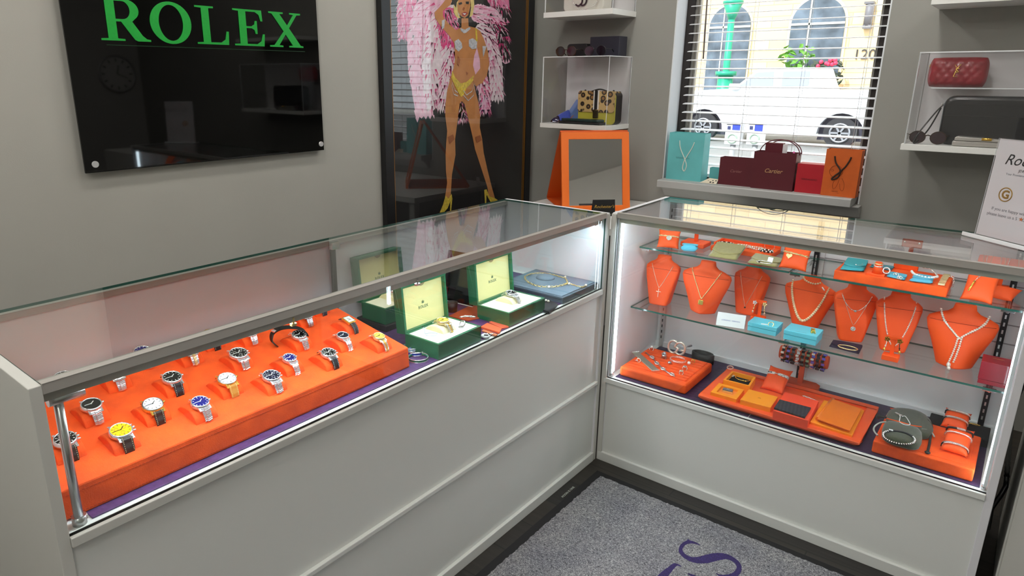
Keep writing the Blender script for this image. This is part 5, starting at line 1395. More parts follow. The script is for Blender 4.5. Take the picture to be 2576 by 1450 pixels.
def tp(a, b_, z=ZB): return at(1740+a/K5, 900+b_/K5, 'z', z)
K6 = 2576/670
def t6(a, b_, z=ZB): return at(1550+a/K6, 830+b_/K6, 'z', z)
def quad_box(name, label, cat, corners, z0, h, m, inset=None, lining=None, lid=None, group='orange boxes in the leather tray'):
    """corners = tl, tr, br, bl of the top face in photo points"""
    pts = [f for f in corners]
    ctr = sum((Vector(p) for p in pts), Vector())/4
    t = thing(name, label, cat, (ctr.x, ctr.y, z0), 0, group)
    pl = [(p.x, p.y) for p in pts]
    if inset:
        inn = [(ctr.x+(x-ctr.x)*inset, ctr.y+(y-ctr.y)*inset) for x, y in pl]
        f = lambda a, b_, dd: Vector((a, b_, dd))
        P(MB().prism(pl[::-1], f, z0, z0+h*.45), 'box_base', m, t, bevel=.001)
        mb = MB()
        for i in range(4):
            j = (i+1) % 4; q = [pl[i], pl[j], inn[j], inn[i]]
            mb.prism(q[::-1], f, z0+h*.45, z0+h)
        P(mb, 'box_rim', m, t)
        if lining: P(MB().prism(inn[::-1], f, z0+h*.45, z0+h*.45+.002), 'lining', lining, t)
    else:
        f = lambda a, b_, dd: Vector((a, b_, dd))
        P(MB().prism(pl[::-1], f, z0, z0+h), 'box_body', m, t, bevel=.0012)
    return t, ctr
h = .030
quad_box('gift_box', 'open orange box with black lining at the back left of the leather tray', 'box', [tp(820,270,ZB+h), tp(1300,395,ZB+h), tp(1180,585,ZB+h), tp(640,450,ZB+h)], ZB, h, ORANGE_BOX, .84, mat('black_velvet', (10,10,11), .9))
c = tp(1040, 430, ZB+.018); tag(MB().ring(c+Vector((0,0,.002)), .026, .0013, n=40, sy=.85).build('bangle', GOLD, world=True), 'thin gold bangle lying in the black lined orange box', 'bangle')
c2 = tp(1065, 490, ZB+.020); tag(MB().ball(c2+Vector((-.004,0,.002)), .0035, 8).ball(c2+Vector((.004,.001,.002)), .0035, 8).build('gold_charm', GOLD, world=True), 'tiny gold charm in front of the bangle in the black lined box', 'charm')
c3 = tp(830, 365, ZB+.017); tag(MB().obox(c3+Vector((0,0,.001)), .012, .024, .002, RZ(-.1)).build('price_tag', WHITE, world=True), 'white tag lying in the black lined orange box', 'tag')
h = .020
quad_box('gift_box', 'small orange box with a framed enamel bracelet, front left in the leather tray', 'box', [tp(555,515,ZB+h), tp(1065,650,ZB+h), tp(905,850,ZB+h), tp(385,700,ZB+h)], ZB, h, ORANGE_BOX, .66, mat('pale_orange_lining', (255, 150, 60), .7))
c = tp(730, 685, ZB+.012); a_ = math.atan2((tp(850,710)-tp(600,650)).y, (tp(850,710)-tp(600,650)).x)
eb = thing('enamel_bracelet', 'grey enamel bracelet plate with a white letter in the small orange box', 'bracelet', c)
P(MB().obox(c+Vector((0,0,.004)), .032, .017, .008, RZ(a_)), 'enamel_plate', mat('grey_enamel', (104, 100, 108), .3, coat=.5), eb, bevel=.001)
P(text_mb('H', .012, depth=.0006, bold=.0006).xf(Matrix.Translation(c+Vector((0,0,.0083))) @ Matrix.Rotation(a_, 4, 'Z')), 'letter', SILVER, eb)
P(MB().obox(c+Vector((.003,-.012,.003)), .034, .004, .006, RZ(a_)), 'edge', GOLD_P, eb)
h = .026
t, ctr = quad_box('gift_box', 'closed plain orange box with a small stamped mark in the leather tray', 'box', [tp(1160,640,ZB+h), tp(1750,795,ZB+h), tp(1600,1015,ZB+h), tp(985,850,ZB+h)], ZB, h, ORANGE_BOX)
P(text_mb('HERMÈS', .0035, depth=.0002).xf(Matrix.Translation((ctr.x, ctr.y-.003, ZB+h+.0002))), 'stamped_mark', mat('stamp_tan', (190, 110, 20), .7), t)
P(MB().box(ctr.x-.004, ctr.x+.004, ctr.y+.001, ctr.y+.0035, ZB+h, ZB+h+.0003), 'stamped_emblem', MATS['stamp_tan'], t)
h = .032
quad_box('gift_box', 'vermilion box under a black checked wallet in the leather tray', 'box', [t6(1630,600,ZB+h), t6(1960,690,ZB+h), t6(1860,880,ZB+h), t6(1520,780,ZB+h)], ZB, h, RED_BOX)
wc = mat('black_checked_leather', (44, 46, 54), .5, bump=(300,.2))
nt = wc.node_tree; ck = nt.nodes.new('ShaderNodeTexChecker'); ck.inputs['Scale'].default_value = 130; ck.inputs['Color1'].default_value = (*lin((56,58,66)), 1); ck.inputs['Color2'].default_value = (*lin((36,37,44)), 1)
tcn = nt.nodes.new('ShaderNodeTexCoord'); mpn = nt.nodes.new('ShaderNodeMapping'); mpn.inputs['Rotation'].default_value = (0, 0, .6)
nt.links.new(tcn.outputs['Object'], mpn.inputs[0]); nt.links.new(mpn.outputs[0], ck.inputs['Vector']); nt.links.new(ck.outputs['Color'], nt.nodes['Principled BSDF'].inputs['Base Color'])
wt = thing('wallet', 'black checked leather wallet lying on the vermilion box', 'wallet', t6(1700, 750, ZB+.032))
zq = ZB+.032
pq = [t6(1580,675,zq+.006), t6(1885,755,zq+.006), t6(1825,845,zq+.006), t6(1528,755,zq+.006)]
P(MB().prism([(p.x,p.y) for p in pq][::-1], lambda a,b_,dd: Vector((a,b_,dd)), zq, zq+.0035), 'lower_leaf', wc, wt, bevel=.001); P(MB().prism([(p.x,p.y) for p in pq][::-1], lambda a,b_,dd: Vector((a,b_,dd)), zq+.0038, zq+.007), 'upper_leaf', wc, wt, bevel=.001)
h = .016
quad_box('gift_box', 'flat orange box under the orange leather notebook at the right of the leather tray', 'box', [t6(2010,680,ZB+h), t6(2400,780,ZB+h), t6(2285,1020,ZB+h), t6(1875,890,ZB+h)], ZB, h, ORANGE_BOX)
nb_ = thing('leather_notebook', 'orange leather notebook lying on the flat orange box', 'notebook', t6(2160, 820, ZB+.02))
OL = mat('saddle_orange_leather', (238, 120, 18), .5, bump=(300,.2))
zq = ZB+.016
for nm_, dz0, dz1, pin in (('lower_cover', 0, .003, [(2090,690),(2375,770),(2255,985),(1950,865)]), ('upper_cover', .0085, .0125, [(2090,668),(2378,765),(2262,975),(1945,860)])):
    pq = [t6(a, b_, zq+dz1) for a, b_ in pin]
    P(MB().prism([(p.x,p.y) for p in pq][::-1], lambda a,b_,dd: Vector((a,b_,dd)), zq+dz0, zq+dz1), nm_, OL, nb_, bevel=.0012)
pq = [t6(a, b_, zq+.008) for a, b_ in ((2100,700),(2360,775),(2240,950),(1975,860))]
P(MB().prism([(p.x,p.y) for p in pq][::-1], lambda a,b_,dd: Vector((a,b_,dd)), zq+.003, zq+.0085), 'pages', mat('brown_pages', (150, 80, 30), .8), nb_)
sp = [t6(1948, 862, zq+.007), t6(2095, 672, zq+.007)]
P(MB().cyl(sp[0], sp[1], .0062, 12), 'spine', OL, nb_)
bp_ = tp(1585, 720, ZB)
t, sf = pillow('orange display pillow standing in the leather tray with an enamel clasp bracelet', (bp_.x, bp_.y+.012, ZB), .078, .105, .95, -.05, th=.026, group='orange display pillows')
eb = thing('enamel_bracelet', 'white and black enamel plaque bracelet on the pillow in the leather tray', 'bracelet', sf(0, .35))
for nm_, u0, u1, m_ in (('left_plaque', -.98, -.25, mat('white_enamel', (236,236,236), .25, coat=.5)), ('right_plaque', .05, 1.0, mat('grey_white_enamel', (205,205,212), .25, noise=(220,.6)))):
    rows = [[sf(u0+(u1-u0)*i/8, .42, .0035), sf(u0+(u1-u0)*i/8, .22, .0035), sf(u0+(u1-u0)*i/8, .22, .001), sf(u0+(u1-u0)*i/8, .42, .001)] for i in range(9)]
    P(MB().loft(rows, smooth=False), nm_, m_, eb)
P(MB().tube([sf(-.28,.32,.003), sf(.08,.32,.003)], .0022, 8), 'clasp', SILVER, eb)
mb = MB()
for u in (-.85, -.62): mb.obox(sf(u,.32,.005), .006, .004, .002, RZ(.3))
P(mb, 'black_marks', BLACK, eb)
pp = [t6(1810, 640, ZB+.006), t6(1850, 655, ZB+.012), t6(1890, 672, ZB+.008), t6(1960, 700, ZB+.006)]
tag(chain(pp, .011, .0014).build('silver_bracelet', SILVER, world=True), 'silver link bracelet behind the vermilion box in the leather tray', 'bracelet')
c = tp(780, 220, MR+.022); tag(MB().ring(c+Vector((0,0,.003)), .010, .0026, RX(.3), n=24).build('ring', mat('clear_pink_resin', (214, 170, 156), .2), world=True), 'pinkish translucent ring on the back left corner of the leather tray', 'ring')

# T bar with crystal bracelets
tbx, tby = .600, .388
tb2 = thing('bracelet_stand', 'rust orange T bar stand carrying crystal bracelets at the back of the right case', 'bracelet stand', (tbx, tby, MR))
slabp = [(tbx-.062, tby-.026), (tbx+.062, tby-.026), (tbx+.062, tby+.018), (tbx+.045, tby+.034), (tbx-.045, tby+.034), (tbx-.062, tby+.018)]
P(MB().prism(slabp, lambda a,b_,dd: Vector((a,b_,dd)), MR, MR+.022), 'base', ORD, tb2, bevel=.002)
ZBAR = .468
P(MB().box(tbx-.008, tbx+.008, tby-.006, tby+.006, MR+.022, ZBAR), 'post', ORD, tb2)
def bar_secs(r1, r2, x0, x1):
    return [[Vector((xx, tby+r2*math.cos(2*PI*k/28), ZBAR+r1*math.sin(2*PI*k/28))) for k in range(28)] for xx in (x0, x1)]
P(MB().loft(bar_secs(.024, .017, tbx-.080, tbx+.080)), 'bar', ORD, tb2, bevel=.003)
cols = [('black', (18,18,20)), ('lilac', (112,104,190)), ('smoke', (70,64,70)), ('crystal', (190,190,196)), ('grey', (96,104,100)), ('green', (110,140,112)), ('violet', (92,84,170)), ('ink', (40,40,56)), ('indigo', (96,92,200))]
for k, (nm_, cr) in enumerate(cols):
    xx = tbx-.066+k*.0163
    t = thing('crystal_bracelet', '%s square crystal bracelet on the T bar stand, %s from the left' % (nm_, 'first second third fourth fifth sixth seventh eighth ninth'.split()[k]), 'bracelet', (xx, tby, ZBAR-.030), group='crystal bracelets on the T bar')
    mb = MB(); mb2 = MB()
    for j in range(18):
        a = 2*PI*j/18; r1, r2 = .0295, .0215
        y, z = tby+r2*math.cos(a), ZBAR-.004+r1*math.sin(a)
        ang = math.atan2(r1*math.cos(a), -r2*math.sin(a))
        (mb if j % 2 else mb2).obox((xx+(.0015 if j % 2 else -.001), y, z), .0105, .0085, .0045, RX(ang))
    P(mb, 'stones', mat('stone_'+nm_, cr, .12, coat=1), t, bevel=.001, seg=1); P(mb2, 'settings', mat('dark_setting', (60,58,62), .2, .9) if k % 3 else SILVER, t, bevel=.001, seg=1)

# ================================================================ deck: right tray
rt2 = thing('bracelet_tray', 'thick orange suede tray at the right of the deck with green pouches', 'tray', (1.005, .181, MR))
P(MB().box(.883, 1.127, .064, .298, MR, MR+.038), 'tray_body', ORANGE, rt2, bevel=.005, seg=3)
P(MB().box(.897, 1.113, .078, .284, MR+.0375, MR+.0395), 'inner_panel', ORANGE, rt2, bevel=.001)
ZR = MR+.0395
K7 = 2109/320
def r7(a, b_, z=ZR): return at(2180+a/K7, 1000+b_/K7, 'z', z)
def soft_pouch(label, pix, z, h, m):
    """plump drawstring pouch: outline in photo points on z"""
    pts = [r7(a, b_, z+h*.5) for a, b_ in pix]
    for p in pts: p.y = max(p.y, .052); p.x = max(p.x, .872)
    c = sum(pts, Vector())/len(pts); c.z = z
    t = thing('drawstring_pouch', label, 'pouch', c, group='dark green drawstring pouches')
    n = len(pts); secs = []
    for k, (zz, s) in enumerate(((0,.90),(.15,.97),(.5,1.0),(.8,.95),(.95,.82),(1.0,.6),(1.02,.3),(1.02,.05))):
        secs.append([Vector((c.x+(p.x-c.x)*s, c.y+(p.y-c.y)*s, z+h*zz)) for p in pts])
    P(MB().loft(secs), 'pouch_body', m, t, subsurf=1)
    return t, c
t, c = soft_pouch('dark green velvet drawstring pouch behind the front one on the right tray', [(390,180),(600,190),(800,215),(1010,300),(1120,480),(1120,640),(960,700),(700,600),(420,480),(300,400),(320,280)], ZR, .022, DGREEN)
P(MB().tube([r7(390,182,ZR+.018), r7(620,215,ZR+.020), r7(820,250,ZR+.020), r7(980,310,ZR+.016)], .0014, 6), 'orange_edge', ORANGE, t)
t2, c = soft_pouch('front dark green velvet drawstring pouch under a braided silver bangle', [(320,390),(560,450),(910,520),(940,680),(900,860),(720,890),(480,860),(290,760),(225,620),(270,460)], ZR+.004, .026, DGREEN)
P(MB().tube([r7(330,350,ZR+.026), r7(560,410,ZR+.028), r7(760,470,ZR+.028), r7(910,490,ZR+.024)], .0015, 6), 'orange_edge', ORANGE, t2)
CORD = mat('grey_satin_cord', (176, 180, 172), .45); CORDK = mat('dark_cord', (40, 36, 32), .6)
P(MB().tube(spline([r7(325,410,ZR+.020), r7(220,425,ZR+.018), r7(130,490,ZR+.012), r7(125,560,ZR+.008), r7(185,635,ZR+.004)], 6), .0025, 8), 'cord', CORD, t2)
P(MB().tube(spline([r7(910,530,ZR+.020), r7(1020,550,ZR+.018), r7(1090,600,ZR+.012), r7(1125,660,ZR+.006)], 6), .0022, 8), 'cord', CORD, t2)
P(MB().tube(spline([r7(1010,380,ZR+.018), r7(1080,480,ZR+.014), r7(1060,640,ZR+.010), r7(1045,760,ZR+.004), r7(1015,900,ZR+.003)], 6), .0035, 8).ball(r7(1010,915,ZR+.004), .0075, 8, sz=.6), 'cord', CORDK, t)
P(MB().tube(spline([r7(330,340,ZR+.014), r7(240,320,ZR+.012), r7(170,310,ZR+.008), r7(200,350,ZR+.006)], 6), .0035, 8), 'cord', CORDK, t)
c = r7(535, 665, ZR+.031)
bb = thing('braided_bangle', 'silver and black braided bangle with a white tag on the front green pouch', 'bangle', c)
ell = [r7(535+265*math.cos(a), 670+105*math.sin(a)+45*math.cos(a), ZR+.0325) for a in [2*PI*k/40 for k in range(40)]]
P(MB().tube(ell, .0026, 8, closed=True), 'core', BLACK_L, bb)
mb = MB()
for i, p in enumerate(ell):
    if i < 26 or i > 36: mb.ball(p+Vector((0,0,.0008)), .0031, 6)
P(mb, 'braid', SILVER, bb)
P(MB().obox(r7(405,545,ZR+.034), .010, .007, .002, RZ(.2)), 'price_tag', WHITE, bb)
lp_ = thing('cord_pendant', 'white knotted cord with a pale clasp on the rear green pouch', 'necklace', r7(620, 400, ZR+.026))
P(MB().tube(spline([r7(500,275,ZR+.024), r7(555,310,ZR+.026), r7(545,400,ZR+.027), r7(590,440,ZR+.029), r7(650,460,ZR+.029), r7(720,450,ZR+.029), r7(690,380,ZR+.027), r7(640,315,ZR+.025), r7(590,320,ZR+.026)], 6), .0012, 6), 'cord', WHITE, lp_)
P(MB().obox(r7(530,280,ZR+.026), .022, .007, .003, RZ(-.5)), 'clasp', SILVER, lp_, bevel=.001)
# bracelet pillows with cable cuffs
for lab, v0, dd, ln in (('orange cushion furthest back on the right tray with two cable cuffs', (1430,560), .075, 1.05), ('orange cushion nearest the front of the right tray with three cable cuffs', (1430,960), .10, 1.1)):
    p = r7(*v0); t, sf = pillow(lab, (p.x, p.y, ZR+.004), .066, dd, ln, -.04, th=.034, group='orange display pillows')
    sets = (('twisted silver cable cuff on the rear cushion, upper', .55, SILVER, 'twist'), ('twisted silver cable cuff on the rear cushion, lower', -.25, SILVER, 'twist')) if dd < .09 else (('black braided leather cuff with a silver middle on the front cushion', .62, BLACK_L, 'braid'), ('smooth flat silver cuff under the black braided cuff', .22, SILVER, 'flat'), ('thick twisted silver cuff lowest on the front cushion', -.62, SILVER, 'twist'))
    for lab2, v, m_, kd in sets:
        b_ = thing('cuff_bracelet', lab2, 'bracelet', sf(0, v), group='cable cuffs on the right tray')
        pts = over(sf, v, -1.08, 1.08, n=26, off=.0045)
        pts[0] -= Vector((0,0,.008)); pts[-1] -= Vector((0,0,.008))
        if kd == 'flat': P(MB().tube(pts, .0032, 8, rz=.0018), 'band', m_, b_)
        else:
            P(MB().tube(pts, .0026, 8), 'core', BLACK_L if kd == 'twist' else m_, b_)
            mb = MB()
            for i in range(len(pts)-1):
                if kd == 'braid' and not 9 < i < 18: continue
                a, c_ = pts[i], pts[i+1]
                for s in (0, .5):
                    q = a.lerp(c_, s); mb.obox(q+Vector((0,0,.0006)), .0018, .0066, .0052, RZ(.5))
            P(mb, 'twisted_wire', SILVER, b_, bevel=.0008, seg=1)
# black box at the back
bk_ = [at(2180+a/K7, 1000+b_/K7, 'z', MR+.03) for a, b_ in ((1080,330),(1360,250),(2109,570),(1880,700))]
pb_ = [(p.x, p.y) for p in bk_]
xb = thing('display_block', 'matt black block behind the right orange tray', 'riser', (1.07, .37, MR))
P(MB().box(.990, 1.145, .312, .412, MR, MR+.026), 'block', mat('matt_black_suede', (16,15,19), .9), xb, bevel=.002)
q = at(2180+1760/K7, 1000+455/K7, 'z', MR+.027)
tag(MB().ring(q+Vector((-.012,0,.002)), .006, .0011, n=18).ring(q+Vector((.006,.002,.002)), .012, .0010, n=22, sy=.35).build('gold_loop', GOLD, world=True), 'thin gold loop and ring lying on the black block', 'bracelet')
# ================================================================ wall shelves with acrylic cases
SH = mat('white_shelf', (236, 236, 232), .5)
def shelf(label, x0, x1, y0, z0, z1):
    return tag(MB().box(x0, x1, y0, YW, z0, z1).build('wall_shelf', SH, world=True, bevel=.001), label, 'shelf')
def acrylic(label, x0, x1, y0, y1, z0, z1, back=None, t_=.004):
    c = thing('acrylic_case', label, 'display case', ((x0+x1)/2, (y0+y1)/2, z0))
    A = [ACRYL, ACRYL_E]
    P(sheet(MB(), x0, x1, y0, y0+t_, z0, z1-t_, 'y'), 'front_panel', A, c)
    P(sheet(MB(), x0, x0+t_, y0+t_, y1, z0, z1-t_, 'x'), 'side_panel', A, c); P(sheet(MB(), x1-t_, x1, y0+t_, y1, z0, z1-t_, 'x'), 'side_panel', A, c)
    P(sheet(MB(), x0, x1, y0, y1, z1-t_, z1, 'z'), 'top_panel', A, c)
    if back: P(MB().box(x0+.006, x1-.006, y1-.006, y1-.001, z0, z1-t_), 'back_panel', back, c)
    return c
FROST = mat('frosted_white_panel', (222, 220, 222), .5)
sx0, sx1, sy0_ = -1.016, -.612, 1.092
shelf('upper white wall shelf left of the window, under the pale handbag', sx0, sx1, sy0_, 1.7165, 1.743)
shelf('lower white wall shelf left of the window, under the leopard handbag', sx0, sx1, sy0_, 1.152, 1.1765)
acrylic('clear acrylic case round the leopard handbag on the lower left shelf', sx0+.004, sx1-.004, sy0_+.004, YW-.002, 1.1765, 1.522, FROST)
acrylic('clear acrylic case round the pale handbag on the upper left shelf', sx0+.004, sx1-.004, sy0_+.004, YW-.002, 1.743, 2.06, FROST)
# leopard bag
def leopard():
    m = mat('leopard_pony_hair', (205, 170, 110), .8); nt = m.node_tree; b = nt.nodes['Principled BSDF']
    tc = nt.nodes.new('ShaderNodeTexCoord'); v = nt.nodes.new('ShaderNodeTexVoronoi'); v.feature = 'F1'; v.inputs['Scale'].default_value = 34; v.inputs['Randomness'].default_value = .75
    r = nt.nodes.new('ShaderNodeValToRGB'); cr = r.color_ramp; cr.interpolation = 'LINEAR'
    tan, dk, md = (*lin((205,172,112)), 1), (*lin((40,26,16)), 1), (*lin((150,108,58)), 1)
    cr.elements[0].position = 0; cr.elements[0].color = md; cr.elements[1].position = 1; cr.elements[1].color = tan
    for p, c in ((.26, md), (.32, dk), (.47, dk), (.55, tan)): e = cr.elements.new(p); e.color = c
    nt.links.new(tc.outputs['Object'], v.inputs['Vector']); nt.links.new(v.outputs['Distance'], r.inputs['Fac']); nt.links.new(r.outputs['Color'], b.inputs['Base Color'])
    return m
LEO = leopard(); LIME = mat('lime_leather', (190, 182, 60), .5, bump=(250,.2)); DKB = mat('dark_brown_leather', (34, 26, 26), .5)
bx0, bx1, by0, by1, bz = -.838, -.618, 1.185, 1.262, 1.178
hb = thing('handbag', 'leopard print handbag with lime base and striped strap in the acrylic case', 'handbag', ((bx0+bx1)/2, (by0+by1)/2, bz))
def rrect(x0, x1, z0, z1, r, n=5):
    o = []
    for cx2, cz2, a0 in ((x1-r, z0+r, -PI/2), (x1-r, z1-r, 0), (x0+r, z1-r, PI/2), (x0+r, z0+r, PI)):
        o += [(cx2+r*math.cos(a0+PI/2*k/n), cz2+r*math.sin(a0+PI/2*k/n)) for k in range(n+1)]
    return o
fy = lambda a, b, d: Vector((a, d, b))
P(MB().prism(rrect(bx0, bx1, bz, bz+.160, .02), fy, by0+.004, by0+.012), 'bag_front', LIME, hb, bevel=.002)
P(MB().prism(rrect(bx0+.001, bx1+.002, bz, bz+.165, .02), fy, by0+.012, by1), 'bag_gusset', DKB, hb, bevel=.003)
P(MB().prism(rrect(bx0-.002, bx1-.002, bz+.060, bz+.170, .016), fy, by0, by0+.005), 'flap', LEO, hb, bevel=.002)
P(MB().box(bx0+.002, bx1-.004, by0+.002, by1-.006, bz+.158, bz+.168), 'flap_top', LEO, hb, bevel=.004)
xm_ = (bx0+bx1)/2+.002
STR = [mat('white_stripe', (232,228,220), .6), BLACK_L]
for k, (a, b_) in enumerate(((-.019,-.012),(-.012,.006),(.006,.014))): P(MB().box(xm_+a, xm_+b_, by0-.0015, by0+.0005, bz+.075, bz+.172), 'stripe', STR[k % 2], hb)
P(MB().box(xm_-.018, xm_+.014, by0-.004, by0+.001, bz+.030, bz+.072), 'clasp', mat('dark_brass', (90,80,56), .25, .9), hb, bevel=.004)
for xx in (bx0+.03, bx1-.022): P(MB().ball((xx, by0+.02, bz+.170), .006, 8), 'strap_stud', BLACK, hb)
P(MB().tube(spline([Vector((xm_-.05, by0+.03, bz+.166)), Vector((xm_, by0+.03, bz+.178)), Vector((xm_+.05, by0+.03, bz+.166))], 5), .004, 6), 'handle', BLACK_L, hb)
# blue shoe
so = thing('shoe', 'blue suede peep toe slingback shoe beside the leopard handbag', 'shoe', (-.955, 1.20, bz))
sh0 = Vector((-.972, 1.150, bz)); sdir = Vector((.52, .85, 0)).normalized(); sw = Vector((sdir.y, -sdir.x, 0))
def sp_(a, w, z): return sh0+sdir*a+sw*w+Vector((0,0,z))
foot = [(0,.014,.002),(.03,.026,.003),(.07,.030,.006),(.10,.026,.022),(.13,.022,.048),(.16,.022,.068),(.175,.016,.072)]
P(MB().loft([[sp_(a, -w, z), sp_(a, w, z), sp_(a, w, z+.006), sp_(a, -w, z+.006)] for a, w, z in foot], smooth=False), 'insole', mat('tan_insole', (180, 112, 84), .6), so, bevel=.001)
P(MB().loft([[sp_(a, (w+.004)*math.cos(PI*k/10), z+.002+hh*math.sin(PI*k/10)) for k in range(11)] for a, w, z, hh in ((.030,.026,.003,.030),(.05,.029,.004,.042),(.075,.030,.007,.050),(.092,.029,.014,.050))], cap=False, closed=False), 'upper_band', mat('royal_blue_suede', (58, 78, 176), .85, sheen=.3), so)
P(MB().loft([[sp_(a, w*math.cos(PI*k/10), z+hh*math.sin(PI*k/10)) for k in range(11)] for a, w, z, hh in ((-.006,.012,.0,.014),(.008,.020,.001,.024),(.024,.025,.002,.026))], cap=False, closed=False), 'toe_band', mat('navy_patent', (16, 20, 70), .15, coat=1), so)
lb_ = MB().prism([(.085,.006),(.12,.006),(.185,.004),(.190,.070),(.165,.122),(.150,.120),(.120,.078),(.095,.046)], lambda a, b, d: sp_(a, d, b), -.024, .024)
P(lb_, 'heel_counter', mat('pale_blue_suede_shoe', (112, 142, 206), .85, sheen=.3), so, bevel=.004)
# dark green clutch
cl = thing('clutch', 'dark green crocodile clutch lying in front of the leopard handbag', 'clutch', (-.80, 1.15, bz))
CROC = mat('dark_green_crocodile', (18, 48, 46), .35, noise=(50,.4), bump=(140, 1.0))
P(MB().prism([(-.925,1.145),(-.915,1.120),(-.660,1.112),(-.645,1.150),(-.660,1.176),(-.905,1.178)], lambda a, b, d: Vector((a, b, d)), bz, bz+.012), 'lower_half', BLACK_L, cl, bevel=.003)
P(MB().loft([[Vector((-.785+s*w, 1.147-.030*e, z)), Vector((-.785+s*w, 1.147+.030*e, z))][::1] for s, w, e, z in ()]) if 0 else MB().prism([(-.915,1.146),(-.895,1.120),(-.675,1.112),(-.652,1.148),(-.675,1.174),(-.890,1.176)], lambda a, b, d: Vector((a, b, d)), bz+.0125, bz+.026), 'upper_half', CROC, cl, bevel=.006)
# on top of the lower case
zt = 1.522
tag(MB().box(-.800, -.630, 1.215, 1.300, zt, zt+.098).build('gift_box', mat('navy_card', (40, 40, 54), .5), world=True, bevel=.002), 'dark navy box standing on the lower acrylic case behind the sunglasses', 'box')
tag(MB().prism(rrect(-.930, -.806, zt, zt+.066, .016), fy, 1.20, 1.262).build('glasses_case', BLACK_L, world=True, bevel=.004), 'black glasses case standing on the lower acrylic case', 'glasses case')
def sunglasses(label, x, y, z, lens, fr, sc=1.0, rz=0):
    t = thing('sunglasses', label, 'sunglasses', (x, y, z), rz)
    for s in (-1, 1):
        pts = [(s*.034+.027*math.cos(2*PI*k/24)*sc, .026+.024*math.sin(2*PI*k/24)*sc) for k in range(24)]
        MB().prism(pts, lambda a, b, d: Vector((a, d, b)), -.0015, .001).build('lens', lens, t)
        MB().tube([Vector((a, 0, b)) for a, b in pts], .0022, 6, closed=True).build('rim', fr, t)
        MB().tube([Vector((s*.062, 0, .034)), Vector((s*.064, .06, .034)), Vector((s*.060, .10, .010))], .0022, 6).build('temple', fr, t)
    MB().tube([Vector((-.008, 0, .032)), Vector((0, -.001, .035)), Vector((.008, 0, .032))], .0022, 6).build('bridge', fr, t)
    return t
LENS = mat('brown_lens', (30, 16, 18), .06, coat=1); LENSP = mat('purple_lens', (22, 14, 26), .05, coat=1); TORT = mat('tortoiseshell', (46, 28, 16), .25, noise=(60,.5))
sunglasses('left pair of round dark sunglasses on top of the lower acrylic case', -.896, 1.135, zt, LENS, TORT)
sunglasses('right pair of round dark sunglasses on top of the lower acrylic case', -.722, 1.135, zt, LENSP, MATS['black_plastic'])
# pale handbag on the upper shelf
wbg = thing('handbag', 'pale cream handbag with a dark interlocking emblem and chain on the upper shelf', 'handbag', (-.82, 1.20, 1.743))
CRB = mat('cream_leather', (218, 214, 204), .5, bump=(150,.2))
P(MB().prism(rrect(-.955, -.715, 1.744, 1.95, .03), fy, 1.185, 1.27), 'bag_body', CRB, wbg, bevel=.006)
ec = Vector((-.847, 1.180, 1.800)); mb = MB()
for s in (-1, 1):
    mb.tube([ec+Vector((s*.013+s*.022*math.cos(a), 0, .026*math.sin(a))) for a in [.75+(2*PI-1.5)*k/24 for k in range(25)]] if s < 0 else [ec+Vector((s*.013-.022*math.cos(a)*1, 0, .026*math.sin(a)))+Vector((0,-.001,0)) for a in [.75+(2*PI-1.5)*k/24 for k in range(25)]], .0045, 6)
P(mb, 'emblem', mat('dark_plum_enamel', (44, 22, 32), .3), wbg)
arc = [Vector((-.815+.075*math.cos(a), 1.168, 1.81+.058*math.sin(a))) for a in [PI*1.0+PI*k/20 for k in range(21)]]
P(chain(arc, .012, .0016), 'chain_strap', SILVER, wbg)
# ---------------------------------------------------------------- right wall shelf
rx_0, rx_1 = .684, 1.50
shelf('lower white wall shelf right of the window, under the red and black bags', rx_0, rx_1, 1.10, 1.1435, 1.167)
shelf('upper white wall shelf right of the window, at the top right corner', .700, 1.50, 1.10, 1.679, 1.704)
ac = acrylic('clear acrylic case round the red and black bags on the right shelf', rx_0+.008, rx_1-.01, 1.108, YW-.002, 1.167, 1.512, FROST)
P(sheet(MB(), .735, 1.10, 1.22, 1.335, 1.3765, 1.381, 'z'), 'inner_ledge', [ACRYL, ACRYL_E], ac)
RQ = mat('red_quilted_leather', (150, 22, 40), .32, coat=.3, bump=(120,.2))
rbg = thing('handbag', 'small red quilted bag with a gold letter emblem on the clear ledge', 'handbag', (.81, 1.26, 1.381))
n, m_ = 34, 18; x0, x1, z0, z1 = .713, .905, 1.3815, 1.494
for s, nm_ in ((-1, 'quilted_front'), (1, 'quilted_back')):
    vs = []; fs = []
    for j in range(m_+1):
        for i in range(n+1):
            u, v = -1+2*i/n, -1+2*j/m_
            e = max(0, (1-abs(u)**5)*(1-abs(v)**4))**.5
            A = (u*6.2+v*3.0); B = (u*6.2-v*3.0)
            q = min(abs(A/2-round(A/2))*2, abs(B/2-round(B/2))*2)
            cu = 1-.06*abs(u)**6*abs(v)**4
            vs.append(((x0+x1)/2+u*(x1-x0)/2*cu*(1-.05*abs(v)**3), 1.262+s*(.030*e+.0055*e*min(1, q*2.2)), (z0+z1)/2+v*(z1-z0)/2*(1-.05*abs(u)**4)))
    fs = [(j*(n+1)+i, j*(n+1)+i+1, (j+1)*(n+1)+i+1, (j+1)*(n+1)+i) for j in range(m_) for i in range(n)]
    P(MB().add(vs, fs, 0, True), nm_, RQ, rbg, smooth_all=True)
ec = Vector((.809, 1.2235, 1.446)); mb = MB()
mb.tube([ec+Vector((-.009,0,.020)), ec+Vector((-.002,-.001,.004)), ec+Vector((.009,0,.022))], .0017, 6)
mb.tube(spline([ec+Vector((.006,0,.006)), ec+Vector((-.005,-.001,.004)), ec+Vector((.005,-.001,-.006)), ec+Vector((-.007,0,-.008))], 5), .0017, 6)
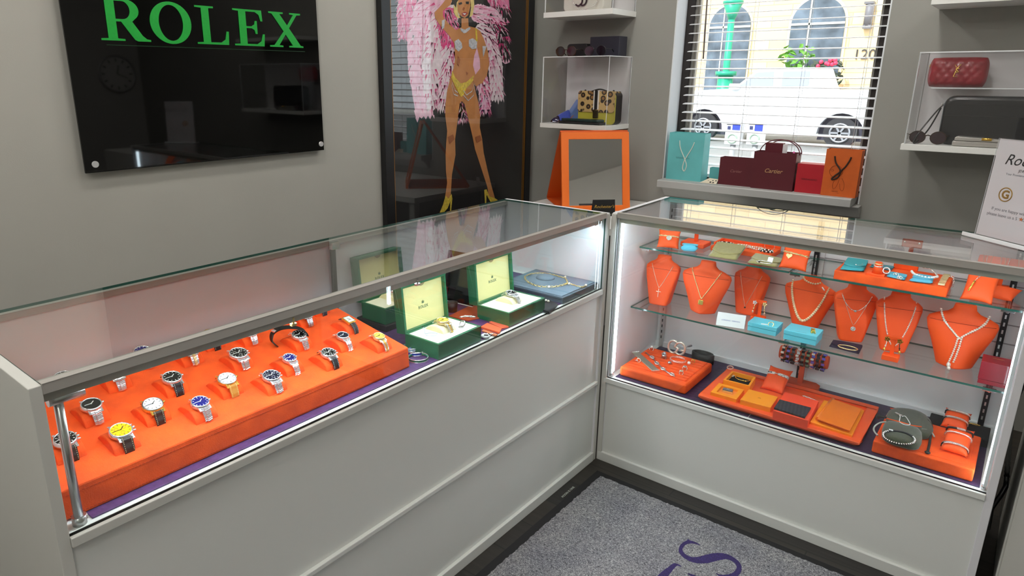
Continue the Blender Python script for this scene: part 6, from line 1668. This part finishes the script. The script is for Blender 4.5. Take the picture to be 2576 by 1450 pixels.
mb.tube([ec+Vector((-.002,0,.004)), ec+Vector((-.009,0,-.024)), ec+Vector((.004,0,-.024))], .0017, 6)
P(mb, 'letter_emblem', GOLD, rbg); P(MB().ring((.716, 1.25, 1.462), .005, .0012, RY(PI/2), n=14), 'zip_ring', GOLD, rbg)
BLK = mat('black_glossy_leather', (18, 18, 22), .3, coat=.3, bump=(60,.25))
kb = thing('handbag', 'large black leather clutch bag with wrist strap on the right shelf', 'handbag', (.95, 1.22, 1.168))
P(MB().loft([[Vector((a, 1.215-dd, b)) for a, b in rrect(.790+q, 1.16-q, 1.1685, 1.352-q*1.5, .035+.0)] for dd, q in ((.042,.010),(.036,.002),(0,0),(-.030,.002),(-.036,.01))]), 'bag_body', BLK, kb)
P(MB().box(.80, 1.15, 1.168, 1.174, 1.275, 1.278).box(.81, 1.14, 1.170, 1.176, 1.318, 1.321), 'pocket_seam', BLACK, kb)
P(MB().tube(spline([Vector((.797,1.19,1.325)), Vector((.775,1.17,1.295)), Vector((.735,1.13,1.215)), Vector((.722,1.118,1.178)), Vector((.733,1.122,1.176)), Vector((.760,1.16,1.225)), Vector((.785,1.18,1.305))], 6), .0042, 6, rz=.0018), 'wrist_strap', BLK, kb)
P(MB().ring((.786,1.184,1.318), .006, .0014, RY(PI/2), n=14), 'strap_ring', SILVER, kb)
sunglasses('dark red sunglasses lying at the left of the right shelf', .765, 1.128, 1.168, mat('dark_red_lens', (40, 10, 26), .08, coat=1), TORT, .95)
sv = thing('wallet', 'silver metallic wallet with a gold clasp in front of the black bag', 'wallet', (.94, 1.14, 1.168))
MET = mat('silver_metallic_leather', (196, 192, 186), .35, .7, bump=(260,.3))
P(MB().box(.846, 1.03, 1.118, 1.165, 1.168, 1.188), 'wallet_body', MET, sv, bevel=.004)
P(MB().prism([(.852,1.1885),(1.038,1.1885),(1.040,1.196),(.858,1.204),(.852,1.200)], lambda a, b, d: Vector((a, d, b)), 1.114, 1.168), 'flap', MET, sv, bevel=.002)
P(MB().cyl((.935,1.1125,1.198),(.965,1.1125,1.198),.0055,12), 'clasp', GOLD, sv)

# ================================================================ bags and boxes on the window sill
zs = SZ
def paper_bag(label, x0, x1, yf, d, h, m, top_in=.0, handle=None, hm=None, rz=0):
    t = thing('paper_bag', label, 'paper bag', ((x0+x1)/2, yf+d/2, zs), rz, 'shopping bags on the window sill')
    w = (x1-x0)/2; D = d/2; k = .003
    mb = MB()
    sq = lambda ww, dd, z, b: [Vector((-ww,-dd,z)), Vector((ww,-dd,z)), Vector((ww,dd,z)), Vector((-ww,dd,z))]
    secs = [sq(w, D, 0, 0), sq(w, D*.98, h*.45, 0), sq(w, D*(1-top_in), h, 0)]
    mb.loft(secs, cap=False, smooth=False); mb.add(secs[0], [(3,2,1,0)])
    inn = [[v*1 for v in s] for s in secs]
    for s in inn:
        for v in s: v.x -= math.copysign(.0012, v.x); v.y -= math.copysign(.0012, v.y)
    mb.loft(inn[::-1], cap=False, smooth=False)
    mb.add(secs[-1]+inn[-1], [(0,1,5,4),(1,2,6,5),(2,3,7,6),(3,0,4,7)])
    mb.build('bag_body', m, t)
    MB().box(-w+.001, w-.001, -D*.98-.0006, -D*.98+.0003, h*.86, h*.862).build('fold_crease', m, t)
    if handle:
        pts = [Vector((a*w, -D*(1-top_in*b_)-.003, b_*h)) for a, b_ in handle]
        MB().tube(spline(pts, 6), .0022 if hm is not BROWN_L else .0032, 8).build('handle', hm, t)
    return t, w, D, h
def label_text(t, s, size, x, y, z, m, shear=.3, bold=0):
    text_mb(s, size, shear=shear, depth=.0003, bold=bold).xf(frame(Vector((x, y, z)), (1,0,0), (0,0,1))).build('lettering', m, t)
TEALP = mat('teal_paper_bag', (104, 190, 192), .55, noise=(9,.10), bump=(14,.9))
t, w, D, h = paper_bag('large teal paper bag with a looped white cord handle at the left of the sill', -.366, -.181, 1.315, .085, .238, TEALP, .12, [(-.38,.84),(-.30,.68),(.0,.46),(.14,.32),(.05,.20),(-.07,.26),(-.02,.40),(.12,.52),(.36,.70),(.46,.82)], mat('white_satin_cord', (226, 226, 214), .5))
label_text(t, 'TIFFANY & CO.', .011, -.01, -D-.0008, h*.47, mat('teal_print', (60,120,122), .6), 0)
t2_, _, _, _ = paper_bag('small teal paper bag half hidden beside the large teal bag', -.146, -.098, 1.335, .035, .074, mat('teal_paper_small', (92, 176, 178), .55))
c = thing('patterned_card', 'folded cream card with black dots in front of the small teal bag', 'card', (-.135, 1.29, zs))
F = frame(Vector((-.172, 1.285, zs+.0005)), (1,.05,0), Vector((0,.9,.55)))
P(MB().prism([(0,0),(.082,0),(.082,.038),(.035,.042)], lambda a, b, d: F @ Vector((a, b, d)), 0, .001), 'card_leaf', mat('cream_dotted_card', (228, 216, 192), .6), c)
mb = MB()
for a, b_, r in ((.050,.010,.005),(.064,.008,.0045),(.058,.024,.0035),(.073,.024,.004),(.036,.022,.002)): mb.cyl(F @ Vector((a,b_,.001)), F @ Vector((a,b_,.0014)), r, 12)
P(mb, 'dots', BLACK, c)
BUR = mat('burgundy_paper', (84, 10, 26), .5, bump=(60,.1)); BUR2 = mat('burgundy_card', (92, 12, 30), .45)
t, w, D, h = paper_bag('plain burgundy paper bag with small gold script, left of the two burgundy bags', -.090, .072, 1.308, .06, .133, BUR)
label_text(t, 'Cartier', .019, 0, -D-.0008, h*.52, mat('dull_rose_print', (150,100,96), .5))
t, w, D, h = paper_bag('larger burgundy paper bag with gold script and arched cord handles', .074, .262, 1.290, .08, .174, BUR)
label_text(t, 'Cartier', .027, 0, -D-.0008, h*.50, mat('gold_print', (196,150,110), .4, .4), bold=.0004)
for yy, s in ((-D+.006, 1), (D-.006, .9)):
    MB().tube([Vector((.016+.088*math.cos(a)*s, yy, h-.006+.066*math.sin(a)*s)) for a in [PI*k/24 for k in range(25)]], .0022, 8).build('handle', BUR2, t)
bx_ = thing('gift_box', 'burgundy box with a white ribbon standing inside the larger burgundy bag', 'box', (.158, 1.33, 1.03))
P(MB().box(.113, .190, 1.315, 1.350, 1.00, 1.122), 'box_body', BUR2, bx_, bevel=.001); P(MB().box(.1905, .2030, 1.316, 1.349, 1.00, 1.117), 'white_side', mat('ribbed_white_card', (228,224,226), .6), bx_); 
P(MB().box(.236,.244,1.32,1.322,1.08,1.088), 'pink_tag', mat('pink_tag', (240,120,190), .6), bx_)
t = thing('gift_box', 'bright red box between the burgundy bag and the orange bag on the sill', 'box', (.326, 1.335, zs), 0)
MB().box(-.057, .058, -.038, .038, 0, .132).build('box_body', mat('bright_red_card', (176, 16, 34), .45, bump=(200,.1)), t, bevel=.001)
label_text(t, 'FERRAGAMO', .0115, 0, -.0388, .062, mat('dark_red_print', (92,10,18), .5), .15)
ORB = mat('orange_kraft_paper', (204, 92, 20), .6, noise=(30,.06))
t, w, D, h = paper_bag('orange paper bag with a dark brown cord handle at the right of the sill', .384, .524, 1.283, .06, .206, ORB, .0, [(-.48,.86),(-.36,.72),(-.05,.56),(-.30,.45),(-.46,.38),(-.40,.36),(-.12,.42),(.02,.56),(.22,.66),(.40,.80),(.44,.86)], BROWN_L)
PR = mat('brown_print', (140, 56, 12), .6)
MB().ring((-.02, -D-.0008, h*.535), .026, .0008, RX(PI/2), n=36, k=5).build('round_emblem', PR, t)
mb = MB()
mb.tube(spline([Vector((a*w, -D-.0008, b_*h)) for a, b_ in ((-.30,.34),(-.38,.24),(-.30,.16),(-.14,.22),(-.02,.40))], 5), .0007, 5).tube(spline([Vector((a*w, -D-.0008, b_*h)) for a, b_ in ((.10,.40),(.28,.28),(.26,.14),(.10,.16),(.02,.28))], 5), .0007, 5)
mb.ring((-.036, -D-.0008, h*.555), .006, .0006, RX(PI/2), n=18, k=5, sy=.6)
mb.build('line_emblem', PR, t)
label_text(t, 'HERMÈS', .0075, -.014, -D-.0008, h*.105, PR, 0); label_text(t, 'PARIS', .0035, .0, -D-.0008, h*.07, PR, 0)

# ================================================================ acrylic counter sign
sl_ = thing('counter_sign', 'white printed sheet in a clear acrylic holder on the right display case', 'sign', (1.07, .34, .9675))
e = Vector((math.cos(math.radians(-40)), math.sin(math.radians(-40)), 0)); nf = Vector((e.y, -e.x, 0))
nf = Vector((-.643, -.766, 0)); L0_ = Vector((1.003, .400, .9675))
F = frame(L0_, e, Vector((0,0,1))-nf*.05)
sw_ = .195; shh = .285
P(sheet(MB(), 0, sw_, 0.004, shh, .0, .002, 'z').xf(F), 'front_sheet', [ACRYL, ACRYL_E], sl_); P(sheet(MB(), 0, sw_, 0.004, shh, -.0045, -.0025, 'z').xf(F), 'back_sheet', [ACRYL, ACRYL_E], sl_)
P(MB().box(.002, sw_-.002, .006, shh-.001, -.0022, -.0008).xf(F), 'printed_paper', mat('white_paper', (226, 222, 226), .6), sl_)
Fb = frame(L0_+nf*.03, e, -nf)
P(sheet(MB(), -.012, sw_+.01, 0, .07, 0, .004, 'z').xf(Fb), 'foot', [ACRYL, ACRYL_E], sl_); P(MB().box(-.012, sw_+.01, -.003, .001, 0, .011).xf(Fb), 'foot_lip', ACRYL_E, sl_, bevel=.001)
def sgn(s, size, x, y, m, shear=0, bold=0, al='LEFT'): P(text_mb(s, size, al, shear, .0003, 1, bold).xf(F @ Matrix.Translation((x, y, -.0006))), 'print', m, sl_)
GK = mat('grey_print', (120,120,128), .6); KP = mat('black_print', (24,24,28), .6)
sgn("Rochester's", .042, .032, .228, KP, .35); sgn('JEWELRY', .011, .080, .201, KP); sgn('Your Premiere Consignment Boutique', .0088, .046, .189, GK)
sgn('If you are happy with your service', .0125, .030, .088, GK); sgn('please leave us a 5    Google review', .0125, .020, .072, GK)
P(MB().ring((.061, .132, -.0006), .019, .0016, n=36, k=6).xf(F), 'gold_ring_print', mat('gold_ink', (168,128,60), .4, .3), sl_)
sgn('G', .032, .061, .131, MATS['gold_ink'], 0, .0012, 'CENTER')
star = [(.0065*(1 if k % 2 == 0 else .42)*math.sin(k*PI/5), .0065*(1 if k % 2 == 0 else .42)*math.cos(k*PI/5)) for k in range(10)]
P(MB().prism(star[::-1], lambda a, b, d: F @ Vector((.124+a, .073+b, d)), -.0006, -.0003), 'star_print', mat('copper_ink', (196,110,50), .5), sl_)

# ================================================================ floor mat
rug = thing('floor_mat', 'speckled grey carpet mat with black border and purple lettering', 'mat', (.75, -.8, 0))
def carpet_mat():
    m = mat('speckled_grey_pile', (140, 140, 144), .95); nt = m.node_tree; b = nt.nodes['Principled BSDF']
    tc = nt.nodes.new('ShaderNodeTexCoord')
    def noise(sc, det, dist=0):
        n = nt.nodes.new('ShaderNodeTexNoise'); n.inputs['Scale'].default_value = sc; n.inputs['Detail'].default_value = det; n.inputs['Distortion'].default_value = dist
        nt.links.new(tc.outputs['Object'], n.inputs['Vector']); return n
    a, c = noise(210, 3, 1.5), noise(7, 3)
    r = nt.nodes.new('ShaderNodeValToRGB'); cr = r.color_ramp
    cr.elements[0].position = .32; cr.elements[0].color = (*lin((70,70,76)), 1); cr.elements[1].position = .68; cr.elements[1].color = (*lin((206,205,208)), 1)
    e_ = cr.elements.new(.5); e_.color = (*lin((140,140,146)), 1)
    r2 = nt.nodes.new('ShaderNodeValToRGB'); r2.color_ramp.elements[0].position = .3; r2.color_ramp.elements[0].color = (.72,.72,.76,1); r2.color_ramp.elements[1].position = .7; r2.color_ramp.elements[1].color = (1.06,1.05,1.0,1)
    mx = nt.nodes.new('ShaderNodeMixRGB'); mx.blend_type = 'MULTIPLY'; mx.inputs[0].default_value = 1
    nt.links.new(a.outputs['Fac'], r.inputs['Fac']); nt.links.new(c.outputs['Fac'], r2.inputs['Fac']); nt.links.new(r.outputs['Color'], mx.inputs[1]); nt.links.new(r2.outputs['Color'], mx.inputs[2]); nt.links.new(mx.outputs[0], b.inputs['Base Color'])
    bp = nt.nodes.new('ShaderNodeBump'); bp.inputs['Strength'].default_value = 1; bp.inputs['Distance'].default_value = .004
    nt.links.new(a.outputs['Fac'], bp.inputs['Height']); nt.links.new(bp.outputs['Normal'], b.inputs['Normal'])
    return m
gx, gy, gx2, gy2 = .056, -.056, 1.55, -1.75; bw = .030
P(MB().box(gx, gx2, gy2, gy, .0005, .0045), 'rubber_border', mat('black_rubber', (20,19,22), .7), rug, bevel=.001)
# pile with a slightly ragged rim
rnd = random.Random(5); ol = []
def edge(a, b, n):
    for k in range(n):
        p = Vector(a).lerp(Vector(b), k/n); ol.append((p.x+rnd.uniform(-.0022,.0022), p.y+rnd.uniform(-.0022,.0022)))
edge((gx+bw, gy2+bw, 0), (gx2-bw, gy2+bw, 0), 160); edge((gx2-bw, gy2+bw, 0), (gx2-bw, gy-bw, 0), 160); edge((gx2-bw, gy-bw, 0), (gx+bw, gy-bw, 0), 160); edge((gx+bw, gy-bw, 0), (gx+bw, gy2+bw, 0), 160)
P(glyph([ol], lambda a, b, d: Vector((a, b, d)), .0045, .0085), 'carpet_pile', carpet_mat(), rug)
PL = mat('purple_pile', (52, 40, 92), .95, noise=(260,.4), bump=(210,.8))
def stroke(pix, wid):
    """pile lettering: tapered stroke along photo points on the mat"""
    c = spline([at(u, v, 'z', .0088) for u, v in pix], 8); n = len(c); L, R_ = [], []
    for i, p in enumerate(c):
        t_ = (c[min(i+1,n-1)]-c[max(i-1,0)]).normalized(); nv = Vector((-t_.y, t_.x, 0)); k = i/(n-1)*(len(wid)-1); j = min(int(k), len(wid)-2); w = wid[j]+(wid[j+1]-wid[j])*(k-j)
        w *= 1+rnd.uniform(-.06,.06); L.append(p+nv*w); R_.append(p-nv*w)
    mb = MB()
    for i in range(n-1):
        a = [L[i], R_[i], R_[i+1], L[i+1]]; lo = [q-Vector((0,0,.002)) for q in a]
        mb.add(lo+a, [(4,5,6,7),(0,4,7,3),(1,2,6,5)]+([(0,1,5,4)] if i == 0 else [])+([(3,7,6,2)] if i == n-2 else []))
    return mb
K8 = 2576/260
q8 = lambda *l: [(1700+a/K8, 1340+b/K8) for a, b in l]
P(stroke(q8((610,325),(480,265),(330,240),(200,290),(125,400),(140,500),(240,600),(420,680),(640,690),(860,640),(1060,600),(1240,600),(1400,660),(1530,760),(1580,880),(1540,990),(1440,1070),(1250,1100),(1090,1070),(1010,1015)), [.001,.005,.008,.006,.0055,.007,.009,.012,.0155,.017,.016,.013,.010,.008,.007,.008,.009,.007,.004,.001]), 'lettering', PL, rug)
P(MB().prism([(p.x, p.y) for p in (at(u, v, 'z', .0088) for u, v in q8((290,165),(350,190),(330,260),(270,240)))], lambda a, b, d: Vector((a, b, d)), .0066, .0089), 'lettering', PL, rug)
P(stroke([(1714,1426),(1700,1421),(1688,1430),(1668,1450),(1652,1475),(1650,1500)], [.001,.006,.008,.012,.012,.008]), 'lettering', PL, rug)
P(stroke([(1730,1444),(1745,1450),(1765,1462),(1800,1480)], [.002,.006,.008,.006]), 'lettering', PL, rug)
ta_, tb_2 = at(1414, 1252, 'z', .0046), at(1446, 1224, 'z', .0046)
Fm = frame(ta_, tb_2-ta_, Vector((-(tb_2-ta_).y, (tb_2-ta_).x, 0)))
P(text_mb('MOON IS ONE', .0125, 'LEFT', 0, .0003).xf(Fm @ Matrix.Translation((0, .0, .0002))), 'border_print', mat('pale_print', (190,200,190), .6), rug)

# ================================================================ street outside
GZ = -.52
ASPH = mat('street_asphalt', (120, 118, 116), .9, noise=(3,.1)); CONC = mat('pale_concrete', (200, 196, 188), .9, noise=(4,.06))
struct(MB().box(-40, 30, 4.0, 24.0, GZ-.1, GZ).build('street', ASPH, world=True))
struct(MB().box(-40, 30, 1.70, 4.0, GZ-.1, GZ+.12).build('street_pavement_near', CONC, world=True))
struct(MB().box(-40, 30, 24.0, 27.0, GZ-.1, GZ+.14).build('street_pavement_far', CONC, world=True))
YBD = 27.0
def at_b(u, v, y=YBD): p = at(u, v, 'y', y); return p.x, p.z
bd = thing('street_building', 'pale tan brick building across the street with arched windows', 'building', (-7, YBD+1, GZ))
STONE = mat('tan_brick', (226, 192, 146), .85); nt = STONE.node_tree
br = nt.nodes.new('ShaderNodeTexBrick'); br.inputs['Scale'].default_value = 1.0; br.inputs['Brick Width'].default_value = 1.4; br.inputs['Row Height'].default_value = .42; br.inputs['Mortar Size'].default_value = .012
br.inputs['Color1'].default_value = (*lin((236,206,160)), 1); br.inputs['Color2'].default_value = (*lin((226,192,144)), 1); br.inputs['Mortar'].default_value = (*lin((196,160,120)), 1)
tcb = nt.nodes.new('ShaderNodeTexCoord'); mpb = nt.nodes.new('ShaderNodeMapping'); mpb.inputs['Rotation'].default_value = (PI/2, 0, 0)
nt.links.new(tcb.outputs['Object'], mpb.inputs[0]); nt.links.new(mpb.outputs[0], br.inputs['Vector']); nt.links.new(br.outputs['Color'], nt.nodes['Principled BSDF'].inputs['Base Color'])
P(MB().box(-30, 14, YBD, YBD+2, GZ+.14, 8.5), 'facade_wall', STONE, bd)
BG = mat('dark_shop_glass', (86, 96, 108), .25, noise=(1.6,.6)); WF = mat('pale_window_frame', (206,208,200), .6); ARS = mat('arch_stone', (240, 216, 172), .85)
for (ul, ur, vs_, vt) in ((1787, 1890, 70, 8), (1992, 2127, 62, -6)):
    xl, zspr = at_b(ul, vs_); xr, _ = at_b(ur, vs_); r_ = (xr-xl)/2; xc = (xl+xr)/2; zb_ = GZ+.3
    arch = lambda s: [(xc-r_*s, zb_), (xc+r_*s, zb_)]+[(xc+r_*s*math.cos(PI*k/20), zspr+r_*s*math.sin(PI*k/20)) for k in range(21)]
    P(MB().prism(arch(1.10), lambda a, b, d: Vector((a, d, b)), YBD-.06, YBD-.001), 'arch_surround', ARS, bd)
    wn = P(MB().prism(arch(1.0), lambda a, b, d: Vector((a, d, b)), YBD-.10, YBD-.06), 'arched_window', BG, bd)
    mb = MB().box(xc-r_*.32, xc-r_*.27, YBD-.14, YBD-.1, zb_, zspr+r_*.9).box(xc-r_, xc+r_, YBD-.14, YBD-.1, zspr-.05, zspr+.03)
    mb.build('mullion', WF, wn, world=True)
x_, z_ = at_b(2175, 138); P(text_mb('120', .50, depth=.02).xf(frame(Vector((x_, YBD-.03, z_)), (1,0,0), (0,0,1))), 'house_number', mat('dark_number', (60,54,52), .5), bd)
x_, z_ = at_b(2189, 32); P(MB().cyl((x_, YBD-.15, z_-.45), (x_, YBD-.15, z_+.30), .14, 14).box(x_-.18, x_+.12, YBD-.3, YBD, z_+.28, z_+.36).box(x_-.13, x_+.13, YBD-.28, YBD, z_-.55, z_-.42), 'wall_lantern', mat('grey_lantern', (110,106,110), .5), bd)
LEAF = mat('leaf_green', (96, 150, 52), .7, noise=(6,.3))
for lab, u, v, sc in (('large leafed green plant in front of the right arched window', 2003, 150, 1.0), ('dark plant with red flowers by the right arched window', 2080, 190, .9)):
    x_, z_ = at_b(u, v, YBD-.8); t = thing('potted_plant', lab, 'plant', (x_, YBD-.8, GZ+.14))
    mb = MB(); rr = random.Random(int(u))
    for k in range(70):
        a, b_, q = rr.uniform(-.55,.55)*sc, rr.uniform(-.3,.3)*sc, rr.uniform(-.7,.5)*sc; c = Vector((x_+a, YBD-.8+b_, z_+q)); M = Matrix.Translation(c) @ Euler((rr.uniform(-1,1), rr.uniform(-1,1), rr.uniform(0,6))).to_matrix().to_4x4()
        mb.add([M @ Vector(p) for p in ((-.18,0,0),(0,-.09,.02),(.2,0,0),(0,.09,.02))], [(0,1,2,3)])
    P(mb, 'foliage', LEAF if sc == 1.0 else mat('dark_foliage', (70,80,66), .8), t)
    P(MB().cyl((x_, YBD-.8, GZ+.14), (x_, YBD-.8, GZ+.75), .25, 14, r1=.32).cyl((x_, YBD-.8, GZ+.7), (x_, YBD-.8, z_-.4), .05, 8), 'pot', mat('grey_planter', (90,90,92), .7), t)
    if sc < 1:
        mb = MB()
        for k in range(8): mb.ball((x_+rr.uniform(-.3,.3), YBD-1.05, z_+.25+rr.uniform(0,.3)), .08, 6)
        P(mb, 'flowers', mat('flower_pink', (226,60,96), .6), t)
# street lamp
YL = 23.4; xa_ = at(1841, 10, 'y', YL); xb_ = at(1826, 185, 'y', YL)
GRN = mat('street_lamp_green', (20, 150, 118), .45)
lpz = thing('street_lamp', 'green cast iron street lamp post across the street', 'street lamp', (xb_.x, YL, GZ))
P(MB().cyl((xb_.x, YL, GZ), (xb_.x, YL, xa_.z-.3), .13, 14, r1=.11), 'post', GRN, lpz)
P(MB().cyl((xb_.x, YL, xa_.z-.55), (xb_.x, YL, xa_.z), .10, 14, r1=.32).cyl((xb_.x, YL, xa_.z), (xb_.x, YL, xa_.z+.1), .34, 14), 'lamp_collar', GRN, lpz)
zq_ = at(1824, 205, 'y', YL).z; P(MB().cyl((xb_.x, YL, GZ+.0), (xb_.x, YL, zq_+.2), .30, 14, r1=.26).cyl((xb_.x, YL, zq_+.2), (xb_.x, YL, zq_+.35), .36, 14), 'post_base', GRN, lpz)
# white pickup truck
YT = 19.5
def T(u, v): p = at(u, v, 'y', YT); return (p.x, p.z)
tk = thing('pickup_truck', 'white pickup truck parked across the street', 'truck', (T(1960,250)[0], YT+.95, GZ))
TW = mat('white_car_paint', (236, 238, 242), .25, coat=.6)
f_, r_c = T(1770, 296), T(2117, 300); wr = .43; zw = GZ+wr
xfw, xrw = f_[0], r_c[0]
def archp(x): return [(x+.60*math.cos(PI*k/12), zw-.06+.60*math.sin(PI*k/12)) for k in range(13)]
zt_, zbelt, zsill = T(1960, 170)[1], T(1960, 222)[1], GZ+.42
xc0, xc1 = T(1845, 222)[0], T(2068, 222)[0]
xroof0, xroof1 = T(1912, 170)[0], T(2056, 170)[0]
prof = [(xfw-1.25, zsill)]+archp(xfw)[::-1][0:13]+archp(xrw)[::-1]+[(xrw+1.35, zsill), (xrw+1.40, zbelt-.04), (xc1+.05, zbelt-.04), (xroof1, zt_-.03), (xroof1-.08, zt_), (xroof0, zt_), (xc0, zbelt-.02), (xfw-.9, zbelt-.14), (xfw-1.3, zbelt-.30)]
pts = prof[::1]
P(glyph([pts], lambda a, b, d: Vector((a, d, b)), YT, YT+1.9), 'truck_body', TW, tk, bevel=.02)
WG = mat('pale_car_glass', (150, 160, 184), .1, coat=1)
for nm_, q in (('front_window', [(1858,219),(1905,183),(1947,180),(1944,217)]), ('rear_window', [(1966,217),(1971,180),(2038,179),(2034,215)])):
    P(MB().prism([T(*p) for p in q], lambda a, b, d: Vector((a, d, b)), YT-.02, YT+.001), nm_, WG, tk)
TY = mat('tyre_rubber', (44,42,46), .8); RIM = mat('alloy_rim', (170,170,176), .3, .8); WELL = mat('wheel_well', (70,66,80), .9)
for x in (xfw, xrw):
    P(MB().prism([(x-.62, GZ+.2), (x+.62, GZ+.2)]+archp(x), lambda a, b, d: Vector((a, d, b)), YT+.25, YT+.35), 'wheel_well', WELL, tk)
    P(MB().cyl((x, YT+.02, zw), (x, YT+.26, zw), wr, 28), 'tyre', TY, tk); 
    mb = MB().ring((x, YT+.0, zw), .25, .03, RX(PI/2), n=24)
    for k in range(6): mb.obox((x+.125*math.cos(k*PI/3), YT+.0, zw+.125*math.sin(k*PI/3)), .25, .04, .05, RY(-k*PI/3))
    P(mb, 'wheel_rim', RIM, tk)
x_, z_ = T(1848, 224); P(MB().box(x_-.1, x_+.16, YT-.25, YT, z_-.02, z_+.16), 'door_mirror', TW, tk, bevel=.03)
P(MB().box(T(1950,0)[0], T(1962,0)[0]+.02, YT-.03, YT, zbelt-.12, zbelt-.07), 'door_handle', TW, tk)
# parking meters
YP = 7.0
for lab, u in (('left parking meter head with a blue and white label outside the window', 1849), ('right parking meter head with a blue and white label outside the window', 1905)):
    p = at(u, 320, 'y', YP); t = thing('parking_meter', lab, 'parking meter', (p.x, YP, GZ), group='parking meters outside the window')
    MG = mat('pale_meter_grey', (206,208,212), .5); 
    P(MB().cyl((p.x, YP, GZ+.0), (p.x, YP, p.z-.22), .035, 10), 'pole', mat('meter_pole_grey', (150,150,152), .5), t)
    P(MB().box(p.x-.10, p.x+.10, YP-.06, YP+.06, p.z-.22, p.z+.05).cyl((p.x, YP-.06, p.z+.05), (p.x, YP+.06, p.z+.05), .10, 20), 'meter_head', MG, t, bevel=.01)
    P(MB().box(p.x-.085, p.x-.01, YP-.068, YP-.06, p.z-.05, p.z+.03), 'white_label', WHITE, t); P(MB().box(p.x-.005, p.x+.085, YP-.068, YP-.06, p.z-.05, p.z+.03), 'blue_label', mat('label_blue', (40,60,210), .5), t)
    P(MB().box(p.x-.07, p.x-.03, YP-.072, YP-.068, p.z-.03, p.z+.015), 'label_mark', mat('label_navy', (40,44,90), .5), t)
    P(MB().ring((p.x, YP-.062, p.z-.14), .055, .012, RX(PI/2), n=20), 'dial_ring', mat('meter_green', (150,170,150), .5), t)
